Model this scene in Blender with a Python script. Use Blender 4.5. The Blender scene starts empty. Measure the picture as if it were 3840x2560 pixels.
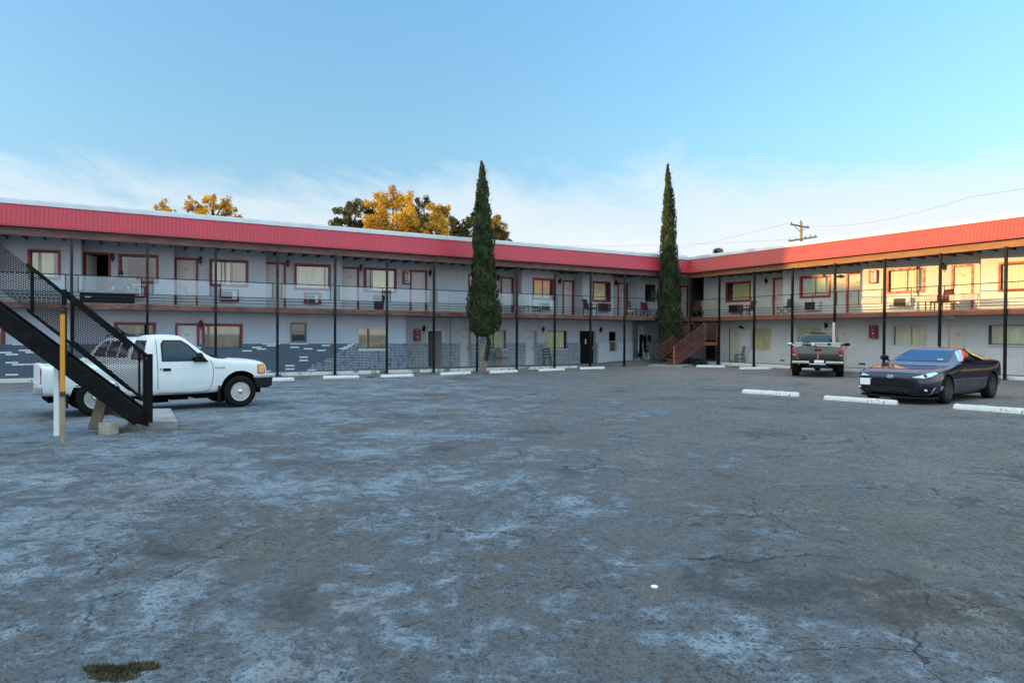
import bpy, bmesh, math, random
from mathutils import Vector, Matrix
from mathutils.bvhtree import BVHTree
S = bpy.context.scene
COL = S.collection
RND = random.Random(11)
PI = math.pi

# ------------------------------------------------------------------ camera frame
F = 2495.0
CAM = Vector((0.0, 0.0, 1.6))
PITCH, ROLL = -0.00949, 0.005166
_fwd = Vector((0, math.cos(PITCH), math.sin(PITCH)))
_up0 = Vector((0, -math.sin(PITCH), math.cos(PITCH)))
_r0 = Vector((1, 0, 0))
CR = _r0 * math.cos(ROLL) + _up0 * math.sin(ROLL)
CU = _up0 * math.cos(ROLL) - _r0 * math.sin(ROLL)

def ray(u, v):
    """direction of a sight line given in photograph pixels (3840 x 2560)"""
    return _fwd + CR * ((u - 1920) / F) - CU * ((v - 1280) / F)

# ------------------------------------------------------------------ site frame: the two wings meet at CORN
CORN = Vector((10.736, 40.336))
UL = Vector((-math.cos(0.52457), -math.sin(0.52457)))
NL = Vector((UL.y, -UL.x)); NL = NL if NL.y > 0 else -NL
UR = Vector((math.cos(1.04642), -math.sin(1.04642)))
NR = Vector((-UR.y, UR.x)); NR = NR if NR.y > 0 else -NR
Z_RT, Z_FB, Z_HR, Z_DT, Z_DB = 6.399, 5.387, 3.749, 2.724, 2.498
Z_BEAM = 5.09

def L(a, b, z=0.0):
    p = CORN + UL * a + NL * b
    return Vector((p.x, p.y, z))

def R(a, b, z=0.0):
    p = CORN + UR * a + NR * b
    return Vector((p.x, p.y, z))

def clamp(x, a=0.0, b=1.0):
    return max(a, min(b, x))

def ground(x, y):
    d = Vector((x, y)) - CORN
    dl, dr = -d.dot(NL), -d.dot(NR)
    f = clamp(1 - dl / 25) if dl > 0 else 1.0
    return -0.2 * f * (0.3 + 0.7 * clamp(dr / 12))

def gp(u, v, dz=0.0):
    """the point of the ground seen at pixel u, v"""
    d = ray(u, v); z = -0.05
    for _ in range(12):
        t = (z + dz - CAM.z) / d.z
        p = CAM + d * t
        z = ground(p.x, p.y)
    return Vector((p.x, p.y, z))

def at_depth(u, v, y):
    d = ray(u, v)
    return CAM + d * (y / d.y)

def on_plane(u, v, P, N):
    d = ray(u, v)
    t = (Vector((P[0], P[1], 0)) - CAM).dot(N) / d.dot(N)
    return CAM + d * t

def line_a(u, frame, b):
    """distance along a wing at which the plane of setback b is crossed by pixel column u"""
    n = NL if frame == 'L' else NR
    e = UL if frame == 'L' else UR
    p0 = CORN + n * b
    p = on_plane(u, 1200, p0, Vector((n.x, n.y, 0)))
    return (Vector((p.x, p.y)) - CORN).dot(e)

# ------------------------------------------------------------------ mesh building
class MB:
    def __init__(s):
        s.v, s.f, s.m, s.uv = [], [], [], []
    def add(s, verts, faces, mi=0, uvs=None):
        o = len(s.v)
        s.v.extend([tuple(p) for p in verts])
        for k, f in enumerate(faces):
            s.f.append(tuple(o + i for i in f)); s.m.append(mi)
            s.uv.append(uvs[k] if uvs else None)
        return s
    def quad(s, a, b, c, d, mi=0, uv=None):
        return s.add([a, b, c, d], [(0, 1, 2, 3)], mi, [uv] if uv else None)
    def box(s, c, size, M=None, mi=0):
        hx, hy, hz = size[0] / 2, size[1] / 2, size[2] / 2
        vs = [Vector((x, y, z)) for z in (-hz, hz) for y in (-hy, hy) for x in (-hx, hx)]
        if M is not None: vs = [M @ p for p in vs]
        c = Vector(c)
        return s.add([p + c for p in vs], [(0, 2, 3, 1), (4, 5, 7, 6), (0, 1, 5, 4), (2, 6, 7, 3), (0, 4, 6, 2), (1, 3, 7, 5)], mi)
    def bb(s, x0, x1, y0, y1, z0, z1, T=None, mi=0):
        vs = [Vector((x, y, z)) for z in (z0, z1) for y in (y0, y1) for x in (x0, x1)]
        if T is not None: vs = [T(p) if callable(T) else T @ p for p in vs]
        return s.add(vs, [(0, 2, 3, 1), (4, 5, 7, 6), (0, 1, 5, 4), (2, 6, 7, 3), (0, 4, 6, 2), (1, 3, 7, 5)], mi)
    def bar(s, p, q, w, h=None, mi=0, up=(0, 0, 1)):
        """a rectangular bar from p to q"""
        h = h or w
        p, q = Vector(p), Vector(q)
        d = (q - p)
        if d.length < 1e-6: return s
        d.normalize()
        u = Vector(up)
        if abs(d.dot(u)) > .98: u = Vector((1, 0, 0)) if abs(d.x) < .9 else Vector((0, 1, 0))
        x = d.cross(u).normalized() * (w / 2); y = x.cross(d).normalized() * (h / 2)
        vs = [p - x - y, p + x - y, p + x + y, p - x + y, q - x - y, q + x - y, q + x + y, q - x + y]
        return s.add(vs, [(3, 2, 1, 0), (4, 5, 6, 7), (0, 1, 5, 4), (1, 2, 6, 5), (2, 3, 7, 6), (3, 0, 4, 7)], mi)
    def tube(s, pts, r, n=8, mi=0, caps=True, closed=False):
        pts = [Vector(p) for p in pts]
        rr = r if isinstance(r, (list, tuple)) else [r] * len(pts)
        o = len(s.v); m = len(pts); prev = None
        for i, p in enumerate(pts):
            a = pts[i - 1] if (i > 0 or closed) else p
            b = pts[(i + 1) % m] if (i < m - 1 or closed) else p
            d = (b - a).normalized()
            if prev is None:
                u = Vector((0, 0, 1)) if abs(d.z) < .9 else Vector((1, 0, 0))
                x = d.cross(u).normalized()
            else:
                x = (prev - d * prev.dot(d))
                x = x.normalized() if x.length > 1e-6 else d.orthogonal().normalized()
            prev = x
            y = d.cross(x)
            for k in range(n):
                t = 2 * PI * k / n
                s.v.append(tuple(p + x * (rr[i] * math.cos(t)) + y * (rr[i] * math.sin(t))))
        mm = m if closed else m - 1
        for i in range(mm):
            j = (i + 1) % m
            for k in range(n):
                k2 = (k + 1) % n
                s.f.append((o + i * n + k, o + i * n + k2, o + j * n + k2, o + j * n + k)); s.m.append(mi); s.uv.append(None)
        if caps and not closed:
            s.f.append(tuple(o + k for k in reversed(range(n)))); s.m.append(mi); s.uv.append(None)
            s.f.append(tuple(o + (m - 1) * n + k for k in range(n))); s.m.append(mi); s.uv.append(None)
        return s
    def lathe(s, prof, n=20, T=None, mi=0, axis='z', close=False):
        """prof: (radius, height) pairs turned about an axis"""
        o = len(s.v); m = len(prof)
        for (r, h) in prof:
            for k in range(n):
                t = 2 * PI * k / n
                p = Vector((r * math.cos(t), r * math.sin(t), h))
                if axis == 'y': p = Vector((p.x, p.z, p.y))
                if axis == 'x': p = Vector((p.z, p.x, p.y))
                s.v.append(tuple(T @ p if T is not None else p))
        for i in range(m - 1 if not close else m):
            j = (i + 1) % m
            for k in range(n):
                k2 = (k + 1) % n
                s.f.append((o + i * n + k, o + i * n + k2, o + j * n + k2, o + j * n + k)); s.m.append(mi); s.uv.append(None)
        if not close:
            for i in (0, m - 1):
                if prof[i][0] > 1e-5:
                    s.f.append(tuple(o + i * n + k for k in range(n))); s.m.append(mi); s.uv.append(None)
        return s
    def prism(s, poly, T, h0, h1, mi=0):
        """poly of (x, y) swept from h0 to h1 along the third axis of T (callable x, y, h -> point)"""
        n = len(poly)
        vs = [T(x, y, h0) for x, y in poly] + [T(x, y, h1) for x, y in poly]
        fs = [tuple(reversed(range(n))), tuple(range(n, 2 * n))]
        fs += [(i, (i + 1) % n, n + (i + 1) % n, n + i) for i in range(n)]
        return s.add(vs, fs, mi)
    def ball(s, c, r, T=None, n=10, mi=0, sc=(1, 1, 1)):
        o = len(s.v); c = Vector(c)
        k = max(4, n // 2)
        for i in range(k + 1):
            a = PI * i / k
            for j in range(n):
                t = 2 * PI * j / n
                p = c + Vector((r * sc[0] * math.sin(a) * math.cos(t), r * sc[1] * math.sin(a) * math.sin(t), r * sc[2] * math.cos(a)))
                s.v.append(tuple(T @ p if T is not None else p))
        for i in range(k):
            for j in range(n):
                j2 = (j + 1) % n
                s.f.append((o + i * n + j, o + (i + 1) * n + j, o + (i + 1) * n + j2, o + i * n + j2)); s.m.append(mi); s.uv.append(None)
        return s

PMAT = {}
def build(name, mb, mats, parent=None, world=False, smooth=False, bevel=0.0, weld=False):
    """ONE mesh object; world=True: the points are world points even when it has a parent"""
    me = bpy.data.meshes.new(name)
    vs = mb.v
    if world and parent is not None:
        inv = PMAT[parent.name].inverted()
        vs = [tuple(inv @ Vector(p)) for p in vs]
    me.from_pydata(vs, [], mb.f)
    if not isinstance(mats, (list, tuple)): mats = [mats]
    for m in mats: me.materials.append(m)
    if any(mb.m):
        me.polygons.foreach_set('material_index', mb.m)
    if any(u is not None for u in mb.uv):
        uvl = me.uv_layers.new(name='UVMap')
        for p in me.polygons:
            u = mb.uv[p.index]
            if u is not None:
                for k, li in enumerate(p.loop_indices): uvl.data[li].uv = u[k]
    if bevel or weld:
        bm = bmesh.new(); bm.from_mesh(me)
        if weld: bmesh.ops.remove_doubles(bm, verts=bm.verts, dist=1e-4)
        if bevel:
            bmesh.ops.bevel(bm, geom=[e for e in bm.edges if len(e.link_faces) == 2 and e.calc_face_angle(0) > .5], offset=bevel, segments=2, affect='EDGES', profile=.6, clamp_overlap=True)
        bm.normal_update()
        bm.to_mesh(me); bm.free()
    me.update()
    if smooth:
        me.polygons.foreach_set('use_smooth', [True] * len(me.polygons))
        if smooth != 'all':
            try: me.set_sharp_from_angle(angle=math.radians(40))
            except Exception: pass
    o = bpy.data.objects.new(name, me); COL.objects.link(o)
    if parent is not None:
        o.parent = parent
    return o

def tag(o, label=None, cat=None, group=None, kind=None):
    if label: o['label'] = label
    if cat: o['category'] = cat
    if group: o['group'] = group
    if kind: o['kind'] = kind
    return o

def thing(name, label, cat, loc=(0, 0, 0), rz=0.0, group=None, M=None):
    o = bpy.data.objects.new(name, None); COL.objects.link(o)
    o.empty_display_size = .2
    M = M if M is not None else Matrix.Translation(Vector(loc)) @ Matrix.Rotation(rz, 4, 'Z')
    o.matrix_world = M
    PMAT[o.name] = M.copy()
    return tag(o, label, cat, group)

def dup(root, M, label=None, group=None):
    r = root.copy(); COL.objects.link(r); r.matrix_world = M; PMAT[r.name] = M.copy()
    if label: r['label'] = label
    if group: r['group'] = group
    for ch in list(root.children):
        c = ch.copy(); COL.objects.link(c); c.parent = r
        for g in list(ch.children):
            d = g.copy(); COL.objects.link(d); d.parent = c
    return r

def TR(loc, rz=0.0, s=1.0):
    return Matrix.Translation(Vector(loc)) @ Matrix.Rotation(rz, 4, 'Z') @ Matrix.Scale(s, 4)

def face_dir(d):
    """rotation about z that turns local -y towards the direction d"""
    return math.atan2(d[1], d[0]) + PI / 2

_txt = {}
def text_mb(body, size, T, mi=0):
    """the letters as a flat mesh; T maps (x, y) of the lettering to a point"""
    cu = bpy.data.curves.new('lettering', 'FONT'); cu.body = body; cu.size = size
    cu.align_x = 'CENTER'; cu.align_y = 'CENTER'
    cu.resolution_u = 3
    o = bpy.data.objects.new('lettering', cu); COL.objects.link(o)
    dg = bpy.context.evaluated_depsgraph_get()
    me = bpy.data.meshes.new_from_object(o.evaluated_get(dg))
    mb = MB()
    mb.add([T(v.co.x, v.co.y) for v in me.vertices], [tuple(p.vertices) for p in me.polygons], mi)
    bpy.data.objects.remove(o); bpy.data.curves.remove(cu); bpy.data.meshes.remove(me)
    return mb
# ------------------------------------------------------------------ materials
class NT:
    def __init__(s, name):
        s.mat = bpy.data.materials.new(name); s.mat.use_nodes = True
        s.t = s.mat.node_tree; s.n = s.t.nodes
        s.b = s.n['Principled BSDF']; s.out = s.n['Material Output']
    def new(s, typ, **kw):
        nd = s.n.new(typ)
        for k, v in kw.items():
            if k.startswith('i_'):
                key = k[2:]
                nd.inputs[int(key) if key.isdigit() else key].default_value = v
            else: setattr(nd, k, v)
        return nd
    def link(s, a, b): s.t.links.new(a, b)
    def coord(s, kind='Object', scale=1.0, rot=None):
        tc = s.new('ShaderNodeTexCoord')
        mp = s.new('ShaderNodeMapping')
        mp.inputs['Scale'].default_value = scale if isinstance(scale, (tuple, list)) else (scale,) * 3
        if rot: mp.inputs['Rotation'].default_value = rot
        s.link(tc.outputs[kind], mp.inputs['Vector'])
        return mp.outputs['Vector']
    def noise(s, vec, scale, detail=4, rough=.55, dist=0.0):
        nd = s.new('ShaderNodeTexNoise'); nd.inputs['Scale'].default_value = scale
        nd.inputs['Detail'].default_value = detail; nd.inputs['Roughness'].default_value = rough
        nd.inputs['Distortion'].default_value = dist
        s.link(vec, nd.inputs['Vector']); return nd.outputs['Fac']
    def ramp(s, fac, stops, interp='LINEAR'):
        r = s.new('ShaderNodeValToRGB'); r.color_ramp.interpolation = interp
        el = r.color_ramp.elements
        while len(el) < len(stops): el.new(.5)
        for e, (p, c) in zip(el, stops):
            e.position = p
            e.color = (c, c, c, 1) if isinstance(c, (int, float)) else (*c[:3], 1)
        s.link(fac, r.inputs['Fac']); return r.outputs['Color']
    def mix(s, fac, a, b, mode='MIX'):
        m = s.new('ShaderNodeMix', data_type='RGBA', blend_type=mode)
        for sock, val in ((m.inputs[0], fac), (m.inputs[6], a), (m.inputs[7], b)):
            if hasattr(val, 'default_value'): s.link(val, sock)
            elif isinstance(val, (int, float)): sock.default_value = val if sock == m.inputs[0] else (val, val, val, 1)
            else: sock.default_value = (*val[:3], 1)
        return m.outputs[2]
    def math(s, op, a, b=0.0, c=None, cl=False):
        m = s.new('ShaderNodeMath', operation=op, use_clamp=cl)
        for i, val in enumerate((a, b) if c is None else (a, b, c)):
            if hasattr(val, 'default_value'): s.link(val, m.inputs[i])
            else: m.inputs[i].default_value = val
        return m.outputs[0]
    def bump(s, h, strength=.3, dist=.02):
        b = s.new('ShaderNodeBump'); b.inputs['Strength'].default_value = strength; b.inputs['Distance'].default_value = dist
        s.link(h, b.inputs['Height']); s.link(b.outputs['Normal'], s.b.inputs['Normal'])
    def set(s, color=None, rough=None, metal=None, spec=None, coat=None):
        b = s.b
        def put(key, v):
            if v is None: return
            if hasattr(v, 'default_value'): s.link(v, b.inputs[key])
            elif key == 'Base Color': b.inputs[key].default_value = (*v[:3], 1)
            else: b.inputs[key].default_value = v
        put('Base Color', color); put('Roughness', rough); put('Metallic', metal); put('Specular IOR Level', spec); put('Coat Weight', coat)
        if coat: b.inputs['Coat Roughness'].default_value = .05
        return s.mat

def mk(name, col, rough=.6, metal=0.0, var=.25, scale=3.0, dirt=None, dirt_amt=.35, bump=0.0, bscale=40.0, spec=.5, coat=None, kind='Object', stretch=None, rv=.12):
    """a plain surface with uneven tone, grime and small relief"""
    n = NT(name)
    sc = stretch or 1.0
    vec = n.coord(kind, sc)
    a = n.noise(vec, scale, 6, .6)
    lo = tuple(c * (1 - var) for c in col); hi = tuple(min(1, c * (1 + var * .7)) for c in col)
    c = n.mix(n.ramp(a, [(.3, 0.0), (.7, 1.0)]), lo, hi)
    if dirt:
        d = n.noise(vec, scale * .7 + .3, 8, .72, .4)
        c = n.mix(n.math('MULTIPLY', n.ramp(d, [(.52, 0.0), (.72, 1.0)]), dirt_amt), c, dirt)
    r = n.ramp(n.noise(vec, scale * 2.3, 3), [(.3, max(0.02, rough - rv)), (.7, min(1, rough + rv))])
    if bump: n.bump(n.noise(vec, bscale, 5, .6), bump, .01)
    return n.set(c, r, metal, spec, coat)

M = {}
M['post'] = mk('black_post_paint', (.012, .011, .012), .55, spec=.15, var=.4, scale=5, dirt=(.09, .05, .035), dirt_amt=.5, stretch=(1, 1, .25))
M['post_up'] = mk('brown_post_paint', (.035, .025, .025), .55, spec=.2, var=.4, scale=5, dirt=(.14, .09, .07), dirt_amt=.5, stretch=(1, 1, .25))
M['rail'] = mk('rail_paint', (.022, .016, .019), .55, spec=.2, var=.4, scale=6, dirt=(.16, .07, .045), dirt_amt=.6)
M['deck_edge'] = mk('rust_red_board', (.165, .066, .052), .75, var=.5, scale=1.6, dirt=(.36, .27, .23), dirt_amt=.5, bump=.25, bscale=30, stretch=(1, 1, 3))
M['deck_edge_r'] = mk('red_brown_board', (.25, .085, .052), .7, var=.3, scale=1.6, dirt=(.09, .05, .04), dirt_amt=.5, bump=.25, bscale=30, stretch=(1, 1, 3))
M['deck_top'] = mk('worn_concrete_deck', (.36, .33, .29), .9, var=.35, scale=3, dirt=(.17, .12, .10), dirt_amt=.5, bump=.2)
M['eave_r'] = mk('sunlit_eave_paint', (.34, .150, .060), .6, var=.25, scale=1.5, dirt=(.16, .07, .04), dirt_amt=.3, bump=.15, stretch=(1, 1, 4))  # golden sunlight on the right wing's eave boards is mixed into this colour
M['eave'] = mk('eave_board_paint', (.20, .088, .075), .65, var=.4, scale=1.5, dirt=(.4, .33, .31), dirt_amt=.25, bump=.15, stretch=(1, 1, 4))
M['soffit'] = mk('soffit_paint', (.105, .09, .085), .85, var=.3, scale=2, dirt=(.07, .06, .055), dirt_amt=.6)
M['cap'] = mk('white_roof_flashing', (.72, .76, .80), .42, var=.08, scale=1.3, dirt=(.42, .42, .42), dirt_amt=.3, rv=.15)
M['roof'] = mk('roof_gravel', (.4, .39, .37), .95, var=.2, bump=.3)
M['white_brick'] = None
M['door_w'] = mk('painted_door', (.68, .63, .61), .5, var=.1, scale=1.4, dirt=(.42, .37, .34), dirt_amt=.4, stretch=(1, 1, .6))
M['door_cream'] = mk('cream_door', (.74, .67, .55), .5, var=.1, scale=1.4, dirt=(.45, .40, .34), dirt_amt=.35)
M['door_gray'] = mk('grey_door', (.30, .30, .32), .5, var=.15, scale=1.4, dirt=(.3, .29, .29), dirt_amt=.3)
M['door_black'] = mk('black_door', (.010, .008, .008), .45, spec=.2, var=.3, scale=2)
M['door_brown'] = mk('dark_brown_door', (.05, .021, .018), .5, var=.3, scale=2)
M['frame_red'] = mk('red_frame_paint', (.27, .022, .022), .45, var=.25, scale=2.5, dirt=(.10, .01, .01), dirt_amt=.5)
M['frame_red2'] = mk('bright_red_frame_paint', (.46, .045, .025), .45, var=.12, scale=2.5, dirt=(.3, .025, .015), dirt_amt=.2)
M['frame_white'] = mk('white_frame_paint', (.66, .66, .68), .5, var=.12, scale=3, dirt=(.36, .34, .32), dirt_amt=.4)
M['frame_gray'] = mk('grey_frame_paint', (.17, .19, .21), .5, var=.2, scale=3)
M['frame_dark'] = mk('dark_window_bar', (.05, .045, .045), .45, var=.2)
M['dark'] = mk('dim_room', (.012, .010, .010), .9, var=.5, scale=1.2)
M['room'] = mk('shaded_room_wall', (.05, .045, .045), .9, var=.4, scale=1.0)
M['orange_int'] = mk('orange_room_wall', (.75, .30, .16), .7, var=.1)
M['blackmetal'] = mk('black_iron', (.006, .006, .0065), .55, spec=.12, var=.4, scale=8, dirt=(.05, .04, .035), dirt_amt=.4)
M['steelhandle'] = mk('handle_steel', (.45, .44, .43), .35, 1.0, var=.1)
M['plastic_dark'] = mk('dark_plastic', (.010, .010, .011), .55, spec=.2, var=.2)
M['ac_brown'] = mk('brown_air_unit', (.115, .052, .042), .5, var=.2, scale=6)
M['ac_white'] = mk('white_air_unit', (.62, .62, .62), .45, var=.08, dirt=(.4, .36, .3), dirt_amt=.3)
M['ac_grille'] = mk('unit_grille', (.10, .11, .12), .5, var=.2)
M['curt_ylw'] = mk('yellow_curtain', (.84, .74, .42), .9, var=.18, scale=5, stretch=(1, 1, .2))
M['curt_grn'] = mk('pale_green_curtain', (.74, .73, .50), .9, var=.18, scale=5, stretch=(1, 1, .2))
M['curt_tan'] = mk('tan_curtain', (.46, .34, .23), .9, var=.25, scale=5, stretch=(1, 1, .2))
M['curt_cream'] = mk('cream_curtain', (.88, .82, .58), .9, var=.12, scale=5, stretch=(1, 1, .2))
M['concrete'] = mk('concrete', (.30, .30, .30), .9, var=.25, scale=2.2, dirt=(.2, .19, .17), dirt_amt=.5, bump=.3, bscale=25)
M['walk'] = mk('walkway_concrete', (.20, .19, .19), .9, var=.35, scale=1.1, dirt=(.10, .085, .08), dirt_amt=.6, bump=.25, bscale=25)
M['red_case'] = mk('red_case', (.25, .035, .03), .45, var=.25, scale=6)
M['white_mark'] = mk('white_marking', (.85, .82, .78), .6, var=.1)
M['black_mark'] = mk('black_marking', (.012, .011, .012), .5, var=.2)
M['number'] = mk('number_paint', (.10, .085, .075), .5, var=.2)
M['plate_white'] = mk('blank_white_plate', (.88, .88, .88), .4, var=.04)

def chip_paint(name, paint, base, thr=.56, scale=5.0, bump=.3):
    n = NT(name); vec = n.coord('Object')
    f = n.noise(vec, scale, 10, .74, .6)
    g = n.noise(vec, scale * .35, 4, .6)
    k = n.ramp(n.math('ADD', n.math('MULTIPLY', f, .65), n.math('MULTIPLY', g, .4)), [(thr, 0.0), (thr + .035, 1.0)])
    p = n.mix(n.noise(vec, 3, 5), tuple(c * .8 for c in paint), paint)
    c = n.mix(k, p, base)
    n.bump(n.mix(k, 1.0, n.noise(vec, 60, 4)), bump, .01)
    return n.set(c, .8, 0)
M['stop_paint'] = chip_paint('chipped_white_stop', (.82, .83, .82), (.2, .19, .17), .60, 7)
M['kerb_paint'] = chip_paint('flaked_kerb_paint', (.72, .72, .70), (.16, .15, .145), .545, 4)

def stucco(name, col, dirt, groove=True):
    n = NT(name); vec = n.coord('Object')
    a = n.noise(vec, .45, 5, .6); b = n.noise(vec, 2.6, 9, .7, .5)
    c = n.mix(n.ramp(a, [(.35, 0.0), (.65, 1.0)]), tuple(x * .86 for x in col), col)
    c = n.mix(n.math('MULTIPLY', n.ramp(b, [(.5, 0.0), (.75, 1.0)]), .28), c, dirt)
    st = n.noise(n.coord('Object', (2.2, 2.2, .12)), 2.0, 6, .7)      # streaks that run down
    c = n.mix(n.math('MULTIPLY', n.ramp(st, [(.5, 0.0), (.72, 1.0)]), .3), c, tuple(x * .62 for x in col))
    h = n.noise(vec, 55, 4, .6)
    if groove:
        uv = n.new('ShaderNodeUVMap')
        sp = n.new('ShaderNodeSeparateXYZ'); n.link(uv.outputs['UV'], sp.inputs[0])
        fr = n.math('FRACT', n.math('DIVIDE', sp.outputs['X'], .205))
        line = n.math('LESS_THAN', fr, .055)
        c = n.mix(n.math('MULTIPLY', line, .22), c, tuple(x * .45 for x in col))
        h = n.math('SUBTRACT', n.math('MULTIPLY', h, .15), n.math('MULTIPLY', line, 1.0))
    n.bump(h, .35, .012)
    return n.set(c, .85, 0)
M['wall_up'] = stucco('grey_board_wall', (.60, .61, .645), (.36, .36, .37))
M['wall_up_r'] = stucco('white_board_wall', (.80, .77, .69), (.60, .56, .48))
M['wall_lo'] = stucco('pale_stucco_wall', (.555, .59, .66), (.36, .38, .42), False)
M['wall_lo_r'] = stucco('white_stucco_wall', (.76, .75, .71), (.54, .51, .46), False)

def brick(name, c1, c2, mortar, white_amt=0.0, mortar_white=None, split=None, bw=.40, bh=.075, ms=.008, bump=.5):
    n = NT(name)
    uv = n.new('ShaderNodeUVMap')
    br = n.new('ShaderNodeTexBrick')
    br.offset = .5; br.inputs['Scale'].default_value = 1.0
    br.inputs['Brick Width'].default_value = bw; br.inputs['Row Height'].default_value = bh
    br.inputs['Mortar Size'].default_value = ms; br.inputs['Mortar Smooth'].default_value = .15
    br.inputs['Color1'].default_value = (0, 0, 0, 1); br.inputs['Color2'].default_value = (1, 1, 1, 1); br.inputs['Mortar'].default_value = (.5, .5, .5, 1)
    n.link(uv.outputs['UV'], br.inputs['Vector'])
    vec = n.coord('Object')
    tone = n.mix(.5, br.outputs['Color'], n.noise(vec, 3, 6, .65))
    c = n.mix(tone, c1, c2)
    if white_amt:
        sp0 = n.new('ShaderNodeSeparateXYZ'); n.link(uv.outputs['UV'], sp0.inputs[0])
        WK = n.math('LESS_THAN', n.math('ADD', sp0.outputs['X'], n.math('MULTIPLY', sp0.outputs['Y'], -split[1])), split[0] - .3)
        c = n.mix(n.math('MULTIPLY', n.math('GREATER_THAN', br.outputs['Color'], 1 - white_amt), WK), c, (.80, .81, .82))
    mc = mortar
    if mortar_white:
        sp = n.new('ShaderNodeSeparateXYZ'); n.link(uv.outputs['UV'], sp.inputs[0])
        # the painters stopped part way: white joints only beyond a slanting ragged line
        split_ = split or (0, 0)
        w = n.math('ADD', n.math('ADD', sp.outputs['X'], n.math('MULTIPLY', sp.outputs['Y'], -split_[1])), n.math('MULTIPLY', n.noise(vec, 1.3, 5), 1.2))
        k = n.math('GREATER_THAN', w, split_[0]) if split else None
        pat = n.ramp(n.noise(vec, 5, 4), [(.36, 0.0), (.46, 1.0)])
        k = n.math('MULTIPLY', k, pat) if k is not None else pat
        mc = n.mix(k, mortar, mortar_white)
    c = n.mix(br.outputs['Fac'], c, mc)
    c = n.mix(n.math('MULTIPLY', n.ramp(n.noise(vec, 1.1, 8, .7), [(.5, 0.0), (.75, 1.0)]), .3), c, tuple(x * .55 for x in c1))
    h = n.math('ADD', n.math('MULTIPLY', br.outputs['Fac'], -1.0), n.math('MULTIPLY', n.noise(vec, 60, 4), .3))
    n.bump(h, bump, .012)
    return n.set(c, .7, 0)
M['brick_blue'] = brick('blue_painted_brick', (.085, .115, .160), (.125, .165, .22), (.065, .085, .12), .11, (.62, .68, .74), (-21.7, 1.5))
M['brick_gray'] = brick('grey_painted_brick', (.15, .165, .19), (.25, .265, .29), (.30, .32, .35), 0, (.62, .64, .67), None, ms=.011)
M['brick_white'] = brick('white_painted_brick', (.60, .65, .68), (.70, .74, .76), (.46, .50, .53), 0, None, None, bh=.085, ms=.006, bump=.6)
M['brick_cream'] = brick('cream_painted_brick', (.74, .73, .70), (.82, .81, .78), (.54, .53, .50), 0, None, None, bh=.085, ms=.006, bump=.6)

def fascia_mat(name, col, hi):
    n = NT(name); vec = n.coord('Object')
    a = n.noise(vec, .5, 4); b = n.noise(n.coord('Object', (1, 1, .3)), 3.0, 8, .7)
    c = n.mix(n.ramp(a, [(.3, 0.0), (.7, 1.0)]), col, hi)
    c = n.mix(n.math('MULTIPLY', n.ramp(b, [(.55, 0.0), (.75, 1.0)]), .35), c, tuple(x * .55 for x in col))
    sc = n.noise(n.coord('Object', (6, 6, 1.2)), 3, 2, .5)
    c = n.mix(n.math('MULTIPLY', n.ramp(sc, [(.74, 0.0), (.78, 1.0)]), .5), c, (.6, .42, .40))
    return n.set(c, .42, 0, .5)
M['fascia'] = fascia_mat('red_ribbed_metal', (.47, .032, .056), (.54, .042, .068))
M['fascia_r'] = fascia_mat('sunlit_red_metal', (.52, .072, .050), (.58, .090, .060))  # same red paint as the left wing, with the sunlight's orange put into it

def glass(name, tint=(.93, .96, .95), refl=.10, rough=.02, gcol=(.95, .97, 1)):
    n = NT(name); n.n.remove(n.b)
    tr = n.new('ShaderNodeBsdfTransparent'); tr.inputs['Color'].default_value = (*tint, 1)
    gl = n.new('ShaderNodeBsdfGlossy'); gl.inputs['Roughness'].default_value = rough; gl.inputs['Color'].default_value = (*gcol, 1)
    lw = n.new('ShaderNodeLayerWeight'); lw.inputs['Blend'].default_value = .25
    wob = n.noise(n.coord('Object'), 1.3, 2)
    bp = n.new('ShaderNodeBump'); bp.inputs['Strength'].default_value = .04; n.link(wob, bp.inputs['Height']); n.link(bp.outputs['Normal'], gl.inputs['Normal'])
    f = n.math('ADD', n.math('MULTIPLY', lw.outputs['Fresnel'], .8), refl, cl=True)
    mx = n.new('ShaderNodeMixShader'); n.link(f, mx.inputs[0]); n.link(tr.outputs[0], mx.inputs[1]); n.link(gl.outputs[0], mx.inputs[2])
    n.link(mx.outputs[0], n.out.inputs['Surface'])
    return n.mat
M['glass'] = glass('window_pane')
M['glass_dk'] = glass('dark_window_pane', (.42, .45, .46), .07)
M['car_glass'] = glass('car_glass', (.30, .40, .48), .05, .03, (.6, .8, 1))
M['car_glass_dk'] = glass('tinted_car_glass', (.05, .06, .08), .07, .07, (.7, .85, 1))
M['screen'] = glass('sky_tinted_windscreen', (.03, .05, .08), .15, .04, (.34, .66, 1))  # gloss colour carries the blue of the reflected sky

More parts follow.
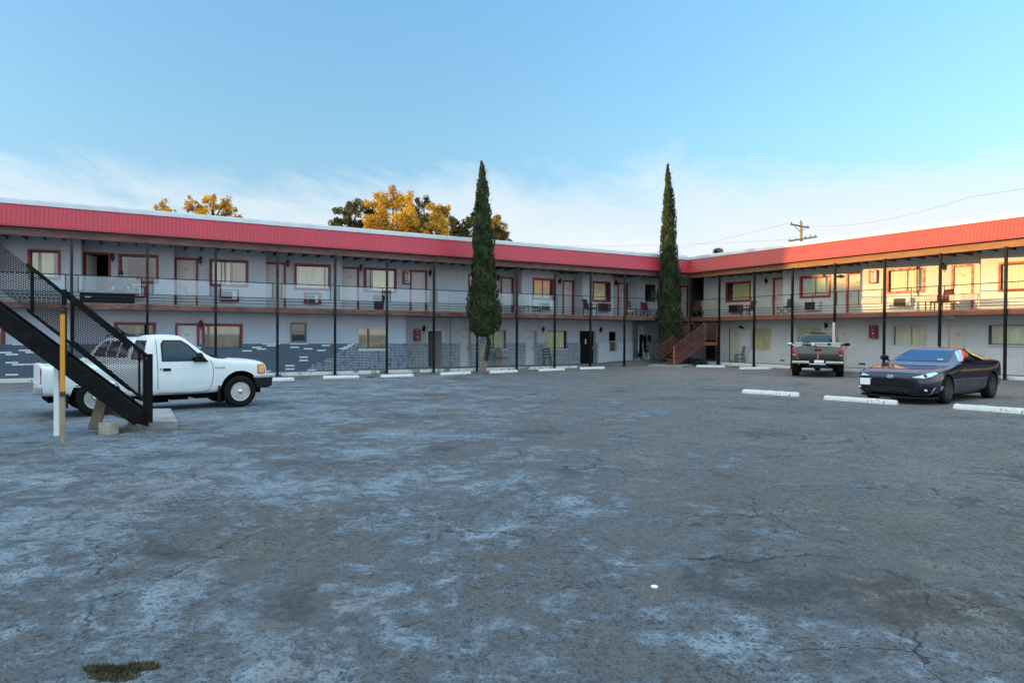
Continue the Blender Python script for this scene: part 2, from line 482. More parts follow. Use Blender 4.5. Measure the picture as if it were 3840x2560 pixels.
def expanded(name, col, cover, pitch=(.055, .024), rough=.5):
    """expanded metal mesh: diamond openings, strands with width"""
    n = NT(name)
    uv = n.new('ShaderNodeUVMap'); sp = n.new('ShaderNodeSeparateXYZ'); n.link(uv.outputs['UV'], sp.inputs[0])
    x = n.math('DIVIDE', sp.outputs['X'], pitch[0]); y = n.math('DIVIDE', sp.outputs['Y'], pitch[1])
    def tri(e): return n.math('ABSOLUTE', n.math('SUBTRACT', n.math('FRACT', e), .5))
    p = tri(n.math('ADD', x, y)); q = tri(n.math('SUBTRACT', x, y))
    k = n.math('GREATER_THAN', n.math('MAXIMUM', p, q), .5 - cover)
    tr = n.new('ShaderNodeBsdfTransparent')
    n.set(n.mix(n.noise(n.coord('Object'), 6, 4), tuple(c * .75 for c in col), col), rough, .3 if col[0] > .4 else 0, .3 if col[0] > .4 else .1)
    mx = n.new('ShaderNodeMixShader'); n.link(k, mx.inputs[0]); n.link(tr.outputs[0], mx.inputs[1]); n.link(n.b.outputs[0], mx.inputs[2])
    n.link(mx.outputs[0], n.out.inputs['Surface'])
    return n.mat
M['mesh_white'] = expanded('white_expanded_mesh', (.76, .78, .82), .105, (.075, .032))
M['mesh_dark'] = expanded('dark_expanded_mesh', (.05, .036, .036), .20, (.062, .034))
M['mesh_brown'] = expanded('brown_expanded_mesh', (.17, .075, .065), .17, (.06, .028))
M['mesh_tan'] = expanded('tan_expanded_mesh', (.50, .44, .36), .25, (.06, .028))
# ------------------------------------------------------------------ the motel
MOTEL = thing('motel_building', 'two storey motel of grey and white walls with red ribbed roof edge and long balconies', 'motel', (CORN.x, CORN.y, 0))
FR = {'L': (UL, NL, L), 'R': (UR, NR, R)}

def strip(mb, fr, prof, a_end, a_start=None, mi=0, closed=True, seg=1):
    """a profile of (setback, z) run along a wing; starts mitred in the corner unless a_start is given"""
    P = FR[fr][2]; n = len(prof)
    st = [(-b if a_start is None else a_start) for b, z in prof]
    rows = []
    for i in range(seg + 1):
        t = i / seg
        rows.append([P(s0 + (a_end - s0) * t, b, z) for s0, (b, z) in zip(st, prof)])
    fs = []
    m = n if closed else n - 1
    for i in range(seg):
        for k in range(m):
            k2 = (k + 1) % n
            fs.append((i * n + k, i * n + k2, (i + 1) * n + k2, (i + 1) * n + k))
    if closed:
        fs += [tuple(range(n)), tuple(reversed(range(seg * n, seg * n + n)))]
    mb.add([p for r in rows for p in r], fs, mi)

AL_END, AR_END = 42.0, 27.0
B_FB, B_FT = -0.238, 0.05
for fr, ae in (('L', AL_END), ('R', AR_END)):
    P = FR[fr][2]
    # ribbed red metal
    mb = MB(); top = Z_RT - .165; pts = []
    a = .238; pts.append((a, 0.0))
    while a < ae:
        for da, o in ((.100, 0.0), (.108, .016), (.130, .016), (.138, 0.0)):
            pts.append((a + da, o))
        a += .138
    vs = []
    for k, (a, o) in enumerate(pts):
        at = -.05 if k == 0 else a
        if k: at = max(at, -.05)
        vs += [P(a, B_FB - o, Z_FB), P(at, B_FT - o, top)]
    mb.add(vs, [(2 * i, 2 * i + 2, 2 * i + 3, 2 * i + 1) for i in range(len(pts) - 1)])
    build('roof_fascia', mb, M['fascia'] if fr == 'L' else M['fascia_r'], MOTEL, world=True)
    mb = MB()
    strip(mb, fr, [(B_FT - .045, top - .03), (B_FT - .05, Z_RT - .045), (B_FT - .035, Z_RT - .045), (B_FT - .03, Z_RT), (B_FT + .32, Z_RT), (B_FT + .32, top - .03)], ae, seg=12)
    build('roof_flashing', mb, M['cap'], MOTEL, world=True)
    mb = MB()
    strip(mb, fr, [(.3, Z_RT - .25), (.3, Z_RT - .2), (9.5, Z_RT - .2), (9.5, Z_RT - .25)], ae)
    build('roof', mb, M['roof'], MOTEL, world=True)
    # eave boards
    mb = MB()
    strip(mb, fr, [(-.035, Z_BEAM), (-.035, Z_BEAM + .145), (.05, Z_BEAM + .145), (.05, Z_BEAM)], ae, seg=18)
    strip(mb, fr, [(.005, Z_BEAM + .147), (.005, Z_FB - .006), (.09, Z_FB - .006), (.09, Z_BEAM + .147)], ae, seg=18)
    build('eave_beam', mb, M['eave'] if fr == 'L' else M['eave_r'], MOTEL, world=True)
    mb = MB()
    strip(mb, fr, [(B_FB + .01, Z_FB - .003), (B_FB + .01, Z_FB + .05), (5.0, Z_FB + .05), (5.0, Z_FB - .003)], ae, seg=4)
    a = .5
    while a < ae:
        mb.bb(-.02, .02, .1, 3.3, Z_BEAM + .06, Z_FB - .004, T=lambda p, a=a: P(a + p.x, p.y, p.z))
        a += .61
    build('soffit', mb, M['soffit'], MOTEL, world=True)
    # balcony
    mb = MB()
    strip(mb, fr, [(-.045, Z_DB), (-.045, Z_DT - .012), (.0, Z_DT - .012), (.0, Z_DB)], ae, seg=18)
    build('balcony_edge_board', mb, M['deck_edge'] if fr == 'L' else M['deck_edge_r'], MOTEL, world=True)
    mb = MB()
    strip(mb, fr, [(.002, Z_DB + .06), (-.03, Z_DT - .010), (-.03, Z_DT), (5.0, Z_DT), (5.0, Z_DB + .06)], ae, seg=6)
    build('balcony_deck', mb, M['deck_top'], MOTEL, world=True)
    mb = MB(); strip(mb, fr, [(.004, Z_DB + .01), (.004, Z_DB + .055), (5.0, Z_DB + .055), (5.0, Z_DB + .01)], ae, seg=2)
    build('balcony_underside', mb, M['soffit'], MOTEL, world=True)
    # closed back of the building
    mb = MB()
    P0, P1 = P(-9.5, 9.5), P(ae, 9.5); P2 = P(ae, 2.7)
    for (p, q) in ((P0, P1), (P1, P2)):
        mb.quad(Vector((p.x, p.y, -.4)), Vector((q.x, q.y, -.4)), Vector((q.x, q.y, Z_RT - .25)), Vector((p.x, p.y, Z_RT - .25)))
    build('back_wall', mb, M['wall_lo'], MOTEL, world=True)

class Seg:
    def __init__(s, fr, u0, b0, u1, b1, a0=None, a1=None):
        P = FR[fr][2]
        a0 = line_a(u0, fr, b0) if a0 is None else a0
        a1 = line_a(u1, fr, b1) if a1 is None else a1
        s.p = P(a0, b0); s.q = P(a1, b1); s.fr = fr
        d = s.q - s.p; s.len = d.length; s.e = d.normalized()
        s.n = Vector((s.e.y, -s.e.x, 0))          # towards the court
        s.off = -a0 if fr == 'L' else a0
        s.u0, s.u1 = u0, u1
    def pt(s, x, o, z):
        p = s.p + s.e * x + s.n * o
        return Vector((p.x, p.y, z))
    def hit(s, u, v):
        p = on_plane(u, v, s.p, s.n)
        return (p - s.p).dot(s.e), p.z
    def mat(s, x, o, z):
        """local frame: x along the wall, -y out of the wall, z up"""
        p = s.pt(x, o, z)
        m = Matrix(((s.e.x, -s.n.x, 0, p.x), (s.e.y, -s.n.y, 0, p.y), (0, 0, 1, p.z), (0, 0, 0, 1)))
        return m

def cells(mb, sg, z0, z1, holes, o=0.0, mi=0, x0=None, x1=None, t=0.0):
    """wall surface with rectangular holes; t: thickness of a facing (adds its top edge)"""
    x0 = 0.0 if x0 is None else x0; x1 = sg.len if x1 is None else x1
    xs = sorted({x0, x1, *[clamp(h[0], x0, x1) for h in holes], *[clamp(h[1], x0, x1) for h in holes]})
    zs = sorted({z0, z1, *[clamp(h[2], z0, z1) for h in holes], *[clamp(h[3], z0, z1) for h in holes]})
    for i in range(len(xs) - 1):
        for j in range(len(zs) - 1):
            cx, cz = (xs[i] + xs[i + 1]) / 2, (zs[j] + zs[j + 1]) / 2
            if xs[i + 1] - xs[i] < 1e-4 or zs[j + 1] - zs[j] < 1e-4: continue
            if any(h[0] < cx < h[1] and h[2] < cz < h[3] for h in holes): continue
            a, b, c, d = xs[i], xs[i + 1], zs[j], zs[j + 1]
            uo = sg.off
            mb.quad(sg.pt(a, o, c), sg.pt(b, o, c), sg.pt(b, o, d), sg.pt(a, o, d), mi, [(uo + a, c), (uo + b, c), (uo + b, d), (uo + a, d)])
            if t:
                if j == len(zs) - 2: mb.quad(sg.pt(a, o, d), sg.pt(b, o, d), sg.pt(b, o - t, d), sg.pt(a, o - t, d), mi, [(uo + a, d), (uo + b, d), (uo + b, d + t), (uo + a, d + t)])
                for xx, first in ((a, True), (b, False)):
                    onx = abs(xx - (x0 if first else x1)) < 1e-5 or any(h[2] < cz < h[3] and abs(xx - (h[1] if first else h[0])) < 1e-5 for h in holes)
                    if onx: mb.quad(sg.pt(xx, o, c), sg.pt(xx, o - t, c), sg.pt(xx, o - t, d), sg.pt(xx, o, d), mi, [(uo + xx, c), (uo + xx + t, c), (uo + xx + t, d), (uo + xx, d)])
                for zz, low in ((d, False),):
                    if j < len(zs) - 2 and any(h[0] < cx < h[1] and abs(h[2] - d) < 1e-5 for h in holes):
                        mb.quad(sg.pt(a, o, d), sg.pt(b, o, d), sg.pt(b, o - t, d), sg.pt(a, o - t, d), mi)

def frame_boards(mb, sg, x0, x1, z0, z1, tw, o0, o1, bottom=True, mi=0, sides=(1, 1)):
    if sides[0]: mb.bb(x0, x0 + tw, o0, o1, z0, z1, T=lambda p: sg.pt(p.x, p.y, p.z), mi=mi)
    if sides[1]: mb.bb(x1 - tw, x1, o0, o1, z0, z1, T=lambda p: sg.pt(p.x, p.y, p.z), mi=mi)
    mb.bb(x0 + tw, x1 - tw, o0, o1 - .002, z1 - tw, z1, T=lambda p: sg.pt(p.x, p.y, p.z), mi=mi)
    if bottom: mb.bb(x0 + tw, x1 - tw, o0, o1 + .004, z0, z0 + tw, T=lambda p: sg.pt(p.x, p.y, p.z), mi=mi)

def curtain_mb(sg, x0, x1, z0, z1, o, amp=.022, gather=.075):
    mb = MB(); n = max(6, int((x1 - x0) / gather * 4)); vs = []
    ph = RND.random() * 6
    for i in range(n + 1):
        x = x0 + (x1 - x0) * i / n
        for j, z in enumerate((z0, (z0 + z1) / 2, z1)):
            w = amp * (1.0, .8, .6)[j]
            oo = o + w * math.sin(2 * PI * x / gather / 1.6 + ph + .8 * math.sin(x * 5 + ph) + .25 * j) + .3 * w * math.sin(x * 23 + ph)
            vs.append(sg.pt(x, oo, z))
    fs = []
    for i in range(n):
        for j in range(2):
            fs.append((i * 3 + j, i * 3 + 3 + j, i * 3 + 4 + j, i * 3 + 1 + j))
    mb.add(vs, fs); return mb

def make_window(sg, w):
    x0, zt = sg.hit(w['u0'], w['vt']); _, zb = sg.hit(w['u0'], w['vb']); x1, _ = sg.hit(w['u1'], w['vt'])
    tw = w.get('tw', .085); d = w.get('d', .07)
    hole = (x0 + tw, x1 - tw, zb + tw, zt - tw) if tw else (x0, x1, zb, zt)
    fm = M[w.get('fm', 'frame_red')]; hx0, hx1, hz0, hz1 = hole
    T = lambda p: sg.pt(p.x, p.y, p.z)
    mb = MB()
    if tw: frame_boards(mb, sg, x0, x1, zb, zt, tw, -.005, .035)
    # lining of the opening
    for a, b in (((hx0, hz0), (hx1, hz0)), ((hx0, hz1), (hx1, hz1)), ((hx0, hz0), (hx0, hz1)), ((hx1, hz0), (hx1, hz1))):
        mb.quad(sg.pt(a[0], 0, a[1]), sg.pt(b[0], 0, b[1]), sg.pt(b[0], -d - .03, b[1]), sg.pt(a[0], -d - .03, a[1]), 1)
    if w.get('sill'):
        mb.bb(hx0 - .04, hx1 + .04, -.02, .07, hz0 - .06, hz0, T=T, mi=3)
    sw = w.get('sash_w', .03)
    frame_boards(mb, sg, hx0, hx1, hz0, hz1, sw, -d - .02, -d + .012, mi=2)
    for m in w.get('mull', ()):
        xm = hx0 + (hx1 - hx0) * m
        mb.bb(xm - .016, xm + .016, -d - .018, -d + .010, hz0 + sw, hz1 - sw, T=T, mi=2)
    for m in w.get('hbar', ()):
        zm = hz0 + (hz1 - hz0) * m
        mb.bb(hx0 + sw, hx1 - sw, -d - .018, -d + .016, zm - .022, zm + .022, T=T, mi=2)
    lining = M[w.get('lining', w.get('fm', 'frame_red'))]
    o = build('window', mb, [fm, lining, M[w.get('sash', 'frame_dark')], M[w.get('sillm', 'frame_white')]], MOTEL, world=True)
    if w.get('note'): o['label'] = w['note']
    g = MB(); g.quad(sg.pt(hx0 + .01, -d, hz0 + .01), sg.pt(hx1 - .01, -d, hz0 + .01), sg.pt(hx1 - .01, -d, hz1 - .01), sg.pt(hx0 + .01, -d, hz1 - .01))
    sub(g, 'window_pane', M[w.get('gm', 'glass')], o)
    for (f0, f1, cm) in w.get('cur', ((0, 1, 'curt_ylw'),)):
        zl = hz0 + (hz1 - hz0) * w.get('cz', (0, 1))[0]; zh = hz0 + (hz1 - hz0) * w.get('cz', (0, 1))[1]
        c = curtain_mb(sg, hx0 + (hx1 - hx0) * f0, hx0 + (hx1 - hx0) * f1, zl, zh, -d - .045)
        sub(c, 'curtain', M[cm], o, smooth='all')
    rm = MB(); dd = d + w.get('deep', .5)
    rm.quad(sg.pt(hx0 - .1, -dd, hz0 - .1), sg.pt(hx1 + .1, -dd, hz0 - .1), sg.pt(hx1 + .1, -dd, hz1 + .1), sg.pt(hx0 - .1, -dd, hz1 + .1))
    for a, b in (((hx0 - .1, hz0 - .1), (hx1 + .1, hz0 - .1)), ((hx0 - .1, hz1 + .1), (hx1 + .1, hz1 + .1)), ((hx0 - .1, hz0 - .1), (hx0 - .1, hz1 + .1)), ((hx1 + .1, hz0 - .1), (hx1 + .1, hz1 + .1))):
        rm.quad(sg.pt(a[0], -d - .02, a[1]), sg.pt(b[0], -d - .02, b[1]), sg.pt(b[0], -dd, b[1]), sg.pt(a[0], -dd, a[1]))
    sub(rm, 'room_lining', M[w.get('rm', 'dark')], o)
    return hole

def sub(mb, name, mat, parent, smooth=False):
    """a sub-part: world points under a part of the motel (parts carry no transform of their own)"""
    inv = PMAT[MOTEL.name].inverted()
    mb.v = [tuple(inv @ Vector(p)) for p in mb.v]
    o = build(name, mb, mat, None, smooth=smooth)
    o.parent = parent
    return o

def make_door(sg, w):
    x0, zt = sg.hit(w['u0'], w['vt']); x1, _ = sg.hit(w['u1'], w['vt'])
    zb = w['z0']
    tw = w.get('tw', .085); d = w.get('d', .05)
    hx0, hx1, hz1 = x0 + tw, x1 - tw, zt - tw
    T = lambda p: sg.pt(p.x, p.y, p.z)
    mb = MB(); dm = M[w.get('dm', 'door_w')]
    if not w.get('open'):
        mb.bb(hx0 + .006, hx1 - .006, -d - .04, -d, zb + .012, hz1 - .006, T=T)
        if w.get('panels'):
            for i in range(2):
                for (za, zc) in ((.12, .42), (.5, .9)):
                    xa = hx0 + (hx1 - hx0) * (.12 + .42 * i); xb = xa + (hx1 - hx0) * .34
                    mb.bb(xa, xb, -d - .03, -d + .012, zb + (hz1 - zb) * za, zb + (hz1 - zb) * zc, T=T)
    else:
        hinge, ang = w['open']
        wd = (hx1 - hx0); hxx = hx1 if hinge == 'r' else hx0
        c, s_ = math.cos(ang), math.sin(ang)
        sgn = -1 if hinge == 'r' else 1
        def T2(p): return sg.pt(hxx + sgn * (p.x * c) - sgn * p.y * s_ * sgn, -d - p.x * s_ - p.y * c, p.z)
        mb.bb(.01, wd - .01, 0, .04, zb + .012, hz1 - .01, T=T2)
    o = build('door', mb, dm, MOTEL, world=True)
    if w.get('note'): o['label'] = w['note']
    fb = MB()
    if tw: frame_boards(fb, sg, x0, x1, zb, zt, tw, -.005, .035, bottom=False)
    for a, b in (((hx0, hz1), (hx1, hz1)), ((hx0, zb), (hx0, hz1)), ((hx1, zb), (hx1, hz1))):
        fb.quad(sg.pt(a[0], 0, a[1]), sg.pt(b[0], 0, b[1]), sg.pt(b[0], -d - .03, b[1]), sg.pt(a[0], -d - .03, a[1]), 1)
    fb.bb(hx0, hx1, -d - .05, .02, zb - .005, zb + .010, T=T, mi=1)
    fr = sub(fb, 'door_frame', [M[w.get('fm', 'frame_red')], M[w.get('lining', w.get('fm', 'frame_red'))]], o)
    hs = w.get('hs', 'r'); hx = hx1 - .07 if hs == 'r' else hx0 + .07
    if not w.get('open'):
        hb = MB(); hz = zb + (hz1 - zb) * .47
        hb.bb(hx - .028, hx + .028, -d, -d + .012, hz - .06, hz + .14, T=T)
        hb.bb(hx - (.11 if hs == 'r' else -.0), hx + (.0 if hs == 'r' else .11), -d + .03, -d + .05, hz - .012, hz + .012, T=T)
        hb.bb(hx - .012, hx + .012, -d, -d + .04, hz - .012, hz + .012, T=T)
        sub(hb, 'door_handle', M['steelhandle'], o)
    if w.get('no'):
        cx = (hx0 + hx1) / 2 + (hx1 - hx0) * w.get('nx', 0.0); cz = zb + (hz1 - zb) * w.get('nz', .80)
        t = text_mb(w['no'], .135, lambda x, y: sg.pt(cx + x, -d + .004, cz + y))
        sub(t, 'door_number', M[w.get('nm', 'number')], o)
    if w.get('paper'):
        cx = (hx0 + hx1) / 2; cz = zb + (hz1 - zb) * .68
        pb = MB(); pb.quad(sg.pt(cx - .09, -d + .005, cz - .15), sg.pt(cx + .07, -d + .005, cz - .15), sg.pt(cx + .07, -d + .005, cz + .13), sg.pt(cx - .09, -d + .005, cz + .13))
        sub(pb, 'paper_notice', M['plate_white'], o)
    rm = MB(); dd = d + (2.2 if w.get('open') else .12)
    rx0, rx1, rz1 = (hx0 - .5, hx1 + .9, hz1 + .1) if w.get('open') else (hx0, hx1, hz1)
    rm.quad(sg.pt(rx0, -dd, zb), sg.pt(rx1, -dd, zb), sg.pt(rx1, -dd, rz1), sg.pt(rx0, -dd, rz1))
    for a, b in (((rx0, zb), (rx1, zb)), ((rx0, rz1), (rx1, rz1)), ((rx0, zb), (rx0, rz1)), ((rx1, zb), (rx1, rz1))):
        rm.quad(sg.pt(a[0], -d - .05, a[1]), sg.pt(b[0], -d - .05, b[1]), sg.pt(b[0], -dd, b[1]), sg.pt(a[0], -dd, a[1]))
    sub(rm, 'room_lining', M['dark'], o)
    return (hx0, hx1, zb - .01, hz1)

def wall_run(name, fr, segs, z0f, z1, mats, brickf=None):
    """segs: (Seg, openings); returns after building ONE wall part (and its brick facing)"""
    mb = MB(); bmb = {}
    for i, (sg, ops) in enumerate(segs):
        z0 = z0f(sg) if callable(z0f) else z0f
        holes = [(make_window if o['k'] == 'w' else make_door)(sg, o) for o in ops]
        cells(mb, sg, z0, z1, holes)
        if brickf and brickf(sg):
            zt, pieces = brickf(sg)
            for (xa, xb, key) in pieces:
                cells(bmb.setdefault((key, i), MB()), sg, z0, zt, holes, o=.06, x0=xa, x1=xb, t=.06)
        if i + 1 < len(segs):
            nx = segs[i + 1][0]
            p, q = sg.q, nx.p
            if (p - q).length > .02:
                mb.quad(Vector((p.x, p.y, z0)), Vector((q.x, q.y, z0)), Vector((q.x, q.y, z1)), Vector((p.x, p.y, z1)), 0, [(0.01, z0), (.2, z0), (.2, z1), (.01, z1)])
    build(name, mb, mats, MOTEL, world=True)
    for (key, _), b in bmb.items():
        o = build('brick_facing', b, M[key], MOTEL, world=True)
        if key == 'brick_blue': o['label'] = 'slate blue brick facing with scattered white bricks'
        elif key == 'brick_gray': o['label'] = 'grey brick facing with white joints'
        else: o['label'] = 'white painted brick facing'

def W(u0, u1, vt, vb, **k): return dict(k='w', u0=u0, u1=u1, vt=vt, vb=vb, **k)
def D(u0, u1, vt, z0, **k): return dict(k='d', u0=u0, u1=u1, vt=vt, z0=z0, **k)
DK = Z_DT + .001

# ---- upper storey, left wing: each room front is set askew, so a step shows between rooms
UPL = []
def ul(u0, b0, u1, b1, ops, a0=None): UPL.append((Seg('L', u0, b0, u1, b1, a0=a0), ops))
ul(-420, 2.1, -20, 1.6, [D(-400, -310, 905, DK, no='222'), W(-270, -110, 908, 1020, cur=((0, 1, 'curt_grn'),))])
ul(-28, 2.25, 305, 1.6, [W(105, 228, 934, 1047, cur=((0, .8, 'curt_grn'),), gm='glass')])
ul(292, 2.35, 653, 1.6, [D(313, 416, 944, DK, open=('l', 1.35), dm='door_w', note='room door standing open on a dark room'),
    W(444, 595, 951, 1061, cur=((0, .17, 'curt_grn'), (.9, 1, 'curt_grn')), deep=2.5, gm='glass_dk', rm='room')])
ul(641, 2.35, 997.5, 1.6, [D(653, 743.5, 965, DK, no='218'), W(785, 932, 971, 1073, cur=((0, .52, 'curt_grn'), (.60, .95, 'curt_tan')), mull=(.28,), cz=(0, 1))])
ul(986, 2.35, 1283, 1.6, [D(988, 1072.5, 982, DK, no='216', nx=.02), W(1103, 1240.5, 988, 1087, cur=((0, 1, 'curt_grn'),), mull=(.88,))])
ul(1271, 2.15, 1634, 1.75, [D(1273, 1347, 999, DK, no='212'), W(1363, 1487.5, 1002, 1096, cur=((.22, 1, 'curt_cream'),), mull=(.18, .24), gm='glass'), D(1537, 1602, 1012, DK, hs='r')])
ul(1634, 1.6, 1846, 1.6, [W(1756, 1830, 1026, 1100, cur=(), rm='orange_int', deep=.16)])
ul(1840, 2.4, 1926, 2.4, [D(1877, 1925, 1037, DK, no='210', hs='l')])
ul(1956, 1.6, 2086, 1.6, [W(1998, 2076, 1041, 1123, cur=((0, .55, 'curt_ylw'), (.55, .93, 'curt_ylw')), mull=(.5,))])
ul(2080, 2.4, 2153, 2.4, [D(2110, 2152, 1050, DK, no='209', hs='l')])
ul(2184, 1.6, 2299, 1.6, [W(2222, 2290, 1053, 1131, cur=((0, .8, 'curt_ylw'),), mull=(.86,))])
ul(2293, 2.4, 2355, 2.4, [D(2316, 2354, 1059, DK, no='208', hs='l')])
ul(2389, 1.6, 2545, 1.6, [W(2415, 2462, 1062, 1134, cur=((.62, .74, 'curt_tan'),), deep=1.5, tw=.05, fm='frame_white', gm='glass_dk')])
UPL.append((Seg('L', 2540, 1.6, 2585, 1.6), [D(2549, 2581, 1070, DK, hs='r', no='207')]))
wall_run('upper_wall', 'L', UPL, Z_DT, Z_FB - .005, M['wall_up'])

# ---- upper storey, right wing
UPR = []
def ur(u0, b0, u1, b1, ops, **k): UPR.append((Seg('R', u0, b0, u1, b1, **k), ops))
sgw = Seg('R', 2590, 4.2, 2638, 4.2)
ur(2638, 1.5, 2935, 2.3, [W(2722, 2816, 1059, 1134, fm='frame_red2', cur=((.22, 1, 'curt_ylw'),), cz=(0, .97)), D(2899, 2950, 1043, DK, fm='frame_red2', dm='door_cream', hs='l', no='202', nx=.28)])
ur(2934.5, 1.5, 3224, 2.3, [W(2999, 3116, 1037, 1119, fm='frame_red2', cur=((.02, .5, 'curt_cream'), (.5, .98, 'curt_cream')), mull=(.5,)), D(3175, 3240, 1024, DK, fm='frame_red2', dm='door_cream', hs='l', no='201', nx=.18)])
ur(3224, 1.5, 3680, 2.3, [W(3326, 3470, 1009, 1102, fm='frame_red2', cur=((.04, .55, 'curt_cream'), (.55, .99, 'curt_cream')), mull=(.53, .8)), D(3569, 3652, 995, DK, fm='frame_red2', dm='door_cream', hs='l', no='200', nx=.1)])
ur(3676, 1.5, 4150, 2.3, [W(3745, 3900, 985, 1095, fm='frame_red2', cur=((.03, 1, 'curt_cream'),))])
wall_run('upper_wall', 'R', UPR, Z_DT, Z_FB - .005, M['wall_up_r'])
# dim open passage in the corner of the upper floor
mb = MB(); c0 = R(line_a(2592, 'R', 1.5), 1.5); c1 = UPR[0][0].p
def zq(p, q, z0, z1): mb.quad(Vector((p.x, p.y, z0)), Vector((q.x, q.y, z0)), Vector((q.x, q.y, z1)), Vector((p.x, p.y, z1)))
cb0, cb1 = R(line_a(2592, 'R', 1.5), 5.0), R((c1 - R(0, 0)).dot(Vector((UR.x, UR.y, 0))), 5.0)
zq(c0, cb0, Z_DT, Z_FB); zq(cb0, cb1, Z_DT, Z_FB); zq(cb1, c1, Z_DT, Z_FB)
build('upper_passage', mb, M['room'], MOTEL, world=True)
mb = MB(); zq(UPL[-1][0].q, c0, Z_DT, Z_FB)
build('passage_side_wall', mb, M['frame_red'], MOTEL, world=True)

# ---- ground floor, left wing
ZW_L, ZW_C = -.06, .11
def zfl(sg): return -.35
WS_Z = 1.165
LOL = []
def ll(u0, b0, u1, b1, ops): LOL.append((Seg('L', u0, b0, u1, b1), ops))
ll(-420, 1.2, 1521.5, 1.2, [D(-330, -220, 1200, ZW_L, no='103'), W(-180, 20, 1202, 1312, cur=((0, 1, 'curt_tan'),)),
    W(427, 585, 1207, 1311, cur=((.05, .12, 'curt_grn'), (.5, .64, 'curt_grn')), deep=2, gm='glass_dk'),
    D(657, 748, 1211, ZW_L, no='101', dm='door_w'),
    W(757, 910, 1212, 1312, cur=((0, 1, 'curt_tan'),)),
    W(1089, 1150, 1209, 1284, fm='frame_gray', tw=.045, sash='frame_gray', hbar=(.52,), cur=(), gm='glass_dk'),
    W(1341, 1457.5, 1226, 1313, fm='frame_white', tw=.04, sill=True, sash='frame_white', cur=((0, .34, 'curt_tan'), (.35, 1, 'curt_tan')))])
ll(1521.5, 2.0, 2241, 2.0, [D(1598, 1664.5, 1233, ZW_L, fm='frame_white', tw=.10, open=('r', 1.02), dm='door_gray', note='grey door standing ajar on a dark room'),
    D(1724, 1767, 1235, ZW_L, tw=0, d=.28, lining='wall_lo', no='107'),
    W(1838, 1899, 1237, 1308, tw=0, d=.17, lining='wall_lo', sash='plastic_dark', sill=True, cur=((0, .3, 'curt_ylw'), (.3, 1, 'curt_grn')), mull=(.3,)),
    D(1970, 2013.5, 1240, ZW_L, tw=0, d=.28, lining='wall_lo', no='106'),
    W(2049, 2127, 1240, 1307, tw=0, d=.14, lining='wall_lo', sash='plastic_dark', sill=True, cur=((0, .42, 'curt_ylw'), (.46, .95, 'curt_ylw')), mull=(.45, .93)),
    D(2174, 2233, 1240, ZW_L, tw=0, d=.20, lining='wall_lo', dm='door_black', paper=True, panels=True)])
ll(2241, 2.0, 2372, 2.0, [W(2284, 2313, 1242, 1318, tw=0, d=.1, lining='frame_white', sash='frame_white', sill=True, hbar=(.5,), cz=(0, .5), cur=((0, 1, 'curt_ylw'),), gm='glass_dk', sash_w=.02)])
ll(2372, 3.1, 2620, 3.1, [])
def bf_l(sg):
    if sg is LOL[0][0]: return WS_Z, [(0, sg.len, 'brick_blue')]
    if sg is LOL[1][0]: return WS_Z, [(0, sg.len, 'brick_gray')]
    if sg is LOL[2][0]: return WS_Z, [(.02, sg.len, 'brick_white')]
    return WS_Z, [(0, sg.len, 'brick_white')]
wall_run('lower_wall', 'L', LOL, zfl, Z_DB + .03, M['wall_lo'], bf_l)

# ---- ground floor, right wing
LOR = []
def lr(u0, b0, u1, b1, ops, **k): LOR.append((Seg('R', u0, b0, u1, b1, **k), ops))
lr(2600, 3.4, 2700, 3.4, [D(2643, 2690, 1240, ZW_C, fm='frame_white', dm='door_brown', panels=True)])
lr(2696, 1.5, 4000, 1.5, [D(2735, 2775, 1229, ZW_C, tw=0, d=.06, lining='black_mark', dm='door_cream', no='104', fm='frame_white'),
    W(2814, 2897, 1229, 1315, tw=.05, fm='frame_white', sill=True, sash='frame_white', cur=((.1, .5, 'curt_ylw'), (.5, 1, 'curt_ylw')), mull=(.52,)),
    W(2988, 3082, 1225, 1318, tw=.05, fm='frame_white', sill=True, sash='frame_white', cur=((0, .6, 'curt_ylw'), (.62, 1, 'curt_ylw')), mull=(.6,)),
    D(3138, 3182, 1222, ZW_C, tw=.04, fm='frame_white', dm='door_cream', no='102'),
    W(3343, 3478, 1216, 1299, tw=.06, fm='frame_white', sill=True, sash='frame_white', cur=((.05, .52, 'curt_cream'), (.55, 1, 'curt_cream'), (.5, .57, 'orange_int'))),
    D(3553, 3627, 1217, ZW_C, tw=.05, fm='frame_white', dm='door_cream', no='100'),
    W(3700, 3860, 1213, 1297, tw=.06, fm='frame_white', sill=True, cur=((.05, 1, 'curt_cream'),))])
def bf_r(sg): return WS_Z, [(0.02, sg.len, 'brick_cream')]
wall_run('lower_wall', 'R', LOR, zfl, Z_DB + .03, M['wall_lo_r'], bf_r)

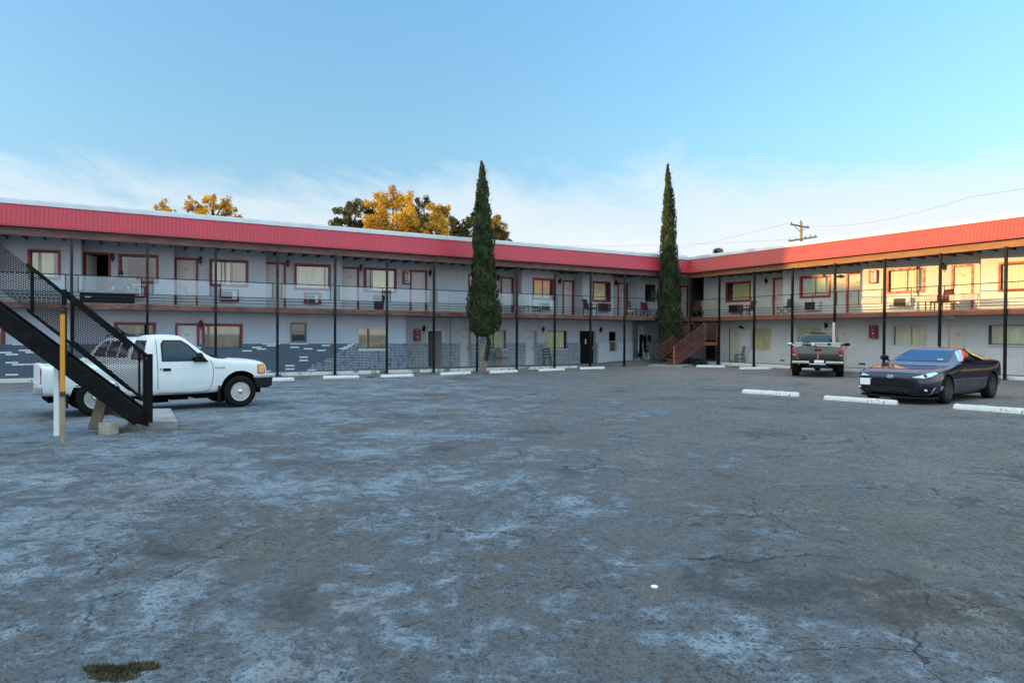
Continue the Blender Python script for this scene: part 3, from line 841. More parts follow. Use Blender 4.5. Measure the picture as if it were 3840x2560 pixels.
# ---- posts
PU = {13: 269, 12: 552.7, 11: 808.8, 10: 1040.5, 9: 1256.5, 8: 1451, 7: 1627, 6: 1790, 5: 1938.5, 4: 2080.5, 3: 2214.5, 2: 2342}
PA = {n: line_a(u, 'L', -.105) for n, u in PU.items()}
PA[1] = 2.4; PA[0] = 0.0; PA[14] = PA[13] + 2.4; PA[15] = PA[13] + 4.8; PA[16] = PA[13] + 7.2
def add_post(P, a, b):
    p = P(a, b); z0 = ground(p.x, p.y)
    mb = MB(); d = Vector((UR.x, UR.y, 0)); e = Vector((NR.x, NR.y, 0)); h = .046
    def T(q): return Vector((p.x, p.y, 0)) + d * q.x + e * q.y + Vector((0, 0, q.z))
    mb.bb(-h, h, -h, h, z0 - .05, Z_DB - .02, T=T)
    mb.bb(-h, h, -h, h, Z_DB - .02, Z_BEAM + .02, T=T, mi=1)
    mb.bb(-.1, .1, -.1, .1, z0 - .02, z0 + .02, T=T)
    mb.bb(-.07, .07, -.07, .07, Z_BEAM - .05, Z_BEAM - .002, T=T, mi=1)
    build('post', mb, [M['post'], M['post_up'] if P is L else M['post']], MOTEL, world=True)
for n, a in sorted(PA.items()): add_post(L, a, -.105 if n else -.105)
PRA = {1: line_a(2697, 'R', -.105), 2: line_a(2828, 'R', -.105), 3: line_a(2971, 'R', -.105), 4: line_a(3130, 'R', -.105), 5: line_a(3316, 'R', -.105), 6: line_a(3524, 'R', -.105)}
PRA[0] = 0.0; PRA[7] = PRA[6] + 2.4; PRA[8] = PRA[6] + 4.8
for n, a in sorted(PRA.items()):
    if n: add_post(R, a, -.105)

# ---- railings, one part for each bay
ZM = Z_DT + .385
def railing(P, a0, a1, mesh=None, verts=(), half=False, solid=None, lat=()):
    mb = MB(); b = -.02; t = .018
    x0, x1 = min(a0, a1) + .05, max(a0, a1) - .05
    def V(x, z0, z1, w=.022): mb.bar(P(x, b, z0), P(x, b, z1), w)
    mb.bar(P(x0, b, Z_HR), P(x1, b, Z_HR), .038, .032)
    for z in (ZM, Z_DT + .255, Z_DT + .13, Z_DT + .03): mb.bar(P(x0, b, z), P(x1, b, z), .024 if z > Z_DT + .05 else .018)
    for x in verts: V(x, ZM, Z_HR)
    for x in lat: V(x, Z_DT + .02, ZM)
    o = build('railing', mb, M['rail'], MOTEL, world=True)
    if mesh:
        (m0, m1, key) = mesh; zt = Z_HR - .02 if not half else ZM + .26
        if half:
            mb2 = None
        q = MB(); q.quad(P(m0, b, ZM), P(m1, b, ZM), P(m1, b, zt), P(m0, b, zt), 0, [(m0, ZM), (m1, ZM), (m1, zt), (m0, zt)])
        sub(q, 'mesh_panel', M[key], o)
        if half:
            q = MB(); q.bar(P(m0, b, zt), P(m1, b, zt), .014); q.bar(P(m0, b, ZM), P(m0, b, zt), .014); q.bar(P(m1, b, ZM), P(m1, b, zt), .014)
            sub(q, 'panel_frame', M['rail'], o)
    return o
for n in range(15, 4, -1):
    a0, a1 = PA[n + 1] if n + 1 in PA else PA[n] + 2.4, PA[n]
    mid = (a0 + a1) / 2
    railing(L, a0, a1, (a1 + .2, a0 - .2, 'mesh_white') if n != 7 else (a1 + .2, a0 - .22, 'mesh_white'), (a0 - .2, a1 + .2) if n > 7 else (a0 - .2,))
railing(L, PA[5], PA[4], (PA[4] + .08, PA[5] - .06, 'mesh_white'), ((PA[5] + PA[4]) / 2 + .2,))
railing(L, PA[4], PA[3], None, (PA[4] - .2,)); railing(L, PA[3], PA[2], None, (PA[2] + 1.4, PA[2] + .2)); railing(L, PA[2], 1.25, None, (1.6,))
railing(R, .15, PRA[1], (1.05, PRA[1] - .16, 'mesh_tan'), (1.02, PRA[1] - .14))
railing(R, PRA[1], PRA[2], None, (line_a(2817, 'R', 0),), lat=(line_a(2779, 'R', 0), line_a(2809, 'R', 0)))
railing(R, PRA[2], PRA[3], None, (line_a(2897, 'R', 0), line_a(2966, 'R', 0)))
railing(R, PRA[3], PRA[4], None, (line_a(3048, 'R', 0),))
railing(R, PRA[4], PRA[5], (line_a(3228, 'R', 0), line_a(3306, 'R', 0), 'mesh_tan'), (line_a(3138, 'R', 0), line_a(3220, 'R', 0), line_a(3307, 'R', 0)), half=True)
railing(R, PRA[5], PRA[6], (line_a(3432, 'R', 0), line_a(3515, 'R', 0), 'mesh_tan'), (line_a(3417, 'R', 0), line_a(3518, 'R', 0)), half=True)
railing(R, PRA[6], PRA[7], (PRA[6] + .3, PRA[6] + 1.4, 'mesh_tan'), (PRA[6] + .12,), half=True); railing(R, PRA[7], PRA[8])

# ---- drain pipe and floor vents on the ground floor wall
sg = LOL[1][0]; x, _ = sg.hit(1687, 1250)
mb = MB(); mb.tube([sg.pt(x, .085, -.05), sg.pt(x, .085, Z_DB)], .018, 8)
build('drain_pipe', mb, M['frame_gray'], MOTEL, world=True)
sg = LOR[1][0]
for u, v, w in ((2938, 1352, .32), (3236, 1365, .36)):
    x, z = sg.hit(u, v); mb = MB()
    mb.bb(x - w / 2, x + w / 2, .06, .075, z - .07, z + .08, T=lambda p: sg.pt(p.x, p.y, p.z))
    mb.bb(x - w / 2 + .02, x + w / 2 - .02, .06, .078, z - .02, z + .055, T=lambda p: sg.pt(p.x, p.y, p.z), mi=1)
    build('floor_vent', mb, [M['frame_white'], M['black_mark']], MOTEL, world=True)
# ------------------------------------------------------------------ placing things on the two wings
def fm(fr, u, b, z, rz=0.0, s=1.0):
    P = FR[fr][2]; p = P(line_a(u, fr, b), b, z)
    ex = -UL if fr == 'L' else UR; iy = NL if fr == 'L' else NR
    m = Matrix(((ex.x, iy.x, 0, p.x), (ex.y, iy.y, 0, p.y), (0, 0, 1, p.z), (0, 0, 0, 1)))
    return m @ Matrix.Rotation(rz, 4, 'Z') @ Matrix.Scale(s, 4)
def segof(lst, u):
    c = [s for s, _ in lst if min(s.u0, s.u1) <= u <= max(s.u0, s.u1)]
    return c[-1]
SEGS = {'UL': UPL, 'UR': UPR, 'LL': LOL, 'LR': LOR}
def onwall(key, u, v, o=0.0):
    sg = segof(SEGS[key], u); x, z = sg.hit(u, v)
    return sg.mat(x, o, z), sg

M['wood_dark'] = mk('dark_stained_wood', (.05, .028, .022), .5, var=.3, scale=6)
M['wood_black'] = mk('black_lacquered_wood', (.014, .011, .011), .4, var=.3, scale=6)
M['wood_red'] = mk('red_stained_wood', (.17, .035, .028), .5, var=.3, scale=6)
M['wood_tan'] = mk('pale_wood', (.50, .36, .22), .6, var=.25, scale=5)
M['uphol_gray'] = mk('grey_beige_upholstery', (.19, .17, .145), .85, var=.2, scale=8)
M['wicker'] = mk('pale_wicker', (.34, .29, .25), .8, var=.35, scale=14, bump=.3)
M['canvas_red'] = mk('red_canvas', (.24, .015, .022), .85, var=.25)
M['canvas_teal'] = mk('teal_canvas', (.018, .10, .105), .85, var=.25)
M['shell_tan'] = mk('tan_seat_shell', (.44, .30, .14), .5, var=.15)
M['white_tube'] = mk('white_enamel_tube', (.70, .70, .68), .4, var=.1)
M['bin_brown'] = mk('brown_bin_plastic', (.065, .032, .034), .45, var=.2)
M['cardboard'] = mk('brown_cardboard', (.26, .14, .08), .85, var=.25)

# ---- wall lanterns (one of each, then copies)
def lantern(label, Mx):
    t = thing('wall_lantern', label, 'wall lantern', M=Mx, group='black lanterns on the motel walls')
    mb = MB(); mb.box((0, -.012, 0), (.09, .022, .16)); mb.tube([(0, -.02, .02), (0, -.09, .06), (0, -.13, .12)], .012, 6)
    build('bracket', mb, M['blackmetal'], t)
    mb = MB(); mb.lathe([(.008, .20), (.03, .17), (.075, .125), (.078, .115), (.03, .115)], 6, T=Matrix.Translation((0, -.13, 0)))
    mb.lathe([(.03, -.10), (.045, -.085), (.03, -.075), (.006, -.15)], 6, T=Matrix.Translation((0, -.13, 0)))
    for k in range(6):
        a = PI * k / 3; mb.bar((.066 * math.cos(a), -.13 + .066 * math.sin(a), .118), (.040 * math.cos(a), -.13 + .040 * math.sin(a), -.08), .012)
    mb.tube([(0, -.13, -.1), (0, -.10, -.17), (0, -.03, -.20), (0, -.01, -.16)], .008, 6)
    build('lantern_cage', mb, M['blackmetal'], t)
    mb = MB(); mb.lathe([(.060, .112), (.036, -.075)], 6, T=Matrix.Translation((0, -.13, 0)))
    build('lantern_pane', mb, M['glass_dk'], t)
    return t
LAMPS = [
    ('UL', 425, 968, 'black wall lantern beside the open dark room door on the balcony'),
    ('UL', 753, 979, 'black wall lantern right of the balcony door above the white pickup hood'),
    ('UL', 1080, 990, 'black wall lantern right of the white door marked 216'),
    ('UL', 1352, 1006, 'black wall lantern right of the white door marked 212'),
    ('UL', 1611, 1025, 'black wall lantern right of the door beside the upper red picture case'),
    ('UL', 1866, 1043, 'black wall lantern on the balcony just right of the gnarled cypress'),
    ('UL', 2097, 1057, 'black wall lantern on the balcony above the wicker chair, left of a door'),
    ('UL', 2307, 1063, 'black wall lantern on the balcony left of the door nearest the dog'),
    ('LL', 752, 1217, 'black wall lantern between door 101 and the red framed window'),
    ('LL', 1587, 1234, 'black wall lantern between the red case and the ajar grey door'),
    ('LL', 2034, 1237, 'black wall lantern above the black ladder back chair on the left walkway'),
    ('LL', 2250, 1237, 'black wall lantern between the black door and the narrow sash window'),
    ('UR', 2876, 1055, 'black wall lantern left of the door behind the teal folding chair'),
    ('UR', 3542, 1003, 'sunlit wall lantern on the right balcony, near the picture edge'),
    ('LR', 3101, 1222, 'dark wall lantern above the dark pickup, left of door 102'),
]
first = None
for key, u, v, lab in LAMPS:
    m, _ = onwall(key, u, v)
    if first is None: first = lantern(lab, m)
    else: dup(first, m, lab)
m, _ = onwall('UR', 3150, 1037); dup(first, m @ Matrix.Translation((0, -.03, 0)) @ Matrix.Rotation(math.radians(82), 4, 'Y'), 'broken wall lantern hanging sideways beside a door on the right balcony')
m, _ = onwall('LR', 2787, 1228); dup(first, m @ Matrix.Translation((0, -.03, 0)) @ Matrix.Rotation(math.radians(-65), 4, 'Y'), 'tilted wall lantern above the white door marked 104')

# ---- air conditioners through the walls
def air_unit(label, key, u0, u1, v0, v1, body, grille, board=None, half=False):
    sg = segof(SEGS[key], (u0 + u1) / 2)
    x0, z1 = sg.hit(u0, v0); x1, _ = sg.hit(u1, v0); _, z0 = sg.hit(u0, v1)
    w, h = x1 - x0, z1 - z0
    t = thing('air_conditioner', label, 'air conditioner', M=sg.mat((x0 + x1) / 2, 0, z0), group='air conditioners below the balcony windows')
    mb = MB(); mb.bb(-w / 2, w / 2, -.26, 0, 0, h); build('casing', mb, body, t, bevel=.012)
    mb = MB(); gw = w * .72
    mb.bb(-w / 2 + .02, -w / 2 + gw, -.268, -.26, .03, h - .03, mi=1)
    n = 9
    for i in range(n):
        z = .04 + (h - .08) * i / (n - 1)
        mb.bb(-w / 2 + .02, -w / 2 + gw, -.280, -.266, z - .006, z + .006)
    build('grille', mb, [grille, M['plastic_dark']], t)
    mb = MB(); mb.bb(-w / 2 + gw + .02, w / 2 - .02, -.268, -.258, .04, h - .04); build('control_panel', mb, M['ac_white'] if body is M['ac_white'] else M['ac_brown'], t)
    if board:
        b0, z3 = sg.hit(board[0], board[2]); b1, _ = sg.hit(board[1], board[2]); _, z2 = sg.hit(board[0], board[3])
        c = (x0 + x1) / 2
        mb = MB(); mb.bb(b0 - c, b1 - c, -.03, .0, z2 - z0, z3 - z0); build('mounting_board', mb, M['frame_red'], t)
    return t
air_unit('grey air conditioner beside the seated person on the balcony', 'UL', 492, 541, 1078, 1110, M['ac_white'], M['ac_grille'], (488, 553, 1072, 1114))
air_unit('white air conditioner in a wide red surround on the balcony', 'UL', 829, 889, 1090, 1123, M['ac_white'], M['ac_grille'], (824, 897, 1084, 1131))
air_unit('small dark air conditioner in a red surround on the balcony', 'UL', 1154, 1192, 1107, 1136, M['ac_white'], M['ac_grille'], (1139, 1205, 1096, 1139))
air_unit('white air conditioner behind mesh beside the wicker chair', 'UL', 2020, 2064, 1134, 1160, M['ac_white'], M['ac_grille'])
air_unit('brown air conditioner with a white end beside the dark wooden armchair', 'UL', 2241, 2282, 1137, 1167, M['ac_brown'], M['ac_brown'])
air_unit('brown air conditioner left of the red armchair on the right balcony', 'UR', 2742, 2787, 1144, 1172, M['ac_brown'], M['ac_brown'])
air_unit('brown and white air conditioner above the dark pickup', 'UR', 3025, 3080, 1132, 1165, M['ac_white'], M['ac_brown'])
air_unit('brown air conditioner on the sunlit end of the right balcony', 'UR', 3358, 3423, 1118, 1149, M['ac_white'], M['ac_brown'])

# ---- red picture cases
def picture_case(label, key, u0, u1, v0, v1, style):
    sg = segof(SEGS[key], (u0 + u1) / 2)
    x0, z1 = sg.hit(u0, v0); x1, _ = sg.hit(u1, v0); _, z0 = sg.hit(u0, v1)
    w, h = x1 - x0, z1 - z0; d = .14
    t = thing('picture_case', label, 'picture case', M=sg.mat((x0 + x1) / 2, .065 if key[0] == 'L' else 0, z0), group='red picture cases on the motel walls')
    mb = MB(); mb.bb(-w / 2, w / 2, -d, 0, 0, h); build('case', mb, M['red_case'], t, bevel=.01)
    mb = MB(); r = random.Random(style + 3)
    if style == 0:                                      # pale panel with dark blocks
        p = MB(); p.bb(-w * .24, w * .34, -d - .012, -d, h * .10, h * .93); build('picture_panel', p, M['white_mark'], t)
        for i, (cx, sx, sy) in enumerate(((0, .22, .06), (.02, .13, .055), (-.04, .14, .05), (.02, .15, .055), (0, .26, .05))):
            z = h * (.84 - .155 * i); mb = MB(); mb.bb(w * cx - w * sx, w * cx + w * sx * .9, -d - .02, -d - .012, z - h * sy * .8, z + h * sy * .6); build('picture_motif', mb, M['black_mark'], t)
    else:                                               # dark red panel with pale motifs
        for (cx, cz, sx, sz) in ((-.14, .86, .09, .025), (.12, .86, .09, .025), (0, .69, .05, .03), (-.1, .62, .05, .02), (.12, .63, .06, .03), (.03, .58, .05, .02), (-.03, .40, .07, .05), (.06, .34, .12, .035), (-.06, .31, .05, .02), (0, .14, .1, .025)):
            mb = MB(); mb.ball((w * cx, -d - .002, h * cz), 1.0, n=8, sc=(w * sx, .008, h * sz)); build('picture_motif', mb, M['white_mark'], t)
    return t
picture_case('red case with a pale picture panel left of a balcony door', 'UL', 1509, 1538, 1015, 1065, 0)
picture_case('dark red case with pale motifs left of the ajar grey door', 'LL', 1549, 1572, 1233, 1278, 1)
picture_case('sunlit red case with a pale picture on the right balcony wall', 'UR', 3262, 3294, 1014, 1063, 0)
picture_case('dark red case with pale motifs on the ground floor wall of the right wing', 'LR', 3268, 3297, 1219, 1268, 2)

# ---- ceiling light below the right balcony
p = R(line_a(3561, 'R', .7), .7, Z_DB)
t = thing('ceiling_light', 'flat white ceiling light below the right balcony', 'ceiling light', M=Matrix(((UR.x, NR.x, 0, p.x), (UR.y, NR.y, 0, p.y), (0, 0, 1, p.z), (0, 0, 0, 1))))
mb = MB(); mb.bb(-.17, .17, -.13, .13, -.03, .03); build('base', mb, M['frame_white'], t)
mb = MB(); mb.bb(-.15, .15, -.11, .11, -.09, -.03); build('lamp_cover', mb, M['plate_white'], t, bevel=.02)

# ---- chairs
def ladder_chair(label, Mx, mat, group='chairs of the guests'):
    t = thing('wooden_chair', label, 'chair', M=Mx, group=group)
    mb = MB(); mb.bb(-.21, .21, -.21, .20, .43, .47); build('seat', mb, mat, t, bevel=.012)
    for sx in (-1, 1):
        mb = MB(); mb.bar((sx * .19, -.19, 0), (sx * .18, -.185, .43), .04); build('leg', mb, mat, t)
        mb = MB(); mb.tube([(sx * .19, .235, 0), (sx * .185, .19, .44), (sx * .185, .215, .70), (sx * .185, .27, .93)], .02, 6); build('leg', mb, mat, t)
    for z in (.60, .74, .88):
        mb = MB(); y = .20 + (z - .47) * .13
        mb.add([(-.18, y - .005, z - .035), (0, y + .02, z - .035), (.18, y - .005, z - .035), (.18, y, z + .035), (0, y + .025, z + .035), (-.18, y, z + .035),
                (-.18, y + .013, z - .035), (0, y + .038, z - .035), (.18, y + .013, z - .035), (.18, y + .018, z + .035), (0, y + .043, z + .035), (-.18, y + .018, z + .035)],
               [(0, 1, 4, 5), (1, 2, 3, 4), (7, 6, 11, 10), (8, 7, 10, 9), (5, 4, 10, 11), (4, 3, 9, 10), (1, 0, 6, 7), (2, 1, 7, 8)])
        build('back_slat', mb, mat, t)
    for sx in (-1, 1):
        mb = MB(); mb.bar((sx * .185, -.18, .2), (sx * .188, .21, .2), .022); build('stretcher', mb, mat, t)
    return t
ladder_chair('black ladder back chair on the left walkway below a curtained window', fm('L', 2053, 1.3, ZW_L, -.35), M['wood_black'])
ladder_chair('black wooden chair on the right walkway beside door 104', fm('R', 2774, 1.0, ZW_C, -1.15), M['wood_black'])
ladder_chair('black slatted chair on the balcony above the dog', fm('L', 2369, .75, DK, .25), M['wood_black'])

def arm_chair(label, Mx, mat, cush, group='chairs of the guests'):
    t = thing('armchair', label, 'chair', M=Mx, group=group)
    for sx in (-1, 1):
        for y0, y1, z1 in ((-.26, -.26, .62), (.27, .24, .62)):
            mb = MB(); mb.bar((sx * .29, y0, 0), (sx * .29, y1, z1), .045); build('leg', mb, mat, t)
        mb = MB(); mb.bar((sx * .29, -.31, .64), (sx * .29, .27, .64), .06, .035); build('armrest', mb, mat, t)
    mb = MB(); mb.bb(-.27, .27, -.27, .24, .36, .47); build('seat', mb, cush, t, bevel=.025)
    mb = MB(); mb.prism([(-.27, 0), (.27, 0), (.27, .48), (-.27, .48)], lambda x, y, h: Vector((x, .20 + y * .22 + h, .46 + y)), 0, .08); build('backrest', mb, cush, t, bevel=.02)
    return t
arm_chair('dark brown wooden armchair on the left balcony between two doors', fm('L', 2212, .85, DK, .5), M['wood_dark'], M['wood_dark'])
arm_chair('red armchair on the right balcony beside a brown air conditioner', fm('R', 2806, .9, DK, -.35, .95), M['wood_red'], M['wood_red'])
arm_chair('sunlit orange wooden armchair behind the last post of the right balcony', fm('R', 3528, .8, DK, -.5), M['wood_tan'], M['wood_red'])
t = thing('side_table', 'small dark side table on the sunlit end of the right balcony', 'table', M=fm('R', 3496, .7, DK))
mb = MB(); mb.bb(-.22, .22, -.22, .22, .50, .54); build('table_top', mb, M['wood_red'], t)
for sx in (-1, 1):
    for sy in (-1, 1):
        mb = MB(); mb.bar((sx * .18, sy * .18, 0), (sx * .19, sy * .19, .5), .04); build('leg', mb, M['wood_red'], t)

def round_chair(label, Mx, mat, legm, tall=1.0):
    t = thing('upholstered_chair', label, 'chair', M=Mx, group='chairs of the guests')
    mb = MB(); mb.bb(-.24, .24, -.24, .22, .39, .49); build('seat', mb, mat, t, bevel=.035, smooth=True)
    poly = [(-.23, 0), (.23, 0), (.25, .25 * tall)] + [(.25 * math.cos(a), .30 * tall + .26 * tall * math.sin(a)) for a in [PI * i / 8 for i in range(0, 9)]] + [(-.25, .25 * tall)]
    mb = MB(); mb.prism(poly, lambda x, y, h: Vector((x, .19 + y * .16 + h + .25 * x * x * -1, .44 + y)), 0, .07); build('backrest', mb, mat, t, bevel=.02)
    for sx in (-1, 1):
        for y0, y1 in ((-.21, -.19), (.26, .19)):
            mb = MB(); mb.tube([(sx * .2, y0, 0), (sx * .2, y1, .41)], [.018, .026], 6); build('leg', mb, legm, t)
    return t
round_chair('grey beige upholstered chair on the left walkway beside the cypress', fm('L', 1884, 1.25, ZW_L, .35), M['uphol_gray'], M['wood_tan'])
round_chair('pale wicker chair with a high rounded back behind the balcony mesh', fm('L', 1983, .8, DK, .2, .98), M['wicker'], M['wicker'], 1.25)
t = thing('plant_stand', 'small black frame stand on the balcony beside the wicker chair', 'stand', M=fm('L', 2011, .5, DK))
mb = MB()
for sx in (-1, 1):
    for sy in (-1, 1): mb.bar((sx * .16, sy * .14, 0), (sx * .16, sy * .14, .36), .025)
for z in (.17, .35):
    mb.bar((-.16, -.14, z), (.16, -.14, z), .025); mb.bar((-.16, .14, z), (.16, .14, z), .025); mb.bar((-.16, -.14, z), (-.16, .14, z), .025); mb.bar((.16, -.14, z), (.16, .14, z), .025)
build('frame', mb, M['blackmetal'], t)
mb = MB(); mb.bb(-.17, .17, -.15, .15, .363, .385); build('shelf', mb, M['wood_dark'], t)

# school chair with a tan shell and white tube legs
t = thing('school_chair', 'tan shell chair with white tube legs on the balcony before a white door', 'chair', M=fm('L', 716, .7, DK, 1.15), group='chairs of the guests')
mb = MB(); sh = []
prof = [(-.22, .43), (-.18, .455), (.0, .435), (.15, .44), (.20, .50), (.235, .62), (.26, .80)]
for (y, z) in prof:
    for k in range(7):
        x = -.21 + .07 * k; c = (x / .21) ** 2
        sh.append((x * (1 - .1 * max(0, z - .6)), y - .05 * c * max(0, z - .45), z + .02 * c))
mb.add(sh, [(i * 7 + k, i * 7 + k + 1, (i + 1) * 7 + k + 1, (i + 1) * 7 + k) for i in range(6) for k in range(6)])
build('seat_shell', mb, M['shell_tan'], t, smooth='all')
for sx in (-1, 1):
    mb = MB(); mb.tube([(sx * .22, -.24, 0), (sx * .20, -.17, .39), (sx * .19, -.10, .43), (sx * .19, .12, .43), (sx * .20, .17, .39), (sx * .23, .25, 0)], .013, 6); build('leg', mb, M['white_tube'], t)

def camp_chair(label, Mx, mat):
    t = thing('folding_chair', label, 'folding chair', M=Mx, group='folding camp chairs')
    mb = MB()
    mb.add([(-.26, -.22, .47), (-.09, -.20, .42), (.09, -.20, .42), (.26, -.22, .47), (-.26, .2, .44), (-.09, .2, .39), (.09, .2, .39), (.26, .2, .44)], [(0, 1, 5, 4), (1, 2, 6, 5), (2, 3, 7, 6)])
    build('seat', mb, mat, t)
    mb = MB()
    mb.add([(-.27, .2, .42), (-.1, .24, .42), (.1, .24, .42), (.27, .2, .42), (-.29, .30, .9), (-.1, .35, .88), (.1, .35, .88), (.29, .30, .9)], [(0, 1, 5, 4), (1, 2, 6, 5), (2, 3, 7, 6)])
    build('backrest', mb, mat, t)
    for sx in (-1, 1):
        mb = MB(); mb.add([(sx * .30, -.27, .63), (sx * .38, -.27, .63), (sx * .37, .25, .66), (sx * .29, .25, .66)], [(0, 1, 2, 3)]); build('armrest', mb, mat, t)
        mb = MB(); mb.tube([(sx * .32, .28, 0), (sx * .28, .30, .9)], .011, 6); mb.tube([(sx * .32, -.27, 0), (sx * .34, -.26, .63)], .011, 6)
        mb.tube([(sx * .33, -.27, .02), (sx * .30, .27, .44)], .010, 6); mb.tube([(sx * .33, .27, .02), (sx * .28, -.22, .46)], .010, 6)
        build('side_frame', mb, M['blackmetal'], t)
    mb = MB()
    for y in (-.26, .27):
        mb.tube([(-.32, y, .02), (.28, y, .44)], .010, 6); mb.tube([(.32, y, .02), (-.28, y, .44)], .010, 6)
    build('cross_brace', mb, M['blackmetal'], t)
    return t
camp_chair('red folding camp chair on the balcony left of the corner cypress', fm('L', 2428, .75, DK, .1), M['canvas_red'])
camp_chair('teal folding camp chair on the right balcony behind a post', fm('R', 2944, .85, DK, -.4), M['canvas_teal'])

# ---- rubbish bin on the balcony
t = thing('rubbish_bin', 'dark brown rubbish bin with a bag on the left balcony', 'bin', M=fm('L', 1421, .6, DK))
mb = MB(); mb.lathe([(.20, 0), (.21, .02), (.26, .62), (.275, .63), (.275, .67), (.25, .67), (.19, .1), (0, .1)], 16); build('bin_body', mb, M['bin_brown'], t, smooth=True)
mb = MB(); mb.lathe([(.285, .5), (.283, .60), (.285, .685), (.26, .69), (.2, .62), (0, .60)], 16); build('bin_bag', mb, M['bin_brown'], t, smooth=True)
mb = MB(); mb.tube([(-.25, -.02, .69), (-.1, -.2, .74), (.12, -.18, .72), (.26, 0, .69)], .012, 6); build('bag_tie', mb, M['wicker'], t)

# ---- black storage chest by the open door, stored goods in the corner passage
t = thing('storage_chest', 'long black storage chest on the balcony below the open dark door', 'chest', M=fm('L', 372, .45, DK))
mb = MB(); mb.bb(-.62, .62, -.26, .26, .02, .44); build('chest_body', mb, M['plastic_dark'], t, bevel=.015)
mb = MB(); mb.bb(-.64, .64, -.28, .28, .442, .50); build('lid', mb, M['plastic_dark'], t, bevel=.015)
mb = MB(); mb.bb(-.44, -.26, -.275, -.26, .22, .25); build('handle', mb, M['white_mark'], t)
def carton(label, Mx, w, d, h, mat):
    t = thing('storage_box', label, 'box', M=Mx, group='boxes stored in the corner passage')
    mb = MB(); mb.bb(-w / 2, w / 2, -d / 2, d / 2, 0, h); build('box_body', mb, mat, t, bevel=.006)
    mb = MB(); mb.bb(-w / 2 - .004, w / 2 + .004, -.03, .03, h * .6, h + .003); build('tape_strip', mb, M['wood_tan'], t)
    return t
carton('large brown box at the bottom of the pile in the corner passage', fm('R', 2612, 1.9, DK + .42, .1), .75, .5, .36, M['cardboard'])
carton('small brown box on top of the pile in the corner passage', fm('R', 2618, 1.9, DK + .782, -.15), .5, .4, .30, M['cardboard'])
t = thing('black_tub', 'black plastic tub under the brown boxes in the corner passage', 'tub', M=fm('R', 2612, 1.9, DK))
mb = MB(); mb.bb(-.36, .36, -.24, .24, 0, .38); build('tub_body', mb, M['plastic_dark'], t, bevel=.02)
mb = MB(); mb.bb(-.39, .39, -.27, .27, .382, .419); build('lid', mb, M['plastic_dark'], t, bevel=.01)
o = MB(); p, q = R(line_a(2634, 'R', 1.2), 1.2, DK), R(line_a(2628, 'R', 1.35), 1.35, DK + 1.0); o.tube([p, q], .016, 6)
tag(build('walking_stick', o, M['white_tube']), 'thin pale stick leaning beside the boxes in the corner passage', 'stick')

# ---- spiky potted plant by the cypress on the balcony
t = thing('potted_plant', 'spiky green potted plant on the balcony just right of the gnarled cypress', 'potted plant', M=fm('L', 1866, .35, DK))
mb = MB(); mb.lathe([(.10, 0), (.15, .28), (.165, .28), (.165, .32), (.14, .32), (.13, .28), (0, .28)], 14); build('pot', mb, M['wood_red'], t, smooth=True)
M['leaf_agave'] = mk('agave_leaf', (.045, .12, .035), .5, var=.4, scale=6)
mb = MB(); r = random.Random(5)
for k in range(26):
    a = r.uniform(0, 2 * PI); ln = r.uniform(.5, .95); up = r.uniform(.35, 1.2)
    d = Vector((math.cos(a) * math.cos(up), math.sin(a) * math.cos(up), math.sin(up))); s_ = Vector((-math.sin(a), math.cos(a), 0)) * .03
    b0 = Vector((0, 0, .30)); m_ = b0 + d * ln * .6; e = b0 + d * ln - Vector((0, 0, .12 * ln))
    mb.add([b0 - s_, b0 + s_, m_ + s_, m_ - s_, e], [(0, 1, 2, 3), (3, 2, 4)])
build('leaves', mb, M['leaf_agave'], t)

# ---- home gym and bicycle in the shaded corner
p0 = gp(2385, 1351); GZ = ZW_C
gy = thing('home_gym', 'white home gym frame with black pads in the shaded corner', 'exercise machine', M=fm('L', 2404, 1.5, GZ, .0))
k_ = 38.9 / 2495 * 1.12
def gpt(u, v, y=0.0): return Vector(((u - 2404) * k_, y, (1352 - v) * k_))
def gz(x, y_): return 2370 + x / 10.45, 1220 + y_ / 10.45
def G(x, y_, d=0.0):
    u, v = gz(x, y_); return gpt(u, v, d)
for nm, parts in (('upright', [[G(255, 1340), G(255, 180)]]), ('lean_upright', [[G(500, 1330), G(470, 1080), G(400, 420), G(375, 170)]]),
                  ('base_rail', [[G(50, 1350), G(440, 1355)]]), ('base_rail', [[G(500, 1350), G(640, 1350)], [G(630, 1335), G(490, 1090)]]),
                  ('top_frame', [[G(255, 180), G(480, 120)], [G(480, 120, .1), G(505, 330, .1)], [G(395, 350), G(560, 345)]]), ('press_arm', [[G(480, 380), G(620, 388), G(690, 405), G(725, 450)]]),
                  ('cross_arm', [[G(280, 405), G(410, 400)]]), ('leg_frame', [[G(705, 1330), G(690, 1010), G(735, 1010), G(740, 1330)], [G(690, 1335), G(810, 1335)]])):
    mb = MB()
    for q in parts: mb.tube(q, .026, 8)
    build(nm, mb, M['white_tube'], gy)
mb = MB(); mb.bb(G(430, 0).x, G(610, 0).x, -.05, .05, G(0, 700).z, G(0, 480).z); build('back_pad', mb, M['plastic_dark'], gy, bevel=.02)
mb = MB(); mb.bb(G(680, 0).x, G(775, 0).x, -.12, .0, G(0, 690).z, G(0, 460).z); build('arm_pad', mb, M['plastic_dark'], gy, bevel=.02)
mb = MB(); mb.bb(G(490, 0).x, G(670, 0).x, -.16, .16, G(0, 1075).z, G(0, 1010).z); build('seat_pad', mb, M['plastic_dark'], gy, bevel=.02)
mb = MB(); mb.bb(G(480, 0).x, G(540, 0).x, -.12, .12, G(0, 1000).z, G(0, 700).z); build('lower_pad', mb, M['plastic_dark'], gy, bevel=.02)
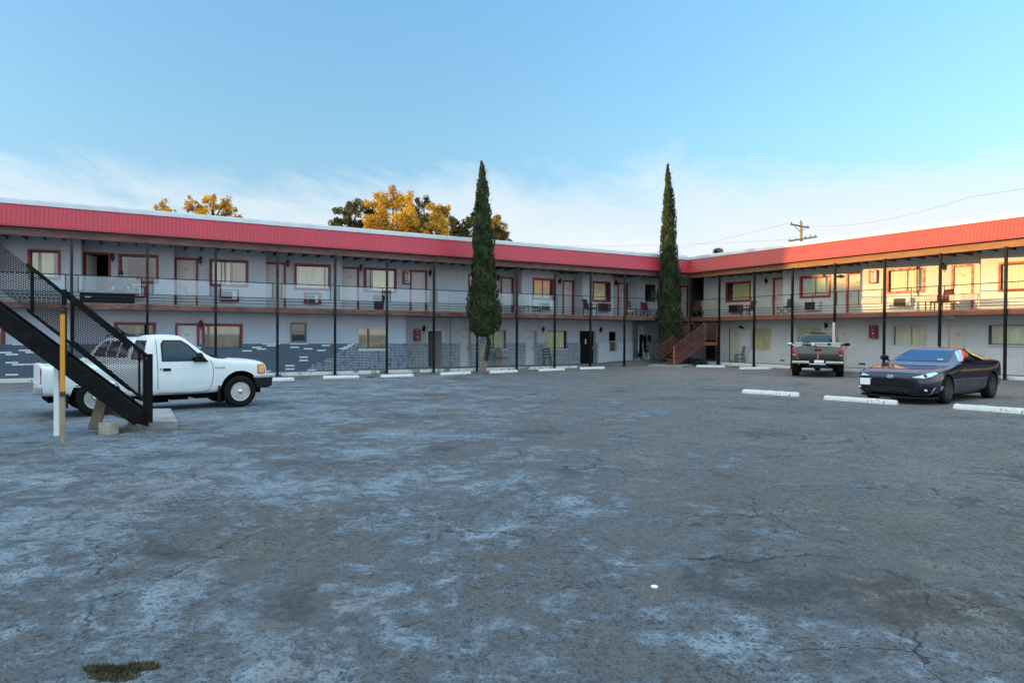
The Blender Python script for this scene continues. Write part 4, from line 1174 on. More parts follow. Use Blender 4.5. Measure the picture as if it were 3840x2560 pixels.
mb = MB(); mb.lathe([(0, -.06), (.14, -.06), (.14, .06), (0, .06)], 18, T=Matrix.Translation(G(255, 1180, -.1)), axis='y'); mb.tube([G(150, 1180, -.1), G(410, 1180, -.1)], .018, 6); build('weight_plate', mb, M['plastic_dark'], gy)
mb = MB(); mb.bb(G(300, 0).x, G(380, 0).x, -.1, .1, G(0, 1130).z, G(0, 430).z); build('weight_stack', mb, M['blackmetal'], gy)

M['bike_paint'] = mk('pale_bicycle_paint', (.55, .54, .46), .4, .2, var=.2)
M['rubber'] = mk('tyre_rubber', (.011, .011, .011), .8, spec=.15, var=.35, scale=20, bump=.3)
M['spoke'] = mk('spoked_wheel_tan', (.36, .32, .2), .5, .3, var=.2)
bk = thing('bicycle', 'pale bicycle with upright handlebars beside the white home gym', 'bicycle', M=fm('L', 2440, 2.1, GZ, .0))
RW = .34
for x in (-.52, .52):
    mb = MB(); mb.tube([(x + RW * math.cos(a), 0, RW + RW * math.sin(a)) for a in [2 * PI * i / 28 for i in range(28)]], .022, 6, closed=True); o = build('wheel', mb, M['rubber'], bk, smooth='all')
    mb = MB()
    for i in range(18):
        a = 2 * PI * i / 18; mb.bar((x, 0, RW), (x + .31 * math.cos(a), .0, RW + .31 * math.sin(a)), .004)
    mb.tube([(x + .312 * math.cos(a), 0, RW + .312 * math.sin(a)) for a in [2 * PI * i / 24 for i in range(24)]], .009, 5, closed=True)
    build('spokes', mb, M['spoke'], o)
mb = MB()
for a, b in (((-.52, 0, .34), (-.16, 0, .30)), ((-.52, 0, .34), (-.24, 0, .74)), ((-.16, 0, .30), (-.26, 0, .80)), ((-.16, 0, .30), (.36, 0, .66)), ((-.24, 0, .72), (.34, 0, .76)), ((.36, 0, .62), (.34, 0, .82))): mb.tube([a, b], .016, 6)
build('bicycle_frame', mb, M['bike_paint'], bk)
mb = MB()
for y in (-.05, .05): mb.tube([(.52, y, .34), (.40, y, .62), (.36, 0, .66)], .012, 6)
build('fork', mb, M['bike_paint'], bk)
mb = MB(); mb.tube([(.35, 0, .82), (.33, 0, .95), (.36, 0, 1.0)], .013, 6); mb.tube([(.20, -.30, 1.20), (.34, -.27, 1.22), (.38, -.08, 1.0), (.38, .08, 1.0), (.34, .27, 1.22), (.20, .30, 1.20)], .012, 6); build('handlebar', mb, M['blackmetal'], bk)
mb = MB(); mb.ball((-.28, 0, .84), 1, n=10, sc=(.15, .08, .035)); build('saddle', mb, M['plastic_dark'], bk, smooth='all')
mb = MB(); mb.lathe([(.0, -.01), (.09, -.01), (.09, .01), (0, .01)], 14, T=Matrix.Translation((-.16, -.03, .30)), axis='y'); mb.bar((-.16, -.06, .30), (-.06, -.06, .17), .02); mb.bar((-.16, .06, .30), (-.26, .06, .43), .02); build('pedals', mb, M['blackmetal'], bk)
# ------------------------------------------------------------------ brown corner staircase
M['stair_brown'] = mk('brown_stair_paint', (.15, .055, .042), .6, var=.35, scale=4, dirt=(.36, .25, .22), dirt_amt=.5)
M['stair_orange'] = mk('orange_brown_paint', (.30, .095, .05), .6, var=.25, scale=4, dirt=(.16, .07, .05), dirt_amt=.4)
M['stair_dark'] = mk('dark_stair_beam', (.03, .016, .014), .6, var=.35, scale=4)
CS = thing('corner_staircase', 'brown metal corner staircase turning on a landing up to the balcony', 'staircase', R(1.8, -2.0, 0))
A0, A1, B0, B1 = 1.2, 2.35, -3.4, -1.2
ZS, ZL = ground(R(1.8, -3.4).x, R(1.8, -3.4).y), 1.27
def cs(name, mb, m, **k): return build(name, mb, m, CS, world=True, **k)
nst = 7; rise = (ZL - ZS) / nst; go = (B1 - B0) / (nst - 1)
for i in range(1, nst):
    z = ZS + rise * i; b = B0 + go * (i - 1)
    mb = MB(); mb.bb(A0 + .05, A1 - .05, b - .03, b + go + .02, z - .05, z, T=lambda p: R(p.x, p.y, p.z))
    mb.bb(A0 + .05, A1 - .05, b - .034, b - .002, z - .052, z + .002, T=lambda p: R(p.x, p.y, p.z), mi=1)
    cs('tread', mb, [M['stair_brown'], M['deck_edge_r']])
for a in (A0 + .02, A1 - .02):
    mb = MB(); mb.bar(R(a, B0 - .05, ZS + .10), R(a, B1 + .03, ZL - .06), .04, .24); cs('stringer', mb, M['stair_brown'] if a > 2 else M['stair_dark'])
mb = MB()
mb.bb(A0, A1, B1, 0, ZL - .03, ZL, T=lambda p: R(p.x, p.y, p.z))
mb.bb(A1 - .03, A1 + .01, B1 - .01, .01, ZL - .20, ZL + .004, T=lambda p: R(p.x, p.y, p.z), mi=1)
mb.bb(A0, A1 - .03, B1 - .01, B1 + .03, ZL - .20, ZL - .031, T=lambda p: R(p.x, p.y, p.z), mi=1)
cs('landing', mb, [M['stair_brown'], M['stair_orange']])
for a, b in ((A1 - .06, B1 + .06), (A1 - .06, -.06), (A0 + .06, -.06), (A0 + .06, B1 + .06)):
    mb = MB(); p = R(a, b); mb.bar(R(a, b, ground(p.x, p.y) - .05), R(a, b, ZL - .03), .08); cs('support_leg', mb, M['stair_dark'])
# upper flight climbs to the left balcony
n2 = 7; rise2 = (Z_DT - ZL) / n2; go2 = A0 / (n2 - 1)
for i in range(1, n2):
    z = ZL + rise2 * i; a = A0 - go2 * (i - 1)
    mb = MB(); mb.bb(a - go2 - .03, a + .02, B1 + .05, -.05, z - .04, z, T=lambda p: R(p.x, p.y, p.z)); cs('tread', mb, M['stair_brown'])
for b in (B1 + .02, -.02):
    mb = MB(); mb.bar(R(A0 + .1, b, ZL - .02), R(.02, b, Z_DT - .12), .04, .22); cs('stringer', mb, M['stair_brown'])
# newels, rails and mesh
def rail(pts, m=M['stair_brown'], w=.04):
    mb = MB()
    for p, q in zip(pts[:-1], pts[1:]): mb.bar(p, q, w, w)
    cs('handrail', mb, m)
mb = MB(); mb.bar(R(A1, B0 - .08, ZS - .02), R(A1, B0 - .08, ZS + 1.14), .09, .09); cs('newel_post', mb, M['stair_orange'])
mb = MB(); mb.bar(R(A0, B0 - .08, ZS - .02), R(A0, B0 - .08, ZS + 1.30), .10, .10); cs('newel_post', mb, M['stair_dark'])
for a, b in ((A1, B1), (A1, -.03), (A0, B1), (A0, -.0)):
    mb = MB(); mb.bar(R(a, b, ZL - .1), R(a, b, ZL + 1.06), .05, .05); cs('newel_post', mb, M['stair_brown'])
rail([R(A1, B0 - .08, ZS + 1.10), R(A1, B1, ZL + 1.06), R(A1, -.03, ZL + 1.06)])
rail([R(A0, B0 - .08, ZS + 1.10), R(A0, B1, ZL + 1.06)])
rail([R(A0, -.0, ZL + 1.06), R(0.02, -.0, Z_DT + .80)]); rail([R(A0, B1, ZL + 1.06), R(.02, B1, Z_DT + .80)])
rail([R(-.02, B1, Z_HR), R(-.02, B1 + .5, Z_HR)])
for a in (A0, A1):
    rail([R(a, B0 - .08, ZS + .32), R(a, B1, ZL + .18)], w=.03)
    for t in (.36, .68):
        b = B0 + (B1 - B0) * t; z = ZS + (ZL - ZS) * t
        rail([R(a, b, z + .28), R(a, b, z + 1.08)], w=.03)
    q = MB(); vs = [R(a, B0 - .06, ZS + .33), R(a, B1, ZL + .19), R(a, B1, ZL + 1.04), R(a, B0 - .06, ZS + 1.08)]
    q.add(vs, [(0, 1, 2, 3)], 0, [[(0, 0), (2.5, 1.3), (2.5, 2.1), (0, .8)]]); cs('mesh_panel', q, M['mesh_brown'])
q = MB(); q.add([R(A1, B1, ZL + .14), R(A1, -.03, ZL + .14), R(A1, -.03, ZL + 1.04), R(A1, B1, ZL + 1.04)], [(0, 1, 2, 3)], 0, [[(0, 0), (1.2, 0), (1.2, .9), (0, .9)]]); cs('mesh_panel', q, M['mesh_brown'])
rail([R(A1, B1, ZL + .13), R(A1, -.03, ZL + .13)], w=.03)
rail([R(A1, -.18, ZL + .13), R(A1, -.18, ZL + 1.05)], M['stair_orange'], .035); rail([R(A1, B1 + .12, ZL + .13), R(A1, B1 + .12, ZL + 1.05)], M['stair_orange'], .03)

# ------------------------------------------------------------------ black staircase at the left edge
Y0 = 11.2; WD = 1.0
def sp(u, v, y=Y0): return at_depth(u, v, y)
PADP = [gp(521, 1608), gp(667, 1605), gp(640, 1557), gp(500, 1560)]
mb = MB(); mb.prism([(p.x, p.y) for p in PADP], lambda x, y, h: Vector((x, y, h)), -.25, .06)
o = build('concrete_pad', mb, M['concrete'], bevel=.012); tag(o, 'pale concrete pad at the foot of the black staircase', 'concrete pad')
SE = Vector((-UL.x, -UL.y, 0)); SN = Vector((NL.x, NL.y, 0))          # the flight runs beside the left wing
_o = at_depth(560, 1583, Y0); SO = Vector((_o.x, _o.y, 0))
def st_(u, v):
    """distance along the flight and height of a pixel on the plane of its near side"""
    p = on_plane(u, v, (SO.x, SO.y), SN); return (p - SO).dot(SE), p.z
def S3(t, l, z):
    p = SO + SE * t + SN * l; return Vector((p.x, p.y, z))
WD = .95
BS = thing('black_staircase', 'black steel staircase with diamond mesh side panel at the left edge', 'staircase', (SO.x, SO.y, .085))
def bs(name, mb, m, **k): return build(name, mb, m, BS, world=True, **k)
T3 = lambda p: S3(p.x, p.y, p.z)
(tb, zb_), (tt, zt_) = st_(553, 1556), st_(231, 1318)
slope = (zt_ - zb_) / (tt - tb); te = tb - 3.1
def zline(t): return zb_ + slope * (t - tb)
for l in (0.0, WD):
    mb = MB(); poly = [(tb + .02, zline(tb)), (tb + .02, zline(tb) - .20), (tb - .16, .09), (tb - .20, zline(tb - .20) - .34), (te, zline(te) - .33), (te, zline(te))]
    mb.prism(poly, lambda x, z, h, l=l: S3(x, l + h, z), 0, .05); bs('stringer', mb, M['blackmetal'])
for i in range(14):
    t = tb - .10 - i * .222; z = zline(t) - .09
    if z > 2.95 or t - .24 < te: break
    mb = MB(); mb.bb(t - .24, t + .02, .05, WD, z - .045, z - .01, T=T3); mb.bb(t - .002, t + .022, .05, WD, z - .05, z - .006, T=T3, mi=1)
    bs('tread', mb, [M['blackmetal'], M['concrete']])
for (u0, u1, vt, vb) in ((549, 573, 1327, 1584), (231, 250, 1085, 1330)):
    (ta, za), (tb2, _), (_, zc) = st_(u0, vt), st_(u1, vt), st_(u0, vb)
    mb = MB(); mb.bb(ta, tb2, -.03, .07, zc, za, T=T3); bs('newel_post', mb, M['blackmetal'])
(ta, za), (tb2, zc) = st_(536, 1330), st_(548, 1558); mb = MB(); mb.bb(ta, tb2, 0, .06, zc, za + .03, T=T3); bs('newel_post', mb, M['blackmetal'])
mb = MB(); mb.bb(tb - .02, tb + .08, WD - .02, WD + .08, .09, za - .1, T=T3); bs('newel_post', mb, M['blackmetal'])
def bar2(u0, v0, u1, v1, w, name='handrail', ext=0.0):
    p, q = S3(*(lambda a: (a[0], .02, a[1]))(st_(u0, v0))), S3(*(lambda a: (a[0], .02, a[1]))(st_(u1, v1)))
    if ext: p = p + (p - q).normalized() * ext
    mb = MB(); mb.bar(p, q, w, w); bs(name, mb, M['blackmetal'])
bar2(251, 1097, 553, 1335, .055); bar2(277, 1283, 549, 1507, .045, 'panel_frame')
bar2(272, 1110, 272, 1283, .035, 'panel_frame'); bar2(523, 1312, 523, 1485, .025, 'panel_frame'); bar2(541, 1327, 541, 1503, .03, 'panel_frame')
def panel(uv4, ext=None):
    a = [st_(u, v) for u, v in uv4]
    if ext: a += [(a[1][0] - ext, a[1][1] - ext * slope), (a[0][0] - ext, a[0][1] - ext * slope)]
    q = MB(); q.add([S3(t, .03, z) for t, z in a], [(0, 1, 2, 3)], 0, [a]); bs('mesh_panel', q, M['mesh_dark'])
panel([(274, 1284), (541, 1504), (541, 1327), (274, 1114)])
# rail and panel go on up beyond the edge of the photograph
bar2(231, 1095, 100, 990, .055, ext=1.3); bar2(231, 1262, 100, 1160, .045, 'panel_frame', ext=1.3); bar2(120, 1012, 120, 1170, .035, 'panel_frame')
panel([(229, 1258), (229, 1092)], 2.1)
for l in (.06, WD - .1):
    mb = MB(); mb.bb(te + .2, te + .3, l, l + .09, -.05, zline(te) - .3, T=T3); bs('support_leg', mb, M['blackmetal'])
mb = MB(); mb.bb(te - 1.5, te + .02, 0, WD + .05, zline(te) - .14, zline(te) - .02, T=T3); bs('landing', mb, M['blackmetal'])

# ---- yellow pole, white post, block, boards and stones under the stairs
M['yellow'] = mk('yellow_pole_paint', (.72, .30, .02), .5, var=.12, scale=3, dirt=(.16, .09, .04), dirt_amt=.35, stretch=(1, 1, .3))
M['tan_pole'] = mk('weathered_tan_pole', (.36, .25, .17), .7, var=.3, scale=6, dirt=(.12, .08, .06), dirt_amt=.5)
M['rust'] = mk('rusty_iron', (.075, .038, .03), .85, var=.5, scale=14, bump=.3)
b = gp(235, 1657); b = Vector((b.x, b.y, b.z)); yp = b.y
t = thing('yellow_pole', 'slim yellow pole with rusty top and tan foot before the black staircase', 'pole', b)
def pz(v): return at_depth(235, v, yp).z - b.z
mb = MB(); mb.tube([(0, 0, -.05), (0, 0, pz(1487))], .034, 12); build('pole_foot', mb, M['tan_pole'], t, smooth=True)
mb = MB(); mb.tube([(0, 0, pz(1487)), (0, 0, pz(1468)), (0, 0, pz(1467))], [.037, .037, .03], 12); build('pole_joint', mb, M['rust'], t, smooth=True)
mb = MB(); mb.tube([(0, 0, pz(1468)), (0, 0, pz(1176))], .033, 12); build('pole_shaft', mb, M['yellow'], t, smooth=True)
mb = MB(); mb.tube([(0, 0, pz(1178)), (0, 0, pz(1150))], .036, 10); mb.box((.0, 0, pz(1148)), (.10, .08, .03)); mb.tube([(-.05, -.03, pz(1164)), (.05, -.03, pz(1164))], .012, 6); build('top_bracket', mb, M['rust'], t)
b = gp(216, 1632)
t = thing('white_post', 'short white square post at the left edge behind the yellow pole', 'post', b)
hh = at_depth(216, 1367, b.y).z - b.z
mb = MB(); mb.bb(-.04, .04, -.04, .04, -.1, hh); build('shaft', mb, M['stop_paint'], t, bevel=.008)
p, q = gp(367, 1629), gp(437, 1622)
wb = (at_depth(418, 1629, p.y) - p).x
t = build('concrete_block', MB().bb(-wb / 2, wb / 2, 0, .20, -.02, .195), M['concrete'], bevel=.02)
M['block'] = mk('tan_concrete_block', (.42, .36, .28), .9, var=.3, scale=7, dirt=(.10, .085, .07), dirt_amt=.6, bump=.5, bscale=18)
t.data.materials[0] = M['block']
t.matrix_world = TR((p.x + wb / 2 - .02, p.y, p.z), math.radians(-14)); tag(t, 'tan concrete block lying under the black staircase', 'concrete block')
M['old_wood'] = mk('weathered_board', (.17, .125, .09), .85, var=.45, scale=4, dirt=(.05, .04, .035), dirt_amt=.6, bump=.3, stretch=(1, 1, .3))
def board(label, pts, y0, y1, th=.03):
    """a flat board through four pixel corners on a slightly leaning plane"""
    vs = [at_depth(u, v, y) for (u, v), y in zip(pts, (y0, y0, y1, y1))]
    for k in (0, 1): vs[k].z = max(vs[k].z, 0.0)
    nrm = (vs[1] - vs[0]).cross(vs[3] - vs[0]).normalized() * th
    mb = MB(); mb.add(vs + [v + nrm for v in vs], [(0, 1, 2, 3), (7, 6, 5, 4), (0, 4, 5, 1), (1, 5, 6, 2), (2, 6, 7, 3), (3, 7, 4, 0)])
    return tag(build('scrap_board', mb, M['old_wood']), label, 'board', 'old boards under the staircase')
board('wide weathered board leaning against the underside of the black staircase', [(332, 1617), (376, 1617), (408, 1492), (372, 1480)], 11.05, 11.35)
board('short dark board sticking out sideways under the black staircase', [(402, 1548), (470, 1570), (466, 1556), (402, 1520)], 11.4, 11.4)
M['stone'] = mk('grey_stone', (.22, .20, .18), .9, var=.35, scale=9, bump=.5, bscale=14)
for (u, v, r_, lab) in ((486, 1613, .09, 'grey flat stone left of the concrete pad'), (503, 1612, .13, 'dark upright stone touching the concrete pad')):
    p = gp(u, v); mb = MB(); mb.ball((0, 0, r_ * .55), 1, n=9, sc=(r_, r_ * .8, r_ * .75))
    rr = random.Random(int(u)); mb.v = [(x + rr.uniform(-.02, .02), y + rr.uniform(-.02, .02), z + rr.uniform(-.015, .015)) for x, y, z in mb.v]
    o = build('stone', mb, M['stone']); o.matrix_world = TR(p); tag(o, lab, 'stone', 'stones by the concrete pad')
# a bottle cap sized white lid on the asphalt
p = gp(2454, 2200); mb = MB(); mb.lathe([(0, .008), (.019, .008), (.023, .005), (.023, 0), (0, 0)], 16)
o = build('cup_lid', mb, M['plate_white']); o.matrix_world = TR((p.x, p.y, p.z + .001)); tag(o, 'small round white lid lying on the asphalt', 'lid')

# ------------------------------------------------------------------ the person on the balcony, seen from behind
M['skin'] = mk('brown_skin', (.20, .115, .08), .55, var=.1)
M['hair'] = mk('black_hair', (.012, .010, .010), .6, var=.3, scale=40)
M['shirt'] = mk('dark_blue_shirt', (.03, .042, .085), .85, var=.3, scale=6)
M['trousers'] = mk('dark_trousers', (.025, .025, .03), .85, var=.3)
def skin_mesh(name, joints, bones, mat, parent, sub_=2):
    """one continuous surface grown round a chain of joints: joints name -> (point, radius)"""
    names = list(joints); me = bpy.data.meshes.new(name)
    me.from_pydata([joints[k][0] for k in names], [(names.index(a), names.index(b)) for a, b in bones], [])
    o = bpy.data.objects.new(name, me); COL.objects.link(o)
    md = o.modifiers.new('skin', 'SKIN'); md.use_smooth_shade = True
    for i, k in enumerate(names):
        r = joints[k][1]; sv_ = me.skin_vertices[0].data[i]
        sv_.radius = r if isinstance(r, tuple) else (r, r); sv_.use_root = (i == 0)
    sb = o.modifiers.new('sub', 'SUBSURF'); sb.levels = sub_; sb.render_levels = sub_
    dg = bpy.context.evaluated_depsgraph_get(); dg.update()
    nm = bpy.data.meshes.new_from_object(o.evaluated_get(dg)); nm.name = name
    bpy.data.objects.remove(o); bpy.data.meshes.remove(me)
    nm.materials.clear(); nm.materials.append(mat)
    nm.polygons.foreach_set('use_smooth', [True] * len(nm.polygons))
    r_ = bpy.data.objects.new(name, nm); COL.objects.link(r_); r_.parent = parent
    return r_
PM = fm('L', 453, .62, DK, .10)
ar = thing('patterned_armchair', 'patterned grey armchair on the balcony in which a person sits', 'chair', M=PM)
M['pattern'] = mk('patterned_cloth', (.30, .27, .27), .9, var=.75, scale=22)
for sx in (-1, 1):
    mb = MB(); mb.bb(sx * .37 - .08, sx * .37 + .08, -.34, .30, .04, .56); build('arm', mb, M['pattern'], ar, bevel=.04)
mb = MB(); mb.bb(-.29, .29, -.22, .32, .05, .38); build('seat', mb, M['uphol_gray'], ar, bevel=.03)
mb = MB(); mb.bb(-.44, .44, -.38, -.23, .04, .50); build('backrest', mb, M['plastic_dark'], ar, bevel=.04)
for sx in (-1, 1):
    for y in (-.33, .27):
        mb = MB(); mb.bb(sx * .38 - .02, sx * .38 + .02, y - .02, y + .02, 0, .05); build('foot', mb, M['wood_black'], ar)
# sits with the back to the court (local -y), legs towards the wall (+y)
pe = thing('person', 'person with short black hair in a dark blue shirt, seated with back to the court', 'person', M=PM)
J = {'pelvis': ((0, -.02, .48), (.19, .16)), 'waist': ((0, -.06, .64), (.19, .15)), 'chest': ((0, -.07, .84), (.20, .15)), 'neck0': ((0, -.05, .98), (.10, .09)), 'neck': ((0, -.02, 1.05), .06), 'skull0': ((0, .01, 1.12), (.070, .080)), 'skull': ((0, .02, 1.20), (.075, .092)), 'crown': ((0, .01, 1.26), (.055, .065))}
Bn = [('pelvis', 'waist'), ('waist', 'chest'), ('chest', 'neck0'), ('neck0', 'neck'), ('neck', 'skull0'), ('skull0', 'skull'), ('skull', 'crown')]
for s_, sx in (('l', -1), ('r', 1)):
    J['sh' + s_] = ((sx * .22, -.05, .93), .085); J['el' + s_] = ((sx * .36, -.03, .66), .055); J['wr' + s_] = ((sx * .35, .20, .60), .034); J['pa' + s_] = ((sx * .34, .27, .595), (.042, .02))
    J['hip' + s_] = ((sx * .11, .05, .47), .10); J['kn' + s_] = ((sx * .17, .46, .49), .068); J['an' + s_] = ((sx * .17, .50, .09), .042); J['to' + s_] = ((sx * .18, .66, .045), .036)
    Bn += [('chest', 'sh' + s_), ('sh' + s_, 'el' + s_), ('el' + s_, 'wr' + s_), ('wr' + s_, 'pa' + s_), ('pelvis', 'hip' + s_), ('hip' + s_, 'kn' + s_), ('kn' + s_, 'an' + s_), ('an' + s_, 'to' + s_)]
    for k, (dx, ln) in enumerate(((-.030, .062), (-.010, .075), (.011, .070), (.031, .055))):
        a = 'f%d%s' % (k, s_); J[a] = ((sx * .34 + dx, .31 + ln * .4, .592), .0095); J[a + 'b'] = ((sx * .34 + dx * 1.15, .31 + ln, .572), .008)
        Bn += [('pa' + s_, a), (a, a + 'b')]
    J['th' + s_] = ((sx * .34 - sx * .05, .27, .588), .010); J['thb' + s_] = ((sx * .34 - sx * .066, .305, .575), .009); Bn += [('pa' + s_, 'th' + s_), ('th' + s_, 'thb' + s_)]
body = skin_mesh('body', J, Bn, M['skin'], pe)
mb = MB(); mb.ball((0, .10, 1.18), 1, n=6, sc=(.014, .022, .018)); mb.ball((-.078, .02, 1.18), 1, n=6, sc=(.012, .02, .03)); mb.ball((.078, .02, 1.18), 1, n=6, sc=(.012, .02, .03)); build('ears_and_nose', mb, M['skin'], pe, smooth='all')
mb = MB(); mb.ball((-.03, .105, 1.205), 1, n=6, sc=(.011, .006, .006)); mb.ball((.03, .105, 1.205), 1, n=6, sc=(.011, .006, .006)); mb.ball((0, .102, 1.135), 1, n=6, sc=(.022, .006, .005)); build('eyes_and_mouth', mb, M['black_mark'], pe)
mb = MB(); mb.ball((0, -.004, 1.225), 1, n=16, sc=(.090, .098, .092)); mb.v = [(x, y if y < .075 else .075, max(z, 1.15 if y < .02 else 1.235)) for x, y, z in mb.v]; build('hair', mb, M['hair'], pe, smooth='all')
J2 = {k: (v[0], tuple(x * 1.10 + .012 for x in v[1]) if isinstance(v[1], tuple) else v[1] * 1.12 + .012) for k, v in J.items() if k in ('pelvis', 'waist', 'chest', 'neck0', 'shl', 'ell', 'shr', 'elr')}
for s_, sx in (('l', -1), ('r', 1)): J2['el' + s_] = ((sx * .335, -.034, .71), .075)
skin_mesh('shirt', J2, [('pelvis', 'waist'), ('waist', 'chest'), ('chest', 'neck0'), ('chest', 'shl'), ('shl', 'ell'), ('chest', 'shr'), ('shr', 'elr')], M['shirt'], pe)
J3 = {k: (J[k][0], J[k][1] * 1.15 + .012) for k in ('hipl', 'knl', 'anl', 'hipr', 'knr', 'anr')}
J3 = {'pel': ((0, .0, .46), (.19, .15)), **J3}
skin_mesh('trousers', J3, [('pel', 'hipl'), ('hipl', 'knl'), ('knl', 'anl'), ('pel', 'hipr'), ('hipr', 'knr'), ('knr', 'anr')], M['trousers'], pe)

# ------------------------------------------------------------------ small dog on the balcony
M['fur'] = mk('tan_white_fur', (.46, .27, .14), .9, var=.3, scale=9, dirt=(.72, .62, .5), dirt_amt=.9)
M['fur_w'] = mk('pale_fur', (.66, .56, .44), .9, var=.2, scale=12)
dg_ = thing('dog', 'small tan and white dog standing under a black chair on the balcony', 'dog', M=fm('L', 2362, .35, DK, .12))
DJ = {'rump': ((-.15, 0, .27), (.075, .07)), 'loin': ((-.05, 0, .275), (.068, .062)), 'chest': ((.09, 0, .265), (.085, .075)), 'neck': ((.17, 0, .32), .05), 'head': ((.215, 0, .37), (.052, .052)), 'muz': ((.275, 0, .355), .030), 'nose': ((.305, 0, .352), .020),
      't1': ((-.21, 0, .31), .026), 't2': ((-.26, 0, .38), .022), 't3': ((-.24, 0, .44), .014)}
DB_ = [('rump', 'loin'), ('loin', 'chest'), ('chest', 'neck'), ('neck', 'head'), ('head', 'muz'), ('muz', 'nose'), ('rump', 't1'), ('t1', 't2'), ('t2', 't3')]
for s_, y in (('l', .05), ('r', -.05)):
    DJ['fs' + s_] = ((.10, y, .20), .036); DJ['fk' + s_] = ((.10, y, .10), .022); DJ['ff' + s_] = ((.105, y, .015), .020); DJ['fp' + s_] = ((.13, y, .015), .018)
    DJ['ht' + s_] = ((-.13, y, .19), .045); DJ['hs' + s_] = ((-.10, y, .135), .030); DJ['hh' + s_] = ((-.17, y, .09), .020); DJ['hf' + s_] = ((-.155, y, .015), .019); DJ['hp' + s_] = ((-.13, y, .015), .018)
    DJ['e' + s_] = ((.20, y * .8, .42), .022); DJ['et' + s_] = ((.19, y * 1.1, .46), .010)
    DB_ += [('chest', 'fs' + s_), ('fs' + s_, 'fk' + s_), ('fk' + s_, 'ff' + s_), ('ff' + s_, 'fp' + s_), ('rump', 'ht' + s_), ('ht' + s_, 'hs' + s_), ('hs' + s_, 'hh' + s_), ('hh' + s_, 'hf' + s_), ('hf' + s_, 'hp' + s_), ('head', 'e' + s_), ('e' + s_, 'et' + s_)]
skin_mesh('body', DJ, DB_, M['fur'], dg_)
mb = MB(); mb.ball((.322, 0, .358), 1, n=6, sc=(.010, .012, .010)); mb.ball((.255, -.035, .385), 1, n=6, sc=(.007, .005, .007)); mb.ball((.255, .035, .385), 1, n=6, sc=(.007, .005, .007)); build('nose_and_eyes', mb, M['black_mark'], dg_)
# ------------------------------------------------------------------ vehicles: x forward, y left, z up
def paint(name, col, metal=0.0, rough=.35, coat=.8, dirt=(.3, .27, .24), da=.12):
    return mk(name, col, rough, metal, var=.05, scale=2, dirt=dirt, dirt_amt=da, coat=coat, rv=.05)
M['p_white'] = paint('white_car_paint', (.74, .76, .77), 0, .45, .12, (.42, .40, .36), .22)
M['p_suv'] = paint('white_wagon_paint', (.70, .72, .74), 0, .45, .12, (.4, .38, .35), .2)
M['p_olive'] = paint('dark_olive_paint', (.062, .060, .050), .35, .32, .8, (.16, .14, .11), .35)
M['p_navy'] = paint('dark_navy_paint', (.006, .012, .036), .4, .24, .7, (.05, .05, .05), .10)
M['chrome'] = mk('worn_chrome', (.62, .62, .63), .22, 1.0, var=.1, dirt=(.3, .28, .26), dirt_amt=.35, rv=.08)
M['steel_rim'] = mk('silver_steel_rim', (.50, .50, .50), .35, .8, var=.12, dirt=(.2, .18, .16), dirt_amt=.3)
M['black_rim'] = mk('black_alloy', (.060, .060, .064), .28, .6, var=.2)
M['trim'] = mk('black_car_trim', (.010, .010, .011), .6, spec=.2, var=.25)
M['under'] = mk('underbody_black', (.004, .004, .004), .9, spec=.05, var=.3)
M['amber'] = mk('amber_lens', (.85, .30, .015), .2, var=.1, coat=.8)
M['red_lens'] = mk('red_tail_lens', (.32, .012, .015), .15, var=.15, coat=.9)
M['lamp_clear'] = mk('clear_lamp_lens', (.62, .66, .70), .12, .3, var=.15, coat=1.0)
M['seam'] = mk('panel_gap', (.03, .03, .032), .8, var=.1)
M['strap'] = mk('orange_ratchet_strap', (.55, .13, .07), .7, var=.25, scale=20)
M['lumber'] = mk('pale_lumber', (.66, .55, .44), .7, var=.12, scale=4, stretch=(3, 3, .4))

def hs(x, w, zb, zt, df=0.0, sh=.13):
    return (x, [(0, zb), (w * .88, zb), (w * .985, zb + .07), (w, zb + (zt - zb) * .45), (w * .985, zt - sh + df * .5), (w * .94, zt - .035 + df), (w * .76, zt + df * .4), (0, zt + .018)])
def cab(x, w, zb, belt, zr, wr):
    return (x, [(0, zb), (w * .88, zb), (w * .985, zb + .07), (w, zb + (belt - zb) * .5), (w * .975, belt), (wr, zr - .075), (wr * .82, zr - .012), (0, zr + .012)])

